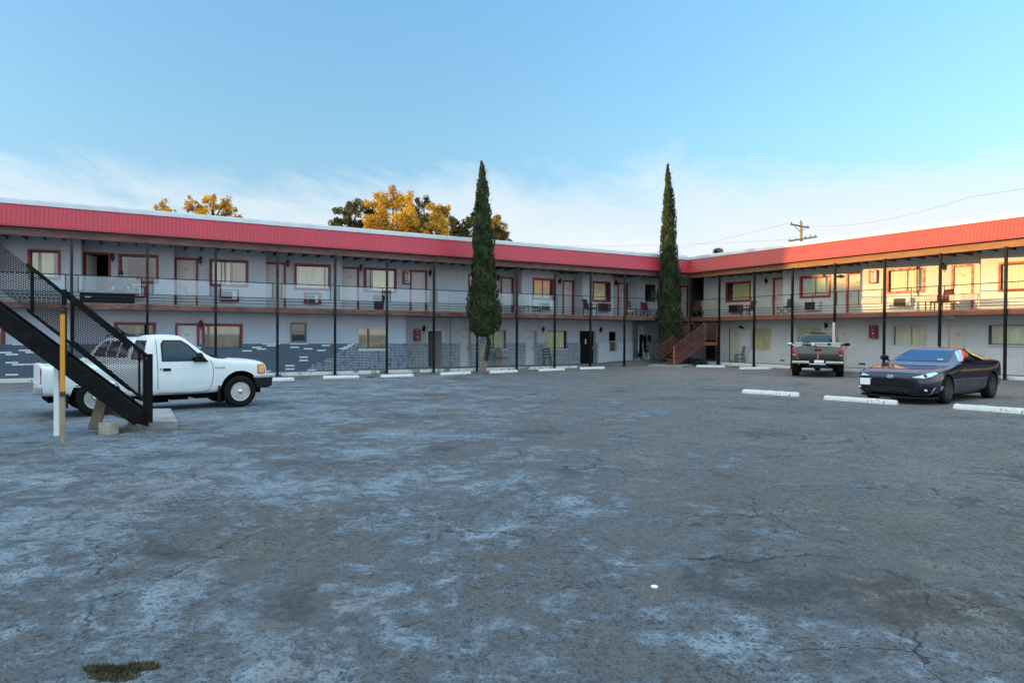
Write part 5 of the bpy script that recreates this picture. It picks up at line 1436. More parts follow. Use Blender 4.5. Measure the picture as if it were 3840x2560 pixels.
def shell(name, stations, mat, parent, cuts, wells=(), lvl=2):
    """car body lofted through sections, rounded, with wheel wells (and a load bed) cut out; returns object, BVH"""
    k = len(stations[0][1]); vs, fs = [], []
    for x, pr in stations:
        vs += [(x, y, z) for y, z in pr] + [(x, -y, z) for y, z in reversed(pr[1:-1])]
    m = 2 * k - 2
    for i in range(len(stations) - 1):
        for j in range(m):
            j2 = (j + 1) % m
            fs.append((i * m + j, (i + 1) * m + j, (i + 1) * m + j2, i * m + j2))
    for base, rev in ((0, False), ((len(stations) - 1) * m, True)):
        # end caps as quads
        for j in range(k - 1):
            a, b = base + j, base + j + 1
            c, d = base + (m - j - 1) % m, base + (m - j) % m
            q = [a, b, c, d]
            q = [i for n_, i in enumerate(q) if i not in q[:n_]]
            if len(q) > 2: fs.append(tuple(q) if not rev else tuple(reversed(q)))
    me = bpy.data.meshes.new(name); me.from_pydata(vs, [], fs); me.update()
    bm = bmesh.new(); bm.from_mesh(me); bmesh.ops.recalc_face_normals(bm, faces=bm.faces); bm.to_mesh(me); bm.free()
    o = bpy.data.objects.new(name, me); COL.objects.link(o)
    sb = o.modifiers.new('s', 'SUBSURF'); sb.levels = lvl; sb.render_levels = lvl
    dg = bpy.context.evaluated_depsgraph_get(); dg.update()
    m1 = bpy.data.meshes.new_from_object(o.evaluated_get(dg))
    bvh = BVHTree.FromPolygons([v.co for v in m1.vertices], [tuple(p.vertices) for p in m1.polygons])
    o.modifiers.clear(); o.data = m1
    tmp = []
    for cmb in cuts:
        cm = bpy.data.meshes.new('cut'); cm.from_pydata(cmb.v, [], cmb.f)
        bm = bmesh.new(); bm.from_mesh(cm); bmesh.ops.recalc_face_normals(bm, faces=bm.faces); bm.to_mesh(cm); bm.free()
        co_ = bpy.data.objects.new('cut', cm); COL.objects.link(co_); tmp.append(co_)
        b = o.modifiers.new('b', 'BOOLEAN'); b.object = co_; b.operation = 'DIFFERENCE'; b.solver = 'EXACT'
    dg = bpy.context.evaluated_depsgraph_get(); dg.update()
    m2 = bpy.data.meshes.new_from_object(o.evaluated_get(dg)); m2.name = name
    bpy.data.objects.remove(o)
    for c in tmp: bpy.data.objects.remove(c)
    m2.materials.clear(); m2.materials.append(mat); m2.materials.append(M['under'])
    dark = []
    for p in m2.polygons:
        c = p.center; k = 0
        for (wx, wz, wr, wy) in wells:
            if math.hypot(c.x - wx, c.z - wz) < wr * 1.004 and abs(c.y) > wy - .01 and c.z < wz + wr * 1.01: k = 1
        dark.append(k)
    m2.polygons.foreach_set('material_index', dark)
    m2.polygons.foreach_set('use_smooth', [True] * len(m2.polygons))
    try: m2.set_sharp_from_angle(angle=math.radians(38))
    except Exception: pass
    r = bpy.data.objects.new(name, m2); COL.objects.link(r); r.parent = parent
    return r, bvh

def project(bvh, p, axis, sign, off):
    d = {'x': Vector((-sign, 0, 0)), 'y': Vector((0, -sign, 0)), 'z': Vector((0, 0, -sign))}[axis]
    o = Vector(p) - d * 6
    hit, nrm, _, _ = bvh.ray_cast(o, d)
    if hit is None:
        hit, nrm, _, _ = bvh.find_nearest(Vector(p) - d * .9)
    if nrm.dot(d) > 0: nrm = -nrm
    return hit + nrm * off

def decal(bvh, poly, axis, sign, off, cut=3):
    """a patch that follows the body: polygon given in the plane across the axis"""
    def up(a, b): return {'x': (0, a, b), 'y': (a, 0, b), 'z': (a, b, 0)}[axis]
    bm = bmesh.new()
    bm.faces.new([bm.verts.new(up(a, b)) for a, b in poly])
    bmesh.ops.triangulate(bm, faces=bm.faces)
    for _ in range(cut):
        le = sum(e.calc_length() for e in bm.edges) / len(bm.edges)
        es = [e for e in bm.edges if e.calc_length() > max(.05, le * .8)]
        if not es: break
        bmesh.ops.subdivide_edges(bm, edges=es, cuts=1)
        bmesh.ops.triangulate(bm, faces=[f for f in bm.faces if len(f.verts) > 3])
    mb = MB(); bm.verts.index_update()
    mb.add([project(bvh, v.co, axis, sign, off) for v in bm.verts], [tuple(v.index for v in f.verts) for f in bm.faces])
    bm.free(); return mb
def line(bvh, pts, w, axis, sign, off=.003, step=.06, mb=None):
    """a narrow ribbon on the body along a polyline"""
    mb = mb or MB()
    def up(a, b): return {'x': (0, a, b), 'y': (a, 0, b), 'z': (a, b, 0)}[axis]
    for (a, b) in zip(pts[:-1], pts[1:]):
        a, b = Vector(a), Vector(b); d = b - a; n = max(1, int(d.length / step)); q = Vector((-d.y, d.x)).normalized() * (w / 2)
        vs = []
        for i in range(n + 1):
            c = a + d * (i / n)
            for s_ in (1, -1): e = c + q * s_; vs.append(project(bvh, up(e.x, e.y), axis, sign, off))
        mb.add(vs, [(2 * i, 2 * i + 2, 2 * i + 3, 2 * i + 1) for i in range(n)])
    return mb

def cyl_cut(x, r, w):
    mb = MB(); mb.lathe([(r, -w), (r, w)], 28, T=Matrix.Translation((x, 0, 0)), axis='y'); return mb
def well_cut(x, z, r, y0, y1):
    mb = MB(); T = Matrix.Translation((x, 0, z))
    o = [(r, y0), (r, y1)]
    mb.lathe(o, 28, T=T, axis='y'); return mb

def tyre(parent, x, y, r, w, rimr, rimf, side, treads=False, steer=0.0):
    T = Matrix.Translation((x, y, r)) @ Matrix.Rotation(steer, 4, 'Z')
    h = w / 2
    prof = [(rimr, -h * .8), (rimr + .02, -h * .95), (r * .86, -h), (r * .96, -h * .86), (r, -h * .62), (r, h * .62), (r * .96, h * .86), (r * .86, h), (rimr + .02, h * .95), (rimr, h * .8)]
    mb = MB(); mb.lathe(prof, 36, T=T, axis='y', close=True)
    if treads:
        for k in range(30):
            a = 2 * PI * k / 30
            for s_ in (-1, 1):
                Mx = T @ Matrix.Rotation(-a, 4, 'Y')
                mb.bb(-.026, .026, s_ * h * .55 - h * .38, s_ * h * .55 + h * .34, r - .015, r + .010, T=Mx)
    o = build('wheel', mb, M['rubber'], parent, smooth=True)
    rb = MB(); rimf(rb, T, rimr, h, side)
    build('rim', rb, rimf.mats(), o, smooth=True)
    return o
def steel_rim(mb, T, rr, h, side):
    s = side
    mb.lathe([(rr + .006, s * h * .84), (rr + .004, s * h * .92), (rr - .012, s * h * .90), (rr - .03, s * h * .62), (rr - .045, s * h * .52), (rr * .62, s * h * .66), (rr * .42, s * h * .60)], 32, T=T, axis='y')
    mb.lathe([(0, s * h * .96), (rr * .18, s * h * .95), (rr * .26, s * h * .86), (rr * .34, s * h * .62), (rr * .44, s * h * .58)], 24, T=T, axis='y', mi=2)
    for k in range(10):
        a = 2 * PI * k / 10
        Mx = T @ Matrix.Rotation(a, 4, 'Y')
        n0 = len(mb.v); vs = []
        for j in range(8):
            t = 2 * PI * j / 8; vs.append(Mx @ Vector((rr * .72 + rr * .085 * math.cos(t) + .02 * math.sin(t), s * (h * .64 + .006), rr * .15 * math.sin(t))))
        mb.add(vs, [tuple(range(8)) if s < 0 else tuple(reversed(range(8)))], 1)
steel_rim.mats = lambda: [M['steel_rim'], M['under'], M['chrome']]
def dark_rim(mb, T, rr, h, side):
    s = side
    mb.lathe([(rr + .004, s * h * .84), (rr, s * h * .92), (rr - .02, s * h * .86), (rr - .03, s * h * .3), (0, s * h * .25)], 28, T=T, axis='y', mi=1)
    mb.lathe([(0, s * h * .8), (rr * .3, s * h * .74), (rr * .36, s * h * .5)], 20, T=T, axis='y')
dark_rim.mats = lambda: [M['steel_rim'], M['under']]
def spoke_rim(mb, T, rr, h, side):
    s = side
    mb.lathe([(rr + .006, s * h * .82), (rr + .004, s * h * .95), (rr - .010, s * h * .95), (rr - .022, s * h * .80), (rr - .03, -s * h * .3), (0, -s * h * .35)], 36, T=T, axis='y', mi=1)
    mb.lathe([(rr + .004, s * h * .90), (rr + .002, s * h * .965), (rr - .012, s * h * .965), (rr - .020, s * h * .82)], 36, T=T, axis='y')
    mb.lathe([(0, s * h * .80), (rr * .16, s * h * .80), (rr * .2, s * h * .72), (rr * .22, s * h * .4)], 20, T=T, axis='y')
    for k in range(10):
        a = 2 * PI * (k + (.18 if k % 2 else -.18)) / 10
        c, d = math.cos(a), math.sin(a)
        p = T @ Vector((rr * .16 * c, s * h * .74, rr * .16 * d)); q = T @ Vector((rr * .96 * c, s * h * .90, rr * .96 * d))
        mb.bar(p, q, .022, .03, up=T.to_3x3() @ Vector((0, 1, 0)))
spoke_rim.mats = lambda: [M['black_rim'], M['under']]

def both(f):
    for s in (1, -1): f(s)

def place(Mx_heading, origin, scale):
    h = Vector((Mx_heading[0], Mx_heading[1], 0)).normalized(); l = Vector((-h.y, h.x, 0))
    return Matrix(((h.x * scale, l.x * scale, 0, origin.x), (h.y * scale, l.y * scale, 0, origin.y), (0, 0, scale, origin.z), (0, 0, 0, 1)))

# ================================================================== white pickup
pr, pf = gp(359, 1558), gp(896.5, 1524.5)
H = Vector((pf.x - pr.x, pf.y - pr.y, 0)); sc = H.length / 2.834; H.normalize(); LF = Vector((-H.y, H.x, 0))
ctr = (pr + pf) / 2 + LF * (.74 * sc); ctr.z = min(pr.z, pf.z)
WP = thing('pickup_truck', 'white single cab pickup truck with steel wheels parked behind the black staircase', 'pickup truck', M=place(H, ctr, sc))
w = .86
st = [hs(2.06, .72, .48, .90), hs(2.04, .78, .46, .98), hs(1.96, .83, .45, 1.04), hs(1.78, .855, .42, 1.075), hs(1.4, w, .38, 1.095), hs(1.0, w, .345, 1.13), hs(.84, w, .34, 1.145),
      cab(.62, w, .335, 1.045, 1.33, .745), cab(.30, w, .335, 1.04, 1.615, .66), cab(.20, w, .335, 1.04, 1.645, .645), cab(-.05, w, .335, 1.04, 1.66, .64), cab(-.38, w, .335, 1.04, 1.645, .64), cab(-.46, w, .335, 1.04, 1.60, .655),
      hs(-.54, w, .335, 1.055), hs(-.58, w, .335, 1.05), hs(-1.4, w, .36, 1.05), hs(-2.2, w, .42, 1.05), hs(-2.31, .85, .43, 1.05), hs(-2.34, .83, .45, 1.03)]
bed = MB(); bed.bb(-2.26, -.60, -.72, .72, .62, 1.6)
cuts = [bed] + [well_cut(x, .40, .44, s * .50, s * 1.2) for x in (1.417, -1.417) for s in (1, -1)]
body, bv = shell('body', st, M['p_white'], WP, cuts, [(x, .40, .44, .50) for x in (1.417, -1.417)])
both(lambda s: tyre(WP, 1.417, s * .735, .362, .235, .212, steel_rim, s))
both(lambda s: tyre(WP, -1.417, s * .735, .362, .235, .212, steel_rim, s))
mb = MB(); mb.bb(-2.2, 1.95, -.62, .62, .30, .46)
for (x0, x1, z) in ((-.45, -.05, .19), (-.0, .35, .23), (.5, .95, .24), (-1.2, -.7, .22)): mb.bb(x0, x1, -.66, .66, z, .32)
for x in (-1.417, 1.417): mb.tube([(x, -.68, .36), (x, .68, .36)], .05, 8)
build('underbody', mb, M['under'], WP)
for s in (1, -1):
    win = [(-.215, 1.075), (-.215, 1.45), (-.16, 1.535), (.20, 1.535), (.34, 1.44), (.66, 1.105), (.66, 1.075)]
    build('window_seal', decal(bv, win, 'y', s, .004), M['trim'], WP)
    win2 = [(-.185, 1.095), (-.185, 1.44), (-.145, 1.505), (.19, 1.505), (.31, 1.42), (.48, 1.24), (.48, 1.095)]
    build('seat_shape', decal(bv, [(-.17, 1.10), (-.15, 1.30), (-.12, 1.42), (-.06, 1.44), (-.02, 1.40), (-.02, 1.28), (.06, 1.20), (.08, 1.10)], 'y', s, .006), M['under'], WP)
    build('pillar_shape', decal(bv, [(.10, 1.10), (.11, 1.48), (.16, 1.48), (.15, 1.10)], 'y', s, .006), M['under'], WP)
    build('dash_shape', decal(bv, [(.20, 1.10), (.24, 1.26), (.30, 1.30), (.36, 1.22), (.47, 1.20), (.47, 1.10)], 'y', s, .006), M['under'], WP)
    o = build('side_window', decal(bv, win2, 'y', s, .009), M['car_glass'], WP, smooth='all')
    build('door_gap', line(bv, [(-.30, 1.60), (-.30, .50), (-.28, .40), (.62, .385), (.74, .44), (.80, .60), (.83, .86), (.80, 1.04), (.76, 1.08)], .011, 'y', s), M['seam'], WP)
    build('side_crease', line(bv, [(-2.2, .615), (1.0, .605)], .02, 'y', s, .002), M['p_suv'], WP)
    h_ = project(bv, (-.13, 0, .905), 'y', s, 0)
    mb = MB(); mb.bb(-.20, -.045, h_.y - .004 if s > 0 else h_.y - .022, h_.y + .022 if s > 0 else h_.y + .004, .875, .935); build('door_handle', mb, M['trim'], WP, bevel=.012)
    mb = MB(); mb.lathe([(0, .012), (.016, .012), (.016, 0)], 10, T=Matrix.Translation((-.245, h_.y, .915)) @ Matrix.Scale(s, 4, (0, 1, 0)), axis='y'); build('door_lock', mb, M['trim'], WP)
    y = s * .80
    mb = MB(); mb.ball((.50, s * .99, 1.175), 1, n=12, sc=(.075, .12, .095)); mb.prism([(.42, 1.06), (.72, 1.055), (.58, 1.22), (.50, 1.22)], lambda a, b, h, s=s: Vector((a, s * h, b)), .79, .86); mb.bar((.55, s * .83, 1.10), (.52, s * .95, 1.13), .06)
    build('wing_mirror', mb, M['trim'], WP, smooth=True)
    lamp = decal(bv, [(1.80, .76), (1.805, .965), (1.90, .975), (1.97, .965), (1.99, .76)], 'y', s, .008); build('corner_lamp_seal', lamp, M['trim'], WP)
    lamp = decal(bv, [(1.815, .775), (1.82, .952), (1.90, .96), (1.96, .952), (1.97, .775)], 'y', s, .014); build('corner_lamp', lamp, M['amber'], WP, smooth='all')
    build('headlight', decal(bv, [(s * .46, .78), (s * .66, .78), (s * .66, .92), (s * .46, .92)], 'x', 1, .008), M['lamp_clear'], WP)
    build('tail_light', decal(bv, [(s * .69, .68), (s * .77, .68), (s * .77, .98), (s * .69, .98)], 'x', -1, .008), M['red_lens'], WP)
    t_ = project(bv, (1.0, 0, .92), 'y', s, .006)
    tm = text_mb('RANGER', .055, lambda a, b, s=s, t_=t_: Vector((.965 + (a if s < 0 else -a) * 1.0, t_.y, .915 + b))); build('fender_badge', tm, M['trim'], WP)
    mb = MB(); mb.bb(.93, .96, s * .80 - .08, s * .80 + .04, .17, .52); mb.bb(-1.93, -1.90, s * .80 - .08, s * .80 + .04, .20, .48); build('mud_flap', mb, M['trim'], WP)
for ax, sg_, pl in (('x', 1, [(-.60, 1.14), (.60, 1.14), (.53, 1.55), (-.53, 1.55)]), ('x', -1, [(-.56, 1.12), (.56, 1.12), (.52, 1.50), (-.52, 1.50)])):
    build('window_seal', decal(bv, [(a * 1.06, b + (.025 if b > 1.3 else -.025)) for a, b in pl], ax, sg_, .004), M['trim'], WP)
    build('windscreen' if sg_ > 0 else 'rear_window', decal(bv, pl, ax, sg_, .009), M['car_glass'], WP, smooth='all')
mb = MB()
mb.prism([(1.70, .66), (1.72, .745), (2.10, .745), (2.15, .72), (2.15, .655)], lambda a, b, h: Vector((a, h, b)), -.865, .865); build('front_bumper', mb, M['chrome'], WP, bevel=.02)
mb = MB(); mb.prism([(1.78, .43), (1.70, .655), (2.155, .655), (2.13, .47), (2.02, .42)], lambda a, b, h: Vector((a, h, b)), -.862, .862); build('bumper_valance', mb, M['trim'], WP, bevel=.015)
mb = MB(); mb.bb(-2.46, -2.33, -.82, .82, .48, .64); build('rear_bumper', mb, M['chrome'], WP, bevel=.02)
build('grille', decal(bv, [(-.46, .77), (.46, .77), (.46, .93), (-.46, .93)], 'x', 1, .006), M['trim'], WP)
mb = MB(); mb.tube([(.92, -.72, 1.10), (.90, -.74, 1.62)], .004, 5); build('aerial', mb, M['blackmetal'], WP)
build('hood_gap', line(bv, [(.86, -.72), (1.9, -.70)], .012, 'z', 1), M['seam'], WP)
mb = line(bv, [(.70, -.70), (.80, -.15)], .05, 'z', 1, .012); build('cowl_grille', mb, M['trim'], WP)
mb = MB(); mb.bb(-.30, .25, -.55, .55, .75, 1.18); mb.bb(-.36, -.22, -.50, -.08, .8, 1.40); mb.bb(-.36, -.22, .08, .50, .8, 1.40); build('seat_back', mb, M['under'], WP)

# ================================================================== white estate wagon behind it
Hs = Vector((-.80, .60, 0)); Ls = Vector((-.60, -.80, 0))
corner = at_depth(492, 1345, 18.2)
sv_c = Vector((corner.x, corner.y, 0)) + Hs * 2.15 - Ls * .84; sv_c.z = ground(sv_c.x, sv_c.y)
SV = thing('estate_car', 'white estate car with roof rails half hidden behind the white pickup', 'car', M=place(Hs, sv_c, 1.0))
w = .85
st = [hs(2.12, .66, .36, .74), hs(2.08, .74, .33, .86), hs(1.9, .82, .30, .94), hs(1.4, w, .28, 1.0), hs(.98, w, .27, 1.04), cab(.55, w, .27, 1.0, 1.40, .72), cab(.25, w, .27, 1.0, 1.60, .66), cab(0, w, .27, 1.0, 1.635, .645), cab(-1.2, w, .27, 1.0, 1.64, .64), cab(-1.75, w, .28, 1.0, 1.62, .64), cab(-1.92, w, .28, 1.0, 1.54, .65), hs(-2.12, .84, .30, 1.06), hs(-2.18, .81, .33, .98)]
body, bs_v = shell('body', st, M['p_suv'], SV, [well_cut(x, .34, .38, s * .5, s * 1.2) for x in (1.3, -1.3) for s in (1, -1)], [(x, .34, .38, .5) for x in (1.3, -1.3)])
for x in (1.3, -1.3): both(lambda s, x=x: tyre(SV, x, s * .73, .335, .22, .2, dark_rim, s))
mb = MB(); mb.bb(-2.0, 1.95, -.6, .6, .22, .4); build('underbody', mb, M['under'], SV)
for s in (1, -1):
    for pl in ([(.42, 1.06), (.10, 1.50), (-.38, 1.52), (-.38, 1.06)], [(-.46, 1.06), (-.46, 1.52), (-1.12, 1.52), (-1.12, 1.06)], [(-1.22, 1.06), (-1.22, 1.52), (-1.62, 1.50), (-1.82, 1.08)]):
        build('side_window', decal(bs_v, pl, 'y', s, .008), M['car_glass_dk'], SV, smooth='all')
    build('door_gap', line(bs_v, [(-.42, 1.58), (-.42, .36), (.78, .36), (.82, 1.0)], .012, 'y', s), M['seam'], SV)
    build('door_gap', line(bs_v, [(-.42, .36), (-.95, .38), (-1.12, .75), (-1.17, 1.02), (-1.17, 1.58)], .012, 'y', s), M['seam'], SV)
    build('tail_light', decal(bs_v, [(s * .50, .88), (s * .74, .88), (s * .74, .95), (s * .50, .95)], 'x', -1, .010), M['red_lens'], SV)
    build('tail_light', decal(bs_v, [(-2.12, .88), (-1.86, .88), (-1.86, .96), (-2.12, .96)], 'y', s, .010), M['red_lens'], SV)
    mb = MB(); mb.tube([(.05, s * .58, 1.66), (-.1, s * .58, 1.70), (-1.5, s * .58, 1.70), (-1.7, s * .58, 1.655)], .016, 6); build('roof_rail', mb, M['trim'], SV)
    mb = MB(); mb.ball((.48, s * .95, 1.08), 1, n=10, sc=(.06, .1, .075)); build('wing_mirror', mb, M['trim'], SV, smooth='all')
build('rear_window', decal(bs_v, [(-.60, 1.10), (.60, 1.10), (.55, 1.46), (-.55, 1.46)], 'x', -1, .010), M['car_glass_dk'], SV, smooth='all')
build('windscreen', decal(bs_v, [(-.6, 1.08), (.6, 1.08), (.54, 1.5), (-.54, 1.5)], 'x', 1, .008), M['car_glass_dk'], SV, smooth='all')
mb = MB(); mb.bb(-2.02, -1.93, -.09, .09, 1.575, 1.605); build('brake_light', mb, M['red_lens'], SV)
mb = MB(); mb.bb(-2.26, -2.12, -.80, .80, .42, .60); build('rear_bumper', mb, M['trim'], SV, bevel=.03)
mb = MB(); mb.bar((-2.08, .02, 1.10), (-2.0, .30, 1.22), .02); build('rear_wiper', mb, M['trim'], SV)

# ================================================================== dark pickup, tailgate to the camera
tl, tr = gp(2984, 1407.5), gp(3148.5, 1411)
rv_ = Vector((tr.x - tl.x, tr.y - tl.y, 0)); sc = rv_.length / 1.70; rv_.normalize(); Hg = Vector((-rv_.y, rv_.x, 0))
rear = (tl + tr) / 2
GM = thing('pickup_truck', 'dark olive pickup truck seen from behind with a pale plank standing in its bed', 'pickup truck', M=place(Hg, Vector((rear.x, rear.y, min(tl.z, tr.z))) + Hg * (1.67 * sc), sc))
w = .985
st = [hs(2.60, .80, .58, .98), hs(2.56, .88, .56, 1.08), hs(2.4, .95, .54, 1.16), hs(1.7, w, .50, 1.22), hs(1.2, w, .48, 1.26), cab(.80, w, .47, 1.22, 1.58, .80), cab(.50, w, .47, 1.22, 1.82, .72), cab(.3, w, .47, 1.22, 1.85, .70), cab(-.4, w, .47, 1.22, 1.855, .70), cab(-.78, w, .47, 1.22, 1.84, .70), cab(-.90, w, .47, 1.22, 1.77, .72),
      hs(-1.0, w, .47, 1.25), hs(-1.06, w, .47, 1.25), hs(-1.7, w, .49, 1.26), hs(-2.5, w, .54, 1.27), hs(-2.70, .98, .60, 1.28), hs(-2.735, .965, .64, 1.27)]
bed = MB(); bed.bb(-2.66, -1.02, -.82, .82, .80, 1.9)
body, bg_ = shell('body', st, M['p_olive'], GM, [bed] + [well_cut(x, .44, .50, s * .58, s * 1.4) for x in (1.67, -1.67) for s in (1, -1)], [(x, .44, .50, .58) for x in (1.67, -1.67)])
for x in (1.67, -1.67): both(lambda s, x=x: tyre(GM, x, s * .85, .405, .30, .215, dark_rim, s, treads=True))
mb = MB(); mb.bb(-2.6, 2.4, -.6, .6, .42, .62); mb.tube([(-1.67, -.75, .40), (-1.67, .75, .40)], .06, 8); mb.ball((-1.67, 0, .38), .15, n=10); build('underbody', mb, M['under'], GM)
build('rear_window', decal(bg_, [(-.70, 1.45), (.70, 1.45), (.60, 1.74), (-.60, 1.74)], 'x', -1, .008), M['car_glass'], GM, smooth='all')
build('windscreen', decal(bg_, [(-.72, 1.32), (.72, 1.32), (.6, 1.74), (-.6, 1.74)], 'x', 1, .008), M['car_glass_dk'], GM, smooth='all')
for s in (1, -1):
    build('side_window', decal(bg_, [(.75, 1.30), (.46, 1.70), (-.72, 1.72), (-.80, 1.30)], 'y', s, .008), M['car_glass_dk'], GM, smooth='all')
    build('tail_light', decal(bg_, [(s * .80, .90), (s * .935, .90), (s * .935, 1.235), (s * .80, 1.245)], 'x', -1, .018), M['red_lens'], GM, smooth='all')
    build('tail_light', decal(bg_, [(-2.72, .92), (-2.60, .92), (-2.60, 1.24), (-2.72, 1.24)], 'y', s, .012), M['red_lens'], GM, smooth='all')
    build('reverse_lamp', decal(bg_, [(s * .81, .905), (s * .93, .905), (s * .93, .945), (s * .81, .945)], 'x', -1, .024), M['lamp_clear'], GM)
    mb = MB(); mb.ball((.55, s * 1.19, 1.335), 1, n=12, sc=(.07, .135, .075)); mb.bar((.55, s * .93, 1.28), (.55, s * 1.1, 1.31), .06); build('wing_mirror', mb, M['trim'] if s < 0 else M['chrome'], GM, smooth=True)
    mb = MB(); mb.bar((-2.71, s * .80, 1.245), (-2.71, s * .80, .74), .012); build('tailgate_gap', mb, M['seam'], GM)
tg = MB(); tg.prism([(-.79, .755), (.79, .755), (.79, 1.245), (-.79, 1.245)], lambda a, b, h: Vector((-2.735 - h - .022 * (1 - ((b - 1.0) / .25) ** 2), a, b)), -.05, .012)
bm_ = tg
to = build('tailgate', MB(), M['p_olive'], GM)
tgm = MB(); nz_ = 8; ny_ = 10; vs = []
for i in range(nz_ + 1):
    z = .755 + .495 * i / nz_
    for j in range(ny_ + 1):
        y = -.79 + 1.58 * j / ny_; t = (z - .755) / .495
        vs.append((-2.742 - .030 * math.sin(PI * min(1, t * 1.15)) * (1 - .12 * (y / .79) ** 4) + (.03 if t > .93 else 0), y, z))
tgm.add(vs, [(i * 11 + j, i * 11 + j + 1, (i + 1) * 11 + j + 1, (i + 1) * 11 + j) for i in range(nz_) for j in range(ny_)])
bpy.data.objects.remove(to); to = build('tailgate', tgm, M['p_olive'], GM, smooth='all')
mb = MB(); mb.bb(-2.80, -2.755, -.13, .10, 1.10, 1.175); build('tailgate_handle', mb, M['trim'], to, bevel=.012)
tm = text_mb('GMC', .062, lambda a, b: Vector((-2.803, -a - .015, 1.137 + b))); build('tailgate_badge', tm, M['red_lens'], to)
mb = MB()
mb.bb(-2.92, -2.72, -.96, -.30, .58, .68); mb.bb(-2.92, -2.72, .30, .96, .58, .68); mb.bb(-2.90, -2.72, -.32, .32, .52, .58)
build('rear_bumper', mb, M['chrome'], GM, bevel=.02)
mb = MB(); mb.bb(-2.90, -2.72, -.93, .93, .685, .745); mb.bb(-2.86, -2.70, -.98, .98, .53, .60); build('bumper_step', mb, M['trim'], GM)
mb = MB(); mb.bb(-2.935, -2.925, -.24, .12, .605, .72); build('number_plate', mb, M['plate_white'], GM)
mb = MB(); mb.bb(-2.86, -2.76, -.44, .44, .40, .49); mb.bb(-2.98, -2.80, -.04, .04, .39, .46); mb.ball((-2.97, 0, .47), .03, n=8); build('tow_bar', mb, M['trim'], GM)
mb = MB(); mb.bb(-.85, -.50, -.5, .5, .9, 1.2); build('seat_back', mb, M['under'], GM)
mb = MB(); mb.bb(-.86, -.80, -.30, .30, 1.835, 1.868); build('brake_light', mb, M['trim'], GM)
IG = PMAT[GM.name]
def in_bed(name, label, cat, parts, group=None):
    t = thing(name, label, cat, M=IG @ Matrix.Translation((-1.9, 0, .80)))
    for nm, mb_, mt, kw in parts:
        build(nm, mb_, mt, t, **kw)
    return t
D0 = Matrix.Translation((1.9, 0, -.80))
def mv(mb_): mb_.v = [tuple(D0 @ Vector(p)) for p in mb_.v]; return mb_
in_bed('tool_chest', 'white tool chest across the bed of the dark pickup', 'tool chest', [
    ('chest_body', mv(MB().bb(-1.42, -1.06, -.88, .88, 1.10, 1.36)), M['ac_white'], dict(bevel=.01)),
    ('lid', mv(MB().bb(-1.44, -1.05, -.90, .90, 1.362, 1.43)), M['ac_white'], dict(bevel=.012)),
    ('latch', mv(MB().bb(-1.455, -1.44, -.50, -.38, 1.32, 1.40)), M['trim'], {})])
mb = MB(); mb.bb(-2.04, -1.96, -.66, -.55, .80, 2.28)
t = in_bed('timber_plank', 'pale timber plank standing upright in the bed of the dark pickup', 'plank', [('plank_body', mv(mb), M['lumber'], {})])
gear = MB(); gear.ball((-1.85, .42, 1.18), 1, n=12, sc=(.30, .24, .20)); gear.ball((-1.8, .10, 1.15), 1, n=10, sc=(.25, .18, .17)); gear.tube([(-1.9, .58, 1.30), (-1.9, .55, 1.42), (-1.9, .30, 1.42), (-1.9, .26, 1.28)], .018, 6); gear.bb(-2.1, -1.5, -.05, .65, .80, 1.05)
gl = MB(); gl.bb(-2.13, -2.09, .14, .22, 1.33, 1.42); gl.bb(-2.12, -2.08, .50, .54, 1.2, 1.3)
in_bed('black_machine', 'black machine with a handle loaded in the bed of the dark pickup', 'machine', [('machine_body', mv(gear), M['plastic_dark'], dict(smooth=True)), ('label_plate', mv(gl), M['plate_white'], {})])
mb = MB(); mb.bar((-2.60, -.05, 1.27), (-2.785, -.055, 1.26), .035, .008); mb.bar((-2.788, -.055, 1.255), (-2.79, -.02, .95), .035, .006, up=(1, 0, 0)); mb.bar((-2.79, -.02, .95), (-2.92, -.0, .66), .045, .01, up=(1, 0, 0)); mb.bar((-2.60, -.05, 1.27), (-1.2, -.12, 1.42), .03, .006)
in_bed('ratchet_strap', 'orange strap down the middle of the dark pickup tailgate', 'strap', [('webbing', mv(mb), M['strap'], {})])
mb = MB(); mb.bar((-2.775, .83, 1.10), (-2.80, .73, .75), .03, .006, up=(1, 0, 0)); mb.bar((-2.80, .73, .75), (-2.93, .70, .62), .03, .006, up=(1, 0, 0)); mb.bar((-2.93, .70, .62), (-2.93, .69, .52), .04, .006, up=(1, 0, 0))
in_bed('ratchet_strap', 'orange strap hanging by the left tail light of the dark pickup', 'strap', [('webbing', mv(mb), M['strap'], {})])

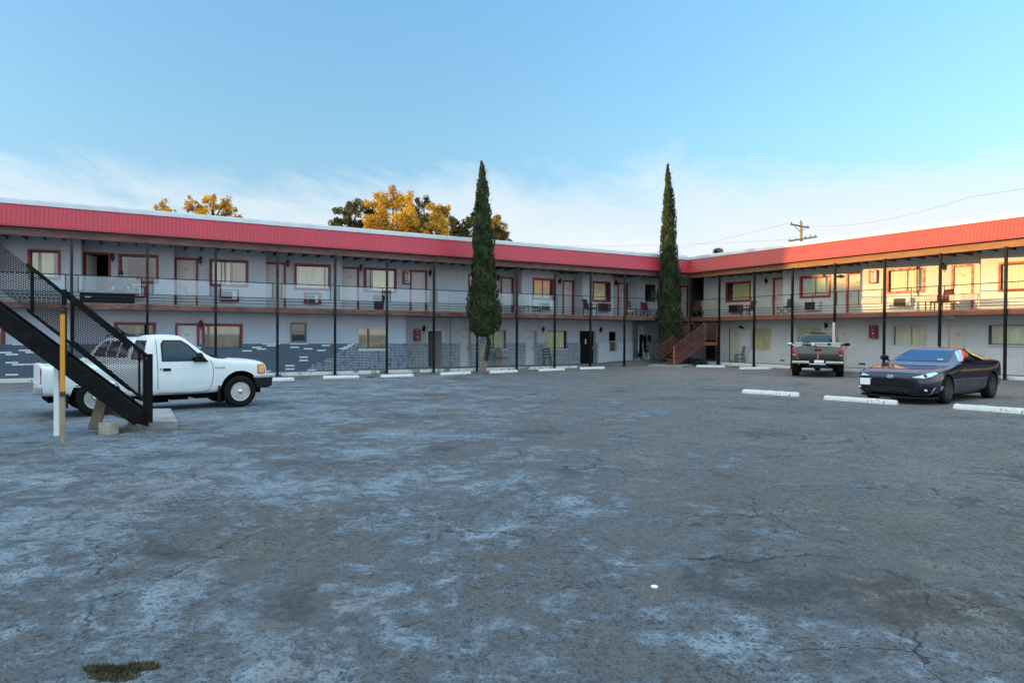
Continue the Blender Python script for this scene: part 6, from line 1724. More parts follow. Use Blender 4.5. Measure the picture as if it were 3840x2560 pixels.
# ================================================================== dark blue coupe
fw = gp(3541, 1513.5)
Hc = Vector((-.815, -.58, 0)).normalized(); Lc = Vector((-Hc.y, Hc.x, 0)); sc = 1.07
oc = fw - Hc * (1.285 * sc) - Lc * (.80 * sc)
BZ = thing('coupe_car', 'dark navy blue sports coupe with black wheels parked nose out by the wheel stops', 'car', M=place(Hc, oc, sc))
st = [hs(2.15, .46, .26, .585, 0, .10), hs(2.13, .60, .22, .655, 0, .10), hs(2.07, .74, .20, .705, .0, .11), hs(1.93, .825, .19, .745, .01, .11), hs(1.70, .872, .19, .775, .025, .12), hs(1.40, .892, .19, .80, .045, .13), hs(1.05, .886, .18, .83, .045, .13), hs(.80, .872, .17, .865, .02, .11),
      cab(.42, .87, .17, .90, 1.055, .70), cab(.05, .872, .17, .905, 1.225, .585), cab(-.12, .872, .17, .905, 1.265, .56), cab(-.50, .872, .17, .915, 1.30, .545), cab(-.90, .878, .18, .93, 1.255, .535), cab(-1.35, .892, .20, .955, 1.115, .55), hs(-1.68, .892, .22, 1.0, .0, .10), hs(-2.0, .84, .26, .985, 0, .1), hs(-2.10, .76, .30, .93, 0, .1), hs(-2.13, .66, .34, .86, 0, .1)]
body, bb_ = shell('body', st, M['p_navy'], BZ, [well_cut(x, .325, .362, s * .60, s * 1.3) for x in (1.285, -1.285) for s in (1, -1)], [(x, .325, .362, .60) for x in (1.285, -1.285)])
for x in (1.285, -1.285): both(lambda s, x=x: tyre(BZ, x, s * .785, .318, .215, .222, spoke_rim, s))
mb = MB(); mb.bb(-1.95, 1.95, -.62, .62, .13, .30); build('underbody', mb, M['under'], BZ)
def fx(pl, nm, mt, off=.006, cut=4, **k): return build(nm, decal(bb_, pl, 'x', 1, off, cut), mt, BZ, **k)
fx([(-.44, .545), (.44, .545), (.53, .47), (.46, .235), (-.46, .235), (-.53, .47)], 'front_grille', M['trim'], .008, smooth='all')
for z in (.30, .36): build('grille_bar', line(bb_, [(-.46, z), (.46, z)], .018, 'x', 1, .016), M['black_rim'], BZ)
build('grille_bar', line(bb_, [(-.44, .415), (.44, .415)], .035, 'x', 1, .02), M['trim'], BZ)
em = MB(); e0 = project(bb_, (0, 0, .615), 'x', 1, .010)
def ell(cx, cz, rx, rz, off, n=20): return [Vector((e0.x + off - .35 * (b * rz) , cx + rx * math.cos(2 * PI * i / n), e0.z + cz + rz * math.sin(2 * PI * i / n))) for i in range(n) for b in (math.sin(2 * PI * i / n),)]
em.add(ell(0, 0, .075, .036, 0), [tuple(range(20))]); em.add(ell(0, 0, .066, .029, .004), [tuple(range(20))], 1)
for (cy_, cz_, r_) in ((.035, .004, .014), (-.008, .012, .007), (-.03, .008, .007), (-.012, -.010, .007), (-.035, -.010, .007), (.008, -.014, .006)): em.add(ell(cy_, cz_, r_, r_ * .8, .008), [tuple(range(20))])
build('bonnet_emblem', em, [M['chrome'], M['p_navy']], BZ)
for s in (1, -1):
    fx([(s * .40, .612), (s * .58, .648), (s * .80, .742), (s * .845, .70), (s * .80, .63), (s * .70, .588), (s * .55, .60)], 'headlight_housing', M['trim'], .006, 4, smooth='all')
    o = fx([(s * .46, .616), (s * .60, .650), (s * .80, .732), (s * .832, .70), (s * .79, .640), (s * .70, .600), (s * .56, .607)], 'headlight', M['lamp_clear'], .012, 4, smooth='all')
    q = project(bb_, (0, s * .70, .652), 'x', 1, .012); mb = MB(); mb.ball(q, 1, n=12, sc=(.014, .045, .040)); build('projector_lens', mb, M['car_glass_dk'], o, smooth='all')
    build('light_strip', line(bb_, [(s * .50, .618), (s * .62, .615), (s * .70, .605)], .010, 'x', 1, .018), M['plate_white'], o)
    fx([(s * .58, .40), (s * .77, .44), (s * .82, .38), (s * .78, .27), (s * .60, .25)], 'fog_lamp_recess', M['trim'], .007, smooth='all')
    q = project(bb_, (0, s * .72, .335), 'x', 1, .02); mb = MB(); mb.ball(q, 1, n=10, sc=(.02, .042, .028)); build('fog_lamp', mb, M['lamp_clear'], BZ, smooth='all')
    build('bumper_trim', line(bb_, [(s * .42, .225), (s * .72, .235), (s * .785, .27), (s * .83, .40)], .016, 'x', 1, .014), M['steel_rim'], BZ)
    build('bumper_trim', line(bb_, [(s * .855, .25), (s * .87, .42)], .012, 'x', 1, .014), M['steel_rim'], BZ)
    build('side_window', decal(bb_, [(.42, .955), (.06, 1.165), (-.12, 1.205), (-.50, 1.24), (-.92, 1.175), (-1.10, 1.03), (-1.05, .975)], 'y', s, .008, 4), M['car_glass_dk'], BZ, smooth='all')
    build('door_gap', line(bb_, [(.62, .86), (.60, .5), (.50, .27), (-.62, .27), (-.74, .60), (-.72, .92)], .010, 'y', s), M['seam'], BZ)
    build('bonnet_gap', line(bb_, [(.80, s * .72), (1.4, s * .70), (1.75, s * .66), (2.02, s * .52)], .010, 'z', 1), M['seam'], BZ)
    build('sill_trim', line(bb_, [(.86, .215), (-.86, .215)], .018, 'y', s, .01), M['steel_rim'], BZ)
    build('side_marker', decal(bb_, [(1.62, .585), (1.56, .59), (1.56, .615), (1.62, .612)], 'y', s, .008), M['amber'], BZ)
    build('fender_vent', decal(bb_, [(.82, .66), (.56, .70), (.56, .76), (.80, .73)], 'y', s, .006), M['trim'], BZ)
    mb = MB(); mb.ball((.40, s * .955, 1.0), 1, n=12, sc=(.075, .11, .072)); mb.bar((.44, s * .82, .93), (.42, s * .93, .97), .05, .035); build('wing_mirror', mb, M['trim'], BZ, smooth=True)
    build('tail_light', decal(bb_, [(s * .40, .78), (s * .60, .78), (s * .60, .87), (s * .40, .87)], 'x', -1, .008), M['red_lens'], BZ)
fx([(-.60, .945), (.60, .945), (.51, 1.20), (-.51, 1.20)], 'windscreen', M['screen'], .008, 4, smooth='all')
build('rear_window', decal(bb_, [(-.58, 1.03), (.58, 1.03), (.5, 1.22), (-.5, 1.22)], 'x', -1, .008), M['car_glass_dk'], BZ, smooth='all')
build('bonnet_gap', line(bb_, [(-.52, .690), (-.25, .700), (0, .703), (.25, .700), (.52, .690)], .010, 'x', 1), M['seam'], BZ)
q = project(bb_, (0, -.57, .47), 'x', 1, .0); mb = MB(); mb.box((q.x + .03, -.52, .475), (.012, .30, .155), M=Matrix.Rotation(.22, 3, 'Z')); build('number_plate', mb, M['plate_white'], BZ)
mb = MB(); fr_ = [(2.10, -.55), (2.18, -.3), (2.195, 0), (2.18, .3), (2.10, .55), (1.95, .76), (1.70, .86)]
pts_ = [(1.70, -.86), (1.95, -.76)] + fr_
mb.add([(x, y, z) for x, y in pts_ for z in (.135, .175)] , [(2 * i, 2 * i + 2, 2 * i + 3, 2 * i + 1) for i in range(len(pts_) - 1)])
mb.add([(x, y, .175) for x, y in pts_] + [(x - .12, y * .9, .175) for x, y in pts_], [(i, i + 1, len(pts_) + i + 1, len(pts_) + i) for i in range(len(pts_) - 1)])
build('front_lip', mb, M['trim'], BZ)
mb = MB(); q = project(bb_, (0, .42, .98), 'x', 1, .016); mb.box(q, (.01, .12, .03)); build('screen_sticker', mb, M['plate_white'], BZ)
# ------------------------------------------------------------------ trees
def foliage(name, dark, mid, light, rough=.75, trans=.25, scale=1.2):
    n = NT(name); vec = n.coord('Object')
    a = n.noise(vec, scale, 4, .6); b = n.noise(vec, scale * 9, 3, .6)
    c = n.ramp(n.math('ADD', n.math('MULTIPLY', a, .6), n.math('MULTIPLY', b, .4)), [(.36, dark), (.5, mid), (.64, light)])
    n.set(c, rough, 0, .25)
    tr = n.new('ShaderNodeBsdfTranslucent'); n.link(c, tr.inputs['Color'])
    mx = n.new('ShaderNodeMixShader'); mx.inputs[0].default_value = trans
    n.link(n.b.outputs[0], mx.inputs[1]); n.link(tr.outputs[0], mx.inputs[2]); n.link(mx.outputs[0], n.out.inputs['Surface'])
    return n.mat
M['cypress'] = foliage('cypress_sprays', (.016, .026, .010), (.042, .060, .022), (.110, .125, .048), trans=.15, scale=2.2)
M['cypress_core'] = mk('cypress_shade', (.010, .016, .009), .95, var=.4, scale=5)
M['gold'] = foliage('golden_leaves', (.34, .165, .015), (.62, .34, .03), (.85, .54, .07), scale=.5)
M['olive_leaf'] = foliage('olive_leaves', (.034, .040, .014), (.085, .086, .028), (.19, .16, .05), scale=.5)
M['brown_leaf'] = foliage('brown_green_leaves', (.080, .060, .018), (.22, .15, .03), (.45, .27, .045), scale=.5)
M['bark'] = mk('grey_shredded_bark', (.26, .225, .195), .9, var=.5, scale=6, dirt=(.09, .07, .055), dirt_amt=.6, bump=.8, bscale=12, stretch=(2.5, 2.5, .35))
M['bark_dk'] = mk('dark_bark', (.075, .058, .045), .9, var=.4, scale=5, bump=.5, stretch=(2, 2, .4))

def cypress(label, base, prof, trunk_top, seed, lean=(0, 0), n_leaf=11000, limbs=True, ez=0.0):
    """prof: (height, left reach, right reach) of the narrow crown, seen from the court"""
    r = random.Random(seed)
    t = thing('cypress_tree', label, 'tree', base, group='tall narrow cypress trees')
    def reach(z, ang):
        for (z0, l0, r0), (z1, l1, r1) in zip(prof[:-1], prof[1:]):
            if z0 <= z <= z1:
                k = (z - z0) / (z1 - z0); l, q = l0 + (l1 - l0) * k, r0 + (r1 - r0) * k
                c = math.cos(ang); e = q if c > 0 else l
                f = abs(c); side = (l + q) / 2
                return side + (e - side) * f
        return 0.0
    z0, z1 = prof[0][0], prof[-1][0]
    def ax(z): return Vector((lean[0] * (z / z1) , lean[1] * (z / z1), z))
    def lump(z, a): return 1 + .13 * math.sin(a * 3 + z * 1.7 + seed) + .10 * math.sin(a * 5 - z * 2.9) + .09 * math.sin(z * 5.3 + a * 2)
    core = MB(); nr, na = 34, 18; vs = []
    for i in range(nr + 1):
        z = z0 + (z1 - z0) * i / nr
        for k in range(na):
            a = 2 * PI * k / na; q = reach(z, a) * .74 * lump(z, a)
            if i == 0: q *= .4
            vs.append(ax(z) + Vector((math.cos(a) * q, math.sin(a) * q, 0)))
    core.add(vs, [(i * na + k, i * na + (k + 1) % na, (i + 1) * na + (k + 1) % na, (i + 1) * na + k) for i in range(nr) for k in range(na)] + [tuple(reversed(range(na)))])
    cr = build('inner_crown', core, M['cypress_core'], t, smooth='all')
    mb = MB(); hh = [p[0] for p in prof]
    tot = []
    for (za, la, ra), (zb_, lb, rb) in zip(prof[:-1], prof[1:]): tot.append((zb_ - za) * (la + ra + lb + rb + .35))
    cum = sum(tot)
    for k, (wgt) in enumerate(tot):
        for _ in range(int(n_leaf * wgt / cum)):
            z = r.uniform(hh[k], hh[k + 1]); a = r.uniform(0, 2 * PI)
            q = reach(z, a) * lump(z, a) * (1 - abs(r.gauss(0, .14)))
            c = ax(z) + Vector((math.cos(a) * q, math.sin(a) * q, 0))
            out = Vector((math.cos(a), math.sin(a), 0)); tan = Vector((-out.y, out.x, 0))
            ln = r.uniform(.07, .19); wd = ln * r.uniform(.16, .30)
            up = (Vector((0, 0, 1)) + out * r.uniform(.0, .55) + tan * r.uniform(-.35, .35)).normalized()
            s_ = (tan * r.uniform(.5, 1) + out * r.uniform(-.6, .6)).normalized() * wd
            mb.add([c - s_ * .5, c + up * ln * .5 - s_, c + up * ln, c + up * ln * .5 + s_, c + s_ * .5], [(0, 1, 2, 3, 4)])
    # stray tips and a thin leader
    for _ in range(120):
        z = r.uniform(z0 + .2, z1 - .4); a = r.uniform(0, 2 * PI); q = reach(z, a) * lump(z, a)
        c = ax(z) + Vector((math.cos(a) * q, math.sin(a) * q, 0)); out = Vector((math.cos(a), math.sin(a), 0))
        for j in range(6):
            d = (Vector((0, 0, 1)) * r.uniform(.5, 1.1) + out * r.uniform(.2, .9)).normalized(); p = c + d * (.05 * j); s_ = Vector((-out.y, out.x, 0)) * .02
            mb.add([p - s_, p + d * .10, p + s_], [(0, 1, 2)])
    build('crown', mb, M['cypress'], t)
    mb = MB()
    for k in range(7):
        a = 2 * PI * k / 7 + r.uniform(-.3, .3); pts = []
        for j in range(9):
            f = j / 8; z = -.12 + (trunk_top + .12) * f
            rad = .085 + .05 * math.sin(f * 3 + k) - .03 * f
            pts.append(ax(z) + Vector((math.cos(a + f * .8) * rad + .05 * math.sin(f * 5 + k), math.sin(a + f * .8) * rad, 0)))
        mb.tube(pts, [.075 - .035 * j / 8 for j in range(9)], 7)
    build('trunk', mb, M['bark'], t, smooth=True)
    if limbs:
        mb = MB()
        for _ in range(16):
            z = r.uniform(trunk_top * .5, trunk_top); a = r.uniform(0, 2 * PI); d = Vector((math.cos(a), math.sin(a), r.uniform(-.2, .7)))
            p = ax(z) + Vector((d.x, d.y, 0)) * .08; mb.tube([p, p + d * r.uniform(.12, .25), p + d * r.uniform(.28, .45) + Vector((0, 0, r.uniform(-.1, .12)))], [.018, .012, .005], 5)
        build('dead_branch', mb, M['bark'], t)
    return t, mb
b = gp(1808, 1398)
k_ = b.y / F
def zz(v, u=1800): return at_depth(u, v, b.y).z - b.z
PR1 = [(1262, 22, 25), (1250, 38, 50), (1235, 55, 66), (1205, 52, 70), (1160, 60, 68), (1110, 48, 66), (1060, 38, 60), (1000, 36, 48), (940, 38, 44), (860, 36, 40), (790, 29, 32), (730, 21, 25), (680, 13, 17), (640, 7, 9), (612, 0.6, .6)]
prof = [(zz(v), l * k_ * .93, r_ * k_ * .93) for v, l, r_ in PR1]
CX = (1801 - 1808) * k_
t, _ = cypress('tall dark cypress with a bare gnarled trunk standing at the left walkway kerb', b, prof, zz(1245), 4, lean=(-.06, 0))
# hanging dead sprays beside the trunk
mb = MB(); r = random.Random(9)
for _ in range(700):
    f = r.random(); c = Vector((.22 + .10 * math.sin(f * 4) + r.gauss(0, .055), -.05 + r.gauss(0, .06), zz(1250) - f * 1.25))
    d = Vector((r.uniform(-.3, .3), r.uniform(-.3, .3), -1)).normalized(); s_ = d.orthogonal().normalized() * .02
    mb.add([c - s_, c + d * .12, c + s_], [(0, 1, 2)])
build('hanging_spray', mb, M['cypress'], t)
b = R(.62, -2.25); b.z = ground(b.x, b.y); k_ = b.y / F
PR2 = [(1345, 12, 14), (1325, 24, 36), (1290, 30, 50), (1240, 36, 52), (1200, 42, 50), (1160, 41, 48), (1100, 37, 46), (1040, 33, 44), (980, 30, 36), (900, 25, 33), (830, 22, 30), (760, 17, 24), (710, 10, 16), (670, 8, 9), (645, 4, 5), (618, .6, .6)]
def zz(v, u=2505): return at_depth(u, v, b.y).z - b.z
prof = [(zz(v), l * k_ * .95, r_ * k_ * .95) for v, l, r_ in PR2]
cypress('tall cypress with sunlit golden tip in the corner behind the brown stairs', b, prof, zz(1320), 12, n_leaf=12000, limbs=False, lean=(-.12, 0))

def broad_tree(name, label, base, clumps, mat, n_leaf, seed, leaf=.215, limbs=True, trunk_r=.28, sparse=False):
    """clumps: (dx, dy, z, radius) leaf masses that make up an uneven crown; limbs run to each"""
    r = random.Random(seed)
    t = thing(name, label, 'tree', base, group='trees beyond the left wing')
    mb = MB(); tot = sum(c[3] ** 2 for c in clumps)
    for (dx, dy, z, rad) in clumps:
        subs = [(dx + r.gauss(0, rad * .42), dy + r.gauss(0, rad * .42), z + r.gauss(0, rad * .38), rad * r.uniform(.30, .52)) for _ in range(11)]
        for _ in range(int(n_leaf * 1.75 * rad ** 2 / tot)):
            sx, sy, sz, sr = subs[r.randrange(len(subs))]
            d = Vector((r.gauss(0, 1), r.gauss(0, 1), r.gauss(0, 1))).normalized()
            q = sr * (r.random() ** (.45 if not sparse else .9))
            c = Vector((sx, sy, sz)) + d * q
            nrm = (d + Vector((r.gauss(0, .6), r.gauss(0, .6), r.gauss(0, .6) + .3))).normalized()
            a = nrm.orthogonal().normalized(); b_ = nrm.cross(a); an = r.uniform(0, PI)
            u_ = (a * math.cos(an) + b_ * math.sin(an)); v_ = nrm.cross(u_); s_ = leaf * r.uniform(.55, 1.15)
            mb.add([c - u_ * s_ * .5, c - v_ * s_ * .22 , c + u_ * s_ * .5, c + v_ * s_ * .22 + nrm * s_ * .1], [(0, 1, 2, 3)])
    build('crown', mb, mat, t)
    mb = MB(); top = min(c[2] for c in clumps) - .5
    mb.tube([(0, 0, -.3), (.1, 0, top * .5), (0, 0, top)], [trunk_r, trunk_r * .8, trunk_r * .65], 9)
    build('trunk', mb, M['bark_dk'], t, smooth=True)
    mb = MB()
    for (dx, dy, z, rad) in clumps:
        m_ = Vector((dx * .4, dy * .4, top + (z - top) * .55)); mb.tube([(0, 0, top - .6), m_, (dx, dy, z + rad * .2)], [trunk_r * .45, trunk_r * .28, trunk_r * .1], 6)
        for _ in range(5):
            e = Vector((dx, dy, z)) + Vector((r.gauss(0, 1), r.gauss(0, 1), r.gauss(0, 1))).normalized() * rad * .8
            mb.tube([Vector((dx, dy, z)) * .6 + m_ * .4, e], [trunk_r * .14, trunk_r * .04], 5)
    build('limbs', mb, M['bark_dk'], t)
    return t
def far(u, y): p = at_depth(u, 1256, y); return Vector((p.x, p.y, 0))
def CL(base, y, lst):
    """clumps from (u, v, radius in pixels, depth shift)"""
    out = []
    for (u, v, rp, dy) in lst:
        p = at_depth(u, v, y + dy); out.append((p.x - base.x, p.y - base.y, p.z - base.z, rp * y / F))
    return out
Y = 52.0
b = far(605, 46); broad_tree('sparse_tree', 'thin leafed golden tree top over the far left roof', b, CL(b, 46, [(588, 790, 22, 0), (612, 765, 26, .5), (632, 792, 22, -.5), (605, 815, 34, 0), (610, 850, 40, 0)]), M['gold'], 900, 21, .19, sparse=True, trunk_r=.16)
b = far(800, 46); broad_tree('sparse_tree', 'wide golden tree top with thin ends over the left roof', b, CL(b, 46, [(705, 775, 26, 0), (745, 775, 34, .6), (790, 755, 34, -.6), (835, 770, 36, .6), (870, 795, 30, 0), (905, 815, 20, 0), (760, 820, 50, 0), (830, 830, 50, 0), (800, 745, 18, 0)]), M['gold'], 3600, 22, .19, sparse=True, trunk_r=.22)
b = far(1310, Y); broad_tree('dark_green_tree', 'dark green tree left of the big golden tree behind the roof', b, CL(b, Y, [(1270, 835, 36, 0), (1300, 790, 38, 1), (1345, 785, 36, -1), (1385, 800, 30, 0), (1330, 845, 50, 0), (1385, 860, 40, .5), (1265, 870, 34, 0)]), M['olive_leaf'], 5200, 23)
b = far(1470, Y); broad_tree('golden_tree', 'large golden leafed tree in evening sun behind the red roof edge', b, CL(b, Y, [(1425, 765, 42, -1), (1475, 755, 48, 0), (1525, 745, 40, -1), (1425, 830, 52, -1.5), (1490, 820, 60, -2), (1540, 830, 46, -1.5), (1395, 850, 36, -1), (1460, 880, 60, -1), (1530, 885, 50, -1), (1385, 770, 22, -.5)]), M['gold'], 9000, 24)
b = far(1590, Y + 5); broad_tree('dark_green_tree', 'dark olive tree crown rising between two golden trees', b, CL(b, Y + 5, [(1560, 790, 34, 0), (1590, 765, 30, 0), (1600, 820, 42, 0), (1570, 850, 46, 0), (1600, 890, 50, 0)]), M['olive_leaf'], 4200, 25)
b = far(1650, Y); broad_tree('golden_tree', 'smaller golden tree right of the large golden tree', b, CL(b, Y, [(1635, 795, 32, -1), (1665, 790, 28, -1), (1655, 835, 36, -1), (1600, 850, 30, -2), (1640, 880, 44, -1), (1670, 900, 34, -1), (1615, 900, 34, -1.5)]), M['gold'], 4200, 26)
b = far(1715, Y + 3); broad_tree('dark_green_tree', 'dark bushy tree just left of the gnarled cypress above the roof', b, CL(b, Y + 3, [(1700, 835, 28, 0), (1735, 860, 34, 0), (1760, 830, 26, 0), (1700, 885, 38, 0), (1750, 900, 40, 0)]), M['olive_leaf'], 3600, 27)
b = far(1845, Y); broad_tree('brown_green_tree', 'half lit brown green tree right of the gnarled cypress above the roof', b, CL(b, Y, [(1785, 830, 30, -1), (1830, 840, 34, 0), (1860, 845, 34, -1), (1885, 875, 28, 0), (1850, 895, 44, 0), (1890, 905, 26, 0), (1800, 890, 40, 0)]), M['brown_leaf'], 5200, 28)

# ------------------------------------------------------------------ dry weeds in the asphalt
M['weed'] = foliage('dry_weeds', (.030, .028, .014), (.075, .062, .030), (.23, .19, .11), trans=.1, scale=9)
def weeds(label, spots, n, seed, hmax=.09):
    r = random.Random(seed); mb = MB()
    for _ in range(n):
        u, v, ru, rv2 = spots[r.randrange(len(spots))]
        a = r.uniform(0, 2 * PI); q = math.sqrt(r.random())
        p = gp(u + ru * q * math.cos(a), v + rv2 * q * math.sin(a))
        d = Vector((r.gauss(0, .8), r.gauss(0, .8), r.uniform(.3, 1))).normalized() * r.uniform(.3, 1) * hmax; s_ = Vector((r.gauss(0, 1), r.gauss(0, 1), 0)).normalized() * .004
        mb.add([p - s_, p + s_, p + d], [(0, 1, 2)])
    return tag(build('dry_weeds', mb, M['weed']), label, 'weeds', kind='stuff')
weeds('dry weeds growing through the asphalt at the lower left', [(420, 2510, 110, 14), (430, 2530, 100, 26), (540, 2500, 60, 12)], 2600, 3, .035)
weeds('tufts of weeds along the white kerb', [(1125, 1421, 30, 3), (1600, 1402, 28, 3), (1770, 1401, 30, 3), (1815, 1402, 40, 3), (1390, 1414, 20, 2)], 900, 5, .10)

# ------------------------------------------------------------------ utility pole, wires and a sign beyond the right wing
PY = 62.0
pb = far(3008, PY)
UP = thing('utility_pole', 'wooden utility pole with two cross arms beyond the right wing', 'utility pole', pb)
M['pole_wood'] = mk('sunlit_pole_wood', (.33, .215, .10), .85, var=.3, scale=2, stretch=(3, 3, .3))
M['arm_wood'] = mk('cross_arm_wood', (.20, .155, .12), .85, var=.3, scale=3)
def up(u, v, dy=0.0): return at_depth(u, v, PY + dy) - pb
mb = MB(); mb.tube([(0, 0, -.3), (up(3004, 832).x, 0, up(3004, 832).z)], [.16, .115], 12); build('pole_shaft', mb, M['pole_wood'], UP, smooth=True)
a0, a1_ = up(2965, 841, -.9), up(3033, 854, .9)
mb = MB(); mb.bar(a0, a1_, .11, .13); build('cross_arm', mb, M['arm_wood'], UP)
mb = MB(); mb.bar(up(2980, 848, -.5), up(3000, 868, -.15), .04); mb.bar(up(3020, 856, .5), up(3008, 864, -.1), .04); build('arm_brace', mb, M['arm_wood'], UP)
mb = MB(); mb.bar(up(2958, 904, -.9), up(3062, 888, .9), .14, .16); build('cross_arm', mb, M['pole_wood'], UP)
for (u, v, dy) in ((2968, 836, -.85), (3029, 848, .85), (3003, 829, 0), (2962, 899, -.8), (2985, 896, -.5), (3020, 888, .3), (3040, 884, .5), (3056, 883, .8)):
    mb = MB(); c = up(u, v, dy); mb.lathe([(.02, -.12), (.05, -.05), (.03, 0), (.055, .03), (.03, .08), (0, .10)], 8, T=Matrix.Translation(c)); build('insulator', mb, M['wood_dark'], UP)
M['wire'] = mk('weathered_wire', (.20, .20, .21), .6, var=.1)
def wire(label, pts, r_=.012):
    P_ = [at_depth(u, v, y) for u, v, y in pts]; out = []
    mb = MB()
    for a, b_ in zip(P_[:-1], P_[1:]):
        for i in range(9): out.append(a + (b_ - a) * (i / 8) - Vector((0, 0, .6 * 4 * (i / 8) * (1 - i / 8))) * (1 if (b_ - a).length > 20 else .1))
    out2 = [p for i, p in enumerate(out) if i == 0 or (p - out[i - 1]).length > 1e-4]
    mb.tube(out2, r_, 5); return tag(build('power_line', mb, M['wire']), label, 'power line', 'power lines')
wire('power line from the top arm towards the upper right corner', [(3030, 847, PY), (3640, 738, 42), (4200, 640, 30)], .010)
wire('faint power line running low over the left wing roof to the pole', [(1500, 888, 85), (2540, 916, 78), (2960, 898, PY)], .012)
wire('faint power line slanting from the pole top down to the left', [(2968, 834, PY), (2300, 960, 120)], .012)
wire('thin cable stretched over the roof corner at the sunlit cypress', [(2430, 951, 44), (2505, 936, 43), (2580, 962, 43.5)], .014)
sgp = far(2693, 95)
SG = thing('roadside_sign', 'dark rounded roadside sign with a small plate on top beyond the roof corner', 'sign', sgp)
def sq(u, v, dy=0): return at_depth(u, v, 95 + dy) - sgp
M['sign_dark'] = mk('dark_sign_face', (.06, .06, .075), .6, var=.2, scale=1)
M['sign_grey'] = mk('pale_sign_trim', (.45, .47, .50), .6, var=.2, scale=1)
el = []
for i in range(28):
    a = 2 * PI * i / 28; el.append((2693 + 20 * math.copysign(abs(math.cos(a)) ** .8, math.cos(a)), 943 - 13 * math.sin(a) + .15 * 0))
mb = MB(); mb.prism([(sq(u, v).x, sq(u, v).z) for u, v in el], lambda x, z, h: Vector((x, h, z)), 0, .3); build('sign_face', mb, M['sign_dark'], SG)
mb = MB(); mb.tube([sq(u, v) + Vector((0, -.05, 0)) for u, v in el], .07, 6, closed=True); build('sign_border', mb, M['sign_grey'], SG)
mb = MB(); mb.bb(sq(2688, 0).x, sq(2702, 0).x, 0, .2, sq(0, 933).z, sq(0, 926).z); build('top_plate', mb, M['sign_grey'], SG)
mb = MB()
for (u0, u1) in ((2686, 2689), (2690, 2693), (2694, 2697), (2700, 2704)): mb.bb(sq(u0, 0).x, sq(u1, 0).x, -.09, -.04, sq(0, 945).z, sq(0, 942).z)
build('sign_lettering', mb, M['sign_grey'], SG)
mb = MB(); mb.tube([(0, .2, -.3), (0, .2, sq(0, 950).z)], .15, 10); build('sign_post', mb, M['arm_wood'], SG)
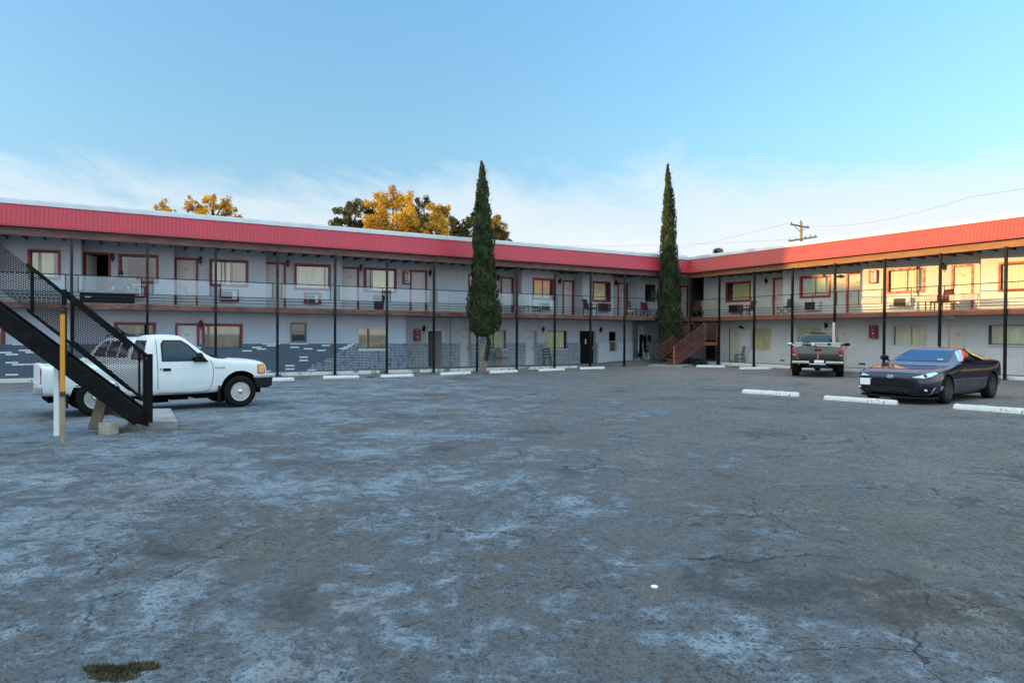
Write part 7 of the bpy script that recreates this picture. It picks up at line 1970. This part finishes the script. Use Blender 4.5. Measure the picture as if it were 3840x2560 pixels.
# ------------------------------------------------------------------ ground
def asphalt():
    n = NT('worn_asphalt'); vec = n.coord('Object')
    sp = n.new('ShaderNodeSeparateXYZ'); n.link(vec, sp.inputs[0]); X, Y = sp.outputs['X'], sp.outputs['Y']
    wv = n.new('ShaderNodeTexNoise'); wv.inputs['Scale'].default_value = 1.6; wv.inputs['Detail'].default_value = 7; wv.inputs['Roughness'].default_value = .62
    n.link(vec, wv.inputs['Vector'])
    warp = n.new('ShaderNodeVectorMath', operation='ADD')
    sc = n.new('ShaderNodeVectorMath', operation='SCALE'); sc.inputs['Scale'].default_value = .5
    n.link(wv.outputs['Color'], sc.inputs[0]); n.link(vec, warp.inputs[0]); n.link(sc.outputs[0], warp.inputs[1])
    wp = warp.outputs[0]
    big = n.noise(vec, .20, 4, .6, .6); mid = n.noise(wp, .85, 6, .6, .2); small = n.noise(wp, 4.2, 6, .66); fine = n.noise(vec, 16, 6, .7); grit = n.noise(vec, 62, 4, .7)
    # worn pale seal coat (more on the left and near the camera) over bare gritty aggregate (more on the right)
    side = n.math('MULTIPLY', n.math('ADD', X, -.2), -.022)
    e = n.math('ADD', n.math('ADD', n.math('MULTIPLY', big, .42), n.math('MULTIPLY', mid, .56)), side)
    e = n.math('ADD', e, n.math('MULTIPLY', n.math('SUBTRACT', small, .5), .62))
    e = n.math('ADD', e, n.math('MULTIPLY', n.math('SUBTRACT', fine, .5), .62))
    e = n.math('ADD', e, n.math('MULTIPLY', n.math('SUBTRACT', grit, .5), .40))
    seal = n.ramp(e, [(.385, 0.0), (.575, 1.0)])
    pale = n.mix(n.ramp(n.math('ADD', n.math('MULTIPLY', mid, .5), n.math('MULTIPLY', small, .5)), [(.36, 0.0), (.62, 1.0)]), (.100, .128, .158), (.255, .312, .372))
    pale = n.mix(n.math('MULTIPLY', n.ramp(fine, [(.52, 0.0), (.66, 1.0)]), .35), pale, (.11, .12, .14))
    agg = n.mix(n.ramp(n.math('ADD', n.math('MULTIPLY', grit, .6), n.math('MULTIPLY', fine, .4)), [(.36, 0.0), (.64, 1.0)]), (.026, .025, .026), (.32, .305, .295))
    dust = n.mix(n.ramp(small, [(.3, 0.0), (.7, 1.0)]), (.120, .110, .102), (.215, .200, .186))
    dm = n.ramp(n.math('ADD', n.noise(wp, .5, 5, .6, .6), n.math('MULTIPLY', n.math('SUBTRACT', small, .5), .25)), [(.52, 0.0), (.585, 1.0)])
    c = n.mix(seal, agg, pale)
    c = n.mix(n.math('MULTIPLY', dm, n.math('SUBTRACT', .82, n.math('MULTIPLY', seal, .42))), c, dust)
    # brown grit lane along the right wing and the kerbs
    dr = n.math('ADD', n.math('MULTIPLY', n.math('SUBTRACT', X, CORN.x), -NR.x), n.math('MULTIPLY', n.math('SUBTRACT', Y, CORN.y), -NR.y))
    dl = n.math('ADD', n.math('MULTIPLY', n.math('SUBTRACT', X, CORN.x), -NL.x), n.math('MULTIPLY', n.math('SUBTRACT', Y, CORN.y), -NL.y))
    nz = n.math('MULTIPLY', n.math('SUBTRACT', n.noise(vec, .45, 6, .65), .5), 10.0)
    lane = n.ramp(n.math('DIVIDE', n.math('ADD', dr, nz), 20.0), [(.22, 1.0), (.66, 0.0)])
    lane2 = n.ramp(n.math('DIVIDE', n.math('ADD', dl, n.math('MULTIPLY', nz, .35)), 10.0), [(.05, .8), (.5, 0.0)])
    lane = n.math('MAXIMUM', lane, lane2)
    brn = n.mix(n.ramp(n.math('ADD', n.math('MULTIPLY', small, .5), n.math('MULTIPLY', fine, .5)), [(.35, 0.0), (.65, 1.0)]), (.145, .122, .117), (.36, .305, .285))
    c = n.mix(n.math('MULTIPLY', lane, .80), c, brn)
    # pits, pock marks and loose dark stones
    pm = n.ramp(n.noise(wp, 1.1, 4, .6), [(.30, .15), (.56, 1.0)])
    pit = None
    for scl, lo, hi in ((8.0, .12, .24), (19.0, .18, .34), (38.0, .2, .36)):
        vo = n.new('ShaderNodeTexVoronoi'); vo.inputs['Scale'].default_value = scl; n.link(wp, vo.inputs['Vector'])
        k = n.math('MULTIPLY', n.ramp(vo.outputs['Distance'], [(lo, 1.0), (hi, 0.0)]), n.math('GREATER_THAN', n.noise(vec, scl * .6, 1), .47))
        pit = k if pit is None else n.math('MAXIMUM', pit, k)
    pit = n.math('MULTIPLY', pit, pm)
    c = n.mix(n.math('MULTIPLY', pit, .74), c, (.050, .050, .055))
    vo3 = n.new('ShaderNodeTexVoronoi'); vo3.inputs['Scale'].default_value = 55; n.link(vec, vo3.inputs['Vector'])
    st = n.math('MULTIPLY', n.ramp(vo3.outputs['Distance'], [(.20, 1.0), (.32, 0.0)]), n.ramp(n.noise(vec, 2.5, 4), [(.42, 0.0), (.6, 1.0)]))
    c = n.mix(n.math('MULTIPLY', st, .42), c, n.mix(n.noise(vec, 31, 2), (.03, .03, .035), (.46, .47, .49)))
    # dark oil and bare spots
    spot = n.ramp(n.math('ADD', n.noise(wp, .7, 4, .5, .5), n.math('MULTIPLY', n.math('SUBTRACT', small, .5), .3)), [(.60, 0.0), (.66, 1.0)])
    c = n.mix(n.math('MULTIPLY', spot, .62), c, (.075, .067, .064))
    # thin broken cracks, only here and there
    cr = None
    for scl, wid, lo in ((.75, .010, .50), (2.3, .016, .56)):
        v2 = n.new('ShaderNodeTexVoronoi', feature='DISTANCE_TO_EDGE'); v2.inputs['Scale'].default_value = scl
        n.link(wp, v2.inputs['Vector'])
        wv_ = n.math('MULTIPLY', n.noise(vec, 5.0, 5, .7), wid * 2.6)
        k = n.math('LESS_THAN', v2.outputs['Distance'], n.math('SUBTRACT', wv_, wid * .75))
        k = n.math('MULTIPLY', k, n.ramp(n.noise(vec, .4 * (1 + scl), 3), [(lo, 0.0), (lo + .04, 1.0)]))
        cr = k if cr is None else n.math('MAXIMUM', cr, k)
    c = n.mix(n.math('MULTIPLY', cr, .8), c, (.035, .032, .03))
    h = n.math('ADD', n.math('MULTIPLY', grit, .5), n.math('MULTIPLY', fine, .7))
    h = n.math('ADD', h, n.math('ADD', n.math('MULTIPLY', seal, .5), n.math('MULTIPLY', small, .5)))
    h = n.math('SUBTRACT', n.math('SUBTRACT', h, n.math('MULTIPLY', cr, 1.2)), n.math('MULTIPLY', pit, .6))
    n.bump(h, .9, .03)
    return n.set(c, n.ramp(fine, [(.3, .72), (.7, .95)]), 0, .35)
M['asphalt'] = asphalt()

def axis(lo, hi, step, far):
    a = [x * step for x in range(int(lo / step), int(hi / step) + 1)]
    return [-f for f in reversed(far)] + a + list(far)
xs = axis(-46, 46, 1.0, (60, 120, 400, 1500)); ys = axis(-20, 64, 1.0, (90, 160, 400, 1500))
mb = MB(); mb.add([(x, y, ground(x, y)) for y in ys for x in xs], [(j * len(xs) + i, j * len(xs) + i + 1, (j + 1) * len(xs) + i + 1, (j + 1) * len(xs) + i) for j in range(len(ys) - 1) for i in range(len(xs) - 1)])
tag(build('ground', mb, M['asphalt'], smooth='all'), 'cracked worn grey asphalt of the motel court', kind='structure')

# ------------------------------------------------------------------ walkways and painted kerbs
a1, a2 = line_a(2241, 'L', 1.2), line_a(2372, 'L', 1.2)
aK = line_a(2165, 'L', .1)
mb = MB()
rows = [(AL_END, ZW_L), (aK, ZW_L), (a1, ZW_L + .01), (a2, ZW_C), (0.0, ZW_C), (-6.0, ZW_C)]
bs = [.2, 1.0, 5.5]
vs = []
for a, z in rows:
    for b in bs:
        zz = z
        if b == .2 and a < aK - .1:
            p = L(max(a, .3), b); zz = min(z, ground(p.x, p.y) + .03)
        vs.append(L(a, b, zz))
mb.add(vs, [(i * 3 + j, i * 3 + j + 1, (i + 1) * 3 + j + 1, (i + 1) * 3 + j) for i in range(len(rows) - 1) for j in range(2)])
# skirt down to the ground along the front
mb.add([q for i in range(len(rows)) for q in (vs[i * 3], Vector((vs[i * 3].x, vs[i * 3].y, -.5)))], [(2 * i, 2 * i + 1, 2 * i + 3, 2 * i + 2) for i in range(len(rows) - 1)])
tag(build('walkway', mb, M['walk']), 'grey concrete walkway along the left wing', kind='structure')
mb = MB()
strip(mb, 'R', [(.22, -.4), (.22, ZW_C - .003), (5.5, ZW_C - .003), (5.5, -.4)], AR_END, a_start=.25, seg=4)
tag(build('walkway', mb, M['walk']), 'grey concrete walkway along the right wing', kind='structure')
mb = MB()
strip(mb, 'L', [(.04, -.5), (.04, ZW_L - .02), (.06, ZW_L + .004), (.2, ZW_L + .004), (.2, -.5)], AL_END, a_start=aK, seg=30)
tag(build('kerb', mb, M['kerb_paint']), 'flaking white painted kerb of the left walkway', kind='structure')
mb = MB()
strip(mb, 'R', [(.05, -.4), (.05, ZW_C - .02), (.07, ZW_C + .003), (.22, ZW_C + .003), (.22, -.4)], AR_END, a_start=1.45, seg=20)
tag(build('kerb', mb, M['stop_paint']), 'white painted kerb of the right walkway', kind='structure')
# concrete apron before the corner stairs
mb = MB()
p = [gp(2430, 1376), gp(2560, 1379), gp(2600, 1372), gp(2500, 1362)]
T = lambda x, y, h: Vector((x, y, h))
mb.prism([(q.x, q.y) for q in p], T, -.3, .015)
tag(build('stair_apron', mb, M['concrete']), 'pale concrete apron in front of the corner stairs', kind='structure')

# ------------------------------------------------------------------ wheel stops
def wheel_stop_mb(ln):
    mb = MB(); r = random.Random(int(ln * 1000))
    prof = [(-.085, 0), (-.08, .055), (-.05, .115), (.05, .115), (.08, .055), (.085, 0)]
    xs_ = [-ln / 2, -ln / 2 + .04] + [-ln / 2 + .04 + (ln - .08) * i / 10 for i in range(1, 10)] + [ln / 2 - .04, ln / 2]
    vs = []
    for i, x in enumerate(xs_):
        s = .8 if i in (0, len(xs_) - 1) else 1.0
        for (y, z) in prof: vs.append((x, y * s + r.uniform(-.004, .004), z * (s if z else 1) + (r.uniform(-.006, .006) if z else 0)))
    m = len(prof); fs = [tuple(range(m)), tuple(reversed(range((len(xs_) - 1) * m, len(xs_) * m)))]
    for i in range(len(xs_) - 1):
        for k in range(m):
            k2 = (k + 1) % m
            fs.append((i * m + k, (i + 1) * m + k, (i + 1) * m + k2, i * m + k2))
    mb.add(vs, fs); return mb
STOPS = [
    (1006, 1429, 1104, 1425.5, 'white wheel stop just beyond the front bumper of the white pickup'),
    (1213, 1420, 1347, 1416.5, 'white wheel stop before the blue wall with scattered white bricks'),
    (1431, 1415, 1552, 1411, 'white wheel stop at the corner where the blue brick wall ends'),
    (1657, 1406, 1768, 1401.5, 'white wheel stop left of the gnarled cypress trunk'),
    (1842, 1399.5, 1943, 1394.5, 'white wheel stop just right of the gnarled cypress trunk'),
    (2023, 1391.5, 2119, 1387.5, 'white wheel stop before the black ladder back chair on the left walkway'),
    (2176, 1384.5, 2269, 1382.5, 'white wheel stop in front of the black door with a paper notice'),
    (2611, 1376, 2719, 1377.5, 'white wheel stop beneath the landing of the brown corner stairs'),
    (2774, 1384, 2892, 1384.5, 'white wheel stop between the black wooden chair and the dark pickup'),
    (2781, 1473, 2990, 1487, 'chipped white wheel stop standing alone before the dark pickup'),
    (3087, 1498, 3358, 1518, 'chipped white wheel stop right before the front bumper of the dark blue coupe'),
    (3572, 1532, 3850, 1553, 'white wheel stop cut off by the right edge beside the coupe front wheel'),
]
for (u0, v0, u1, v1, lab) in STOPS:
    p, q = gp(u0, v0), gp(u1, v1)
    c = (p + q) / 2; d = q - p; ln = math.hypot(d.x, d.y)
    nrm = Vector((d.y, -d.x, 0)).normalized()
    c = c - nrm * .085 if nrm.y < 0 else c + nrm * .085
    pitch = math.atan2(d.z, ln)
    Mx = Matrix.Translation(c + Vector((0, 0, -.004))) @ Matrix.Rotation(math.atan2(d.y, d.x), 4, 'Z') @ Matrix.Rotation(-pitch, 4, 'Y')
    mbs = wheel_stop_mb(ln)
    o = build('wheel_stop', mbs, M['stop_paint'], bevel=0.0); o.matrix_world = Mx
    tag(o, lab, 'wheel stop', 'white concrete wheel stops')

# ------------------------------------------------------------------ unseen building added outside the frame, its top stepped to cast the court's shade
SUN = Vector((-0.942, -0.335, 0)).normalized(); SUN_EL = math.radians(7.3)
SP = Vector((-SUN.y * -1, 0, 0)); SP = Vector((.335, -.942, 0)) * -1     # across the sun direction
def qp(q, p, z=0.0):
    v = -SUN * q + SP * p
    return Vector((v.x, v.y, z))
NB = thing('added_shade_building', 'unseen stucco building with stepped top, added left of the court to cast shade', 'building', qp(-48, 14))
mb = MB()
for (p0, p1, h) in ((-14, 25.2, 12.35), (25.2, 27.6, 13.9), (27.6, 40, 15.75)):
    vs = [qp(-48, p0, -.3), qp(-48, p1, -.3), qp(-62, p1, -.3), qp(-62, p0, -.3)]
    mb.add(vs + [Vector((v.x, v.y, h)) for v in vs], [(0, 1, 2, 3), (4, 5, 6, 7), (0, 1, 5, 4), (1, 2, 6, 5), (2, 3, 7, 6), (3, 0, 4, 7)])
build('wall', mb, M['wall_lo_r'], NB, world=True)
for k in range(9):
    for z0 in (1.0, 4.6, 8.2):
        mb = MB(); p0 = -11 + k * 4.0
        vs = [qp(-47.95, p0, z0), qp(-47.95, p0 + 1.7, z0), qp(-47.95, p0 + 1.7, z0 + 1.7), qp(-47.95, p0, z0 + 1.7)]
        mb.add(vs, [(0, 1, 2, 3)])
        build('window', mb, M['car_glass_dk'], NB, world=True)

# ------------------------------------------------------------------ sky, sun, camera
w = bpy.data.worlds.new('World'); S.world = w; w.use_nodes = True
wt = w.node_tree; wn = wt.nodes; bg = wn['Background']
def wnew(t, **k):
    nd = wn.new(t)
    for a, b in k.items(): setattr(nd, a, b)
    return nd
sky = wnew('ShaderNodeTexSky'); sky.sky_type = 'NISHITA'; sky.sun_disc = False
sky.sun_elevation = SUN_EL; sky.sun_rotation = math.atan2(SUN.x, SUN.y) % (2 * PI)
sky.air_density = 1.0; sky.dust_density = .6; sky.ozone_density = 2.0; sky.altitude = 1100
tc = wnew('ShaderNodeTexCoord'); sep = wnew('ShaderNodeSeparateXYZ'); wt.links.new(tc.outputs['Generated'], sep.inputs[0])
def wm(op, a, b=0.0, cl=False):
    m = wnew('ShaderNodeMath', operation=op, use_clamp=cl)
    for i, v in enumerate((a, b)):
        if hasattr(v, 'default_value'): wt.links.new(v, m.inputs[i])
        else: m.inputs[i].default_value = v
    return m.outputs[0]
def wramp(f, st):
    r = wnew('ShaderNodeValToRGB'); el = r.color_ramp.elements
    while len(el) < len(st): el.new(.5)
    for e, (p, c) in zip(el, st):
        e.position = p; e.color = (c, c, c, 1) if isinstance(c, (int, float)) else (*c, 1)
    wt.links.new(f, r.inputs[0]); return r.outputs[0]
def wmix(f, a, b, mode='MIX'):
    m = wnew('ShaderNodeMix', data_type='RGBA', blend_type=mode)
    for s_, v in ((m.inputs[0], f), (m.inputs[6], a), (m.inputs[7], b)):
        if hasattr(v, 'default_value'): wt.links.new(v, s_)
        elif isinstance(v, (int, float)): s_.default_value = v
        else: s_.default_value = (*v, 1)
    return m.outputs[2]
GAIN = [(0.0, (.13, .115, .11)), (.14, (.133, .120, .117)), (.276, (.152, .166, .150)), (.454, (.176, .208, .200)), (.62, (.64, .50, .42)), (.87, (1.12, .86, .70)), (1.0, (1.18, .92, .76))]
gain = wramp(sep.outputs['Z'], GAIN)
base = wmix(1.0, sky.outputs[0], gain, 'MULTIPLY')
base = wmix(1.0, base, (20.0, 20.0, 20.0), 'MULTIPLY')
# thin cirrus: direction projected on a high flat layer, so streaks run with perspective
zc = wm('MAXIMUM', sep.outputs['Z'], .02)
cx = wm('DIVIDE', sep.outputs['X'], wm('ADD', zc, .10)); cy = wm('DIVIDE', sep.outputs['Y'], wm('ADD', zc, .10))
cv = wnew('ShaderNodeCombineXYZ'); wt.links.new(cx, cv.inputs[0]); wt.links.new(cy, cv.inputs[1])
def wnoise(sc, det, rough, dist, scale=(1, 1, 1), off=(0, 0, 0)):
    mp = wnew('ShaderNodeMapping'); mp.inputs['Scale'].default_value = scale; mp.inputs['Location'].default_value = off
    wt.links.new(cv.outputs[0], mp.inputs['Vector'])
    nz = wnew('ShaderNodeTexNoise'); nz.inputs['Scale'].default_value = sc; nz.inputs['Detail'].default_value = det
    nz.inputs['Roughness'].default_value = rough; nz.inputs['Distortion'].default_value = dist
    wt.links.new(mp.outputs[0], nz.inputs['Vector']); return nz.outputs['Fac']
n1 = wnoise(.55, 9, .62, .7, (1, .7, 1), (3.1, 1.7, 0)); n2 = wnoise(2.6, 8, .7, .6, (1.0, .45, 1), (7.2, 2.2, 0))
tex = wm('ADD', wm('MULTIPLY', n1, .7), wm('MULTIPLY', n2, .3))
# the cloud bank sits low over the right half of the view and thins out to the left
az = wm('DIVIDE', sep.outputs['X'], wm('MAXIMUM', sep.outputs['Y'], .2))
top = wm('ADD', .205, wm('MULTIPLY', wramp(wm('ADD', wm('MULTIPLY', az, .6), .5), [(0.0, .62), (.2, .42), (.36, .34), (.46, .62), (.58, .66), (1.0, .60)]), .12))
lowness = wm('DIVIDE', wm('SUBTRACT', top, sep.outputs['Z']), .14)
cm = wm('ADD', wm('MULTIPLY', lowness, .85), wm('MULTIPLY', wm('SUBTRACT', tex, .5), 2.4))
mask = wramp(cm, [(.18, 0.0), (.52, .62), (.95, .95)])
cl = wramp(sep.outputs['Z'], [(0.0, (8.0, 7.8, 7.4)), (.14, (7.6, 8.0, 8.4)), (.3, (6.4, 7.6, 8.4))])
col = wmix(mask, base, cl)
# the evening sky is brighter on the sunset side, behind the camera
west = wramp(wm('ADD', wm('MULTIPLY', sep.outputs['Y'], -.5), .5), [(.30, 1.0), (.62, 1.75)])
col = wmix(1.0, col, west, 'MULTIPLY')
col = wmix(1.0, col, (13.5, 13.3, 14.2), 'DARKEN')
wt.links.new(col, bg.inputs['Color']); bg.inputs['Strength'].default_value = .12

sd = bpy.data.lights.new('sun', 'SUN'); sd.energy = 5.0; sd.angle = math.radians(.55); sd.color = (1.0, .64, .22)
so = bpy.data.objects.new('sun', sd); COL.objects.link(so)
sv = Vector((SUN.x * math.cos(SUN_EL), SUN.y * math.cos(SUN_EL), math.sin(SUN_EL)))
so.rotation_euler = sv.to_track_quat('Z', 'Y').to_euler(); so.location = sv * 40

cd = bpy.data.cameras.new('camera'); cd.sensor_width = 36; cd.lens = F / 3840 * 36; cd.clip_start = .05; cd.clip_end = 5000
co = bpy.data.objects.new('camera', cd); COL.objects.link(co)
co.matrix_world = Matrix(((CR.x, CU.x, -_fwd.x, CAM.x), (CR.y, CU.y, -_fwd.y, CAM.y), (CR.z, CU.z, -_fwd.z, CAM.z), (0, 0, 0, 1)))
S.camera = co
S.view_settings.view_transform = 'Standard'; S.view_settings.look = 'None'; S.view_settings.exposure = 0; S.view_settings.gamma = 1
S.render.engine = 'CYCLES'
S.cycles.max_bounces = 6; S.cycles.diffuse_bounces = 3; S.cycles.glossy_bounces = 3; S.cycles.transparent_max_bounces = 12
S.cycles.use_denoising = True
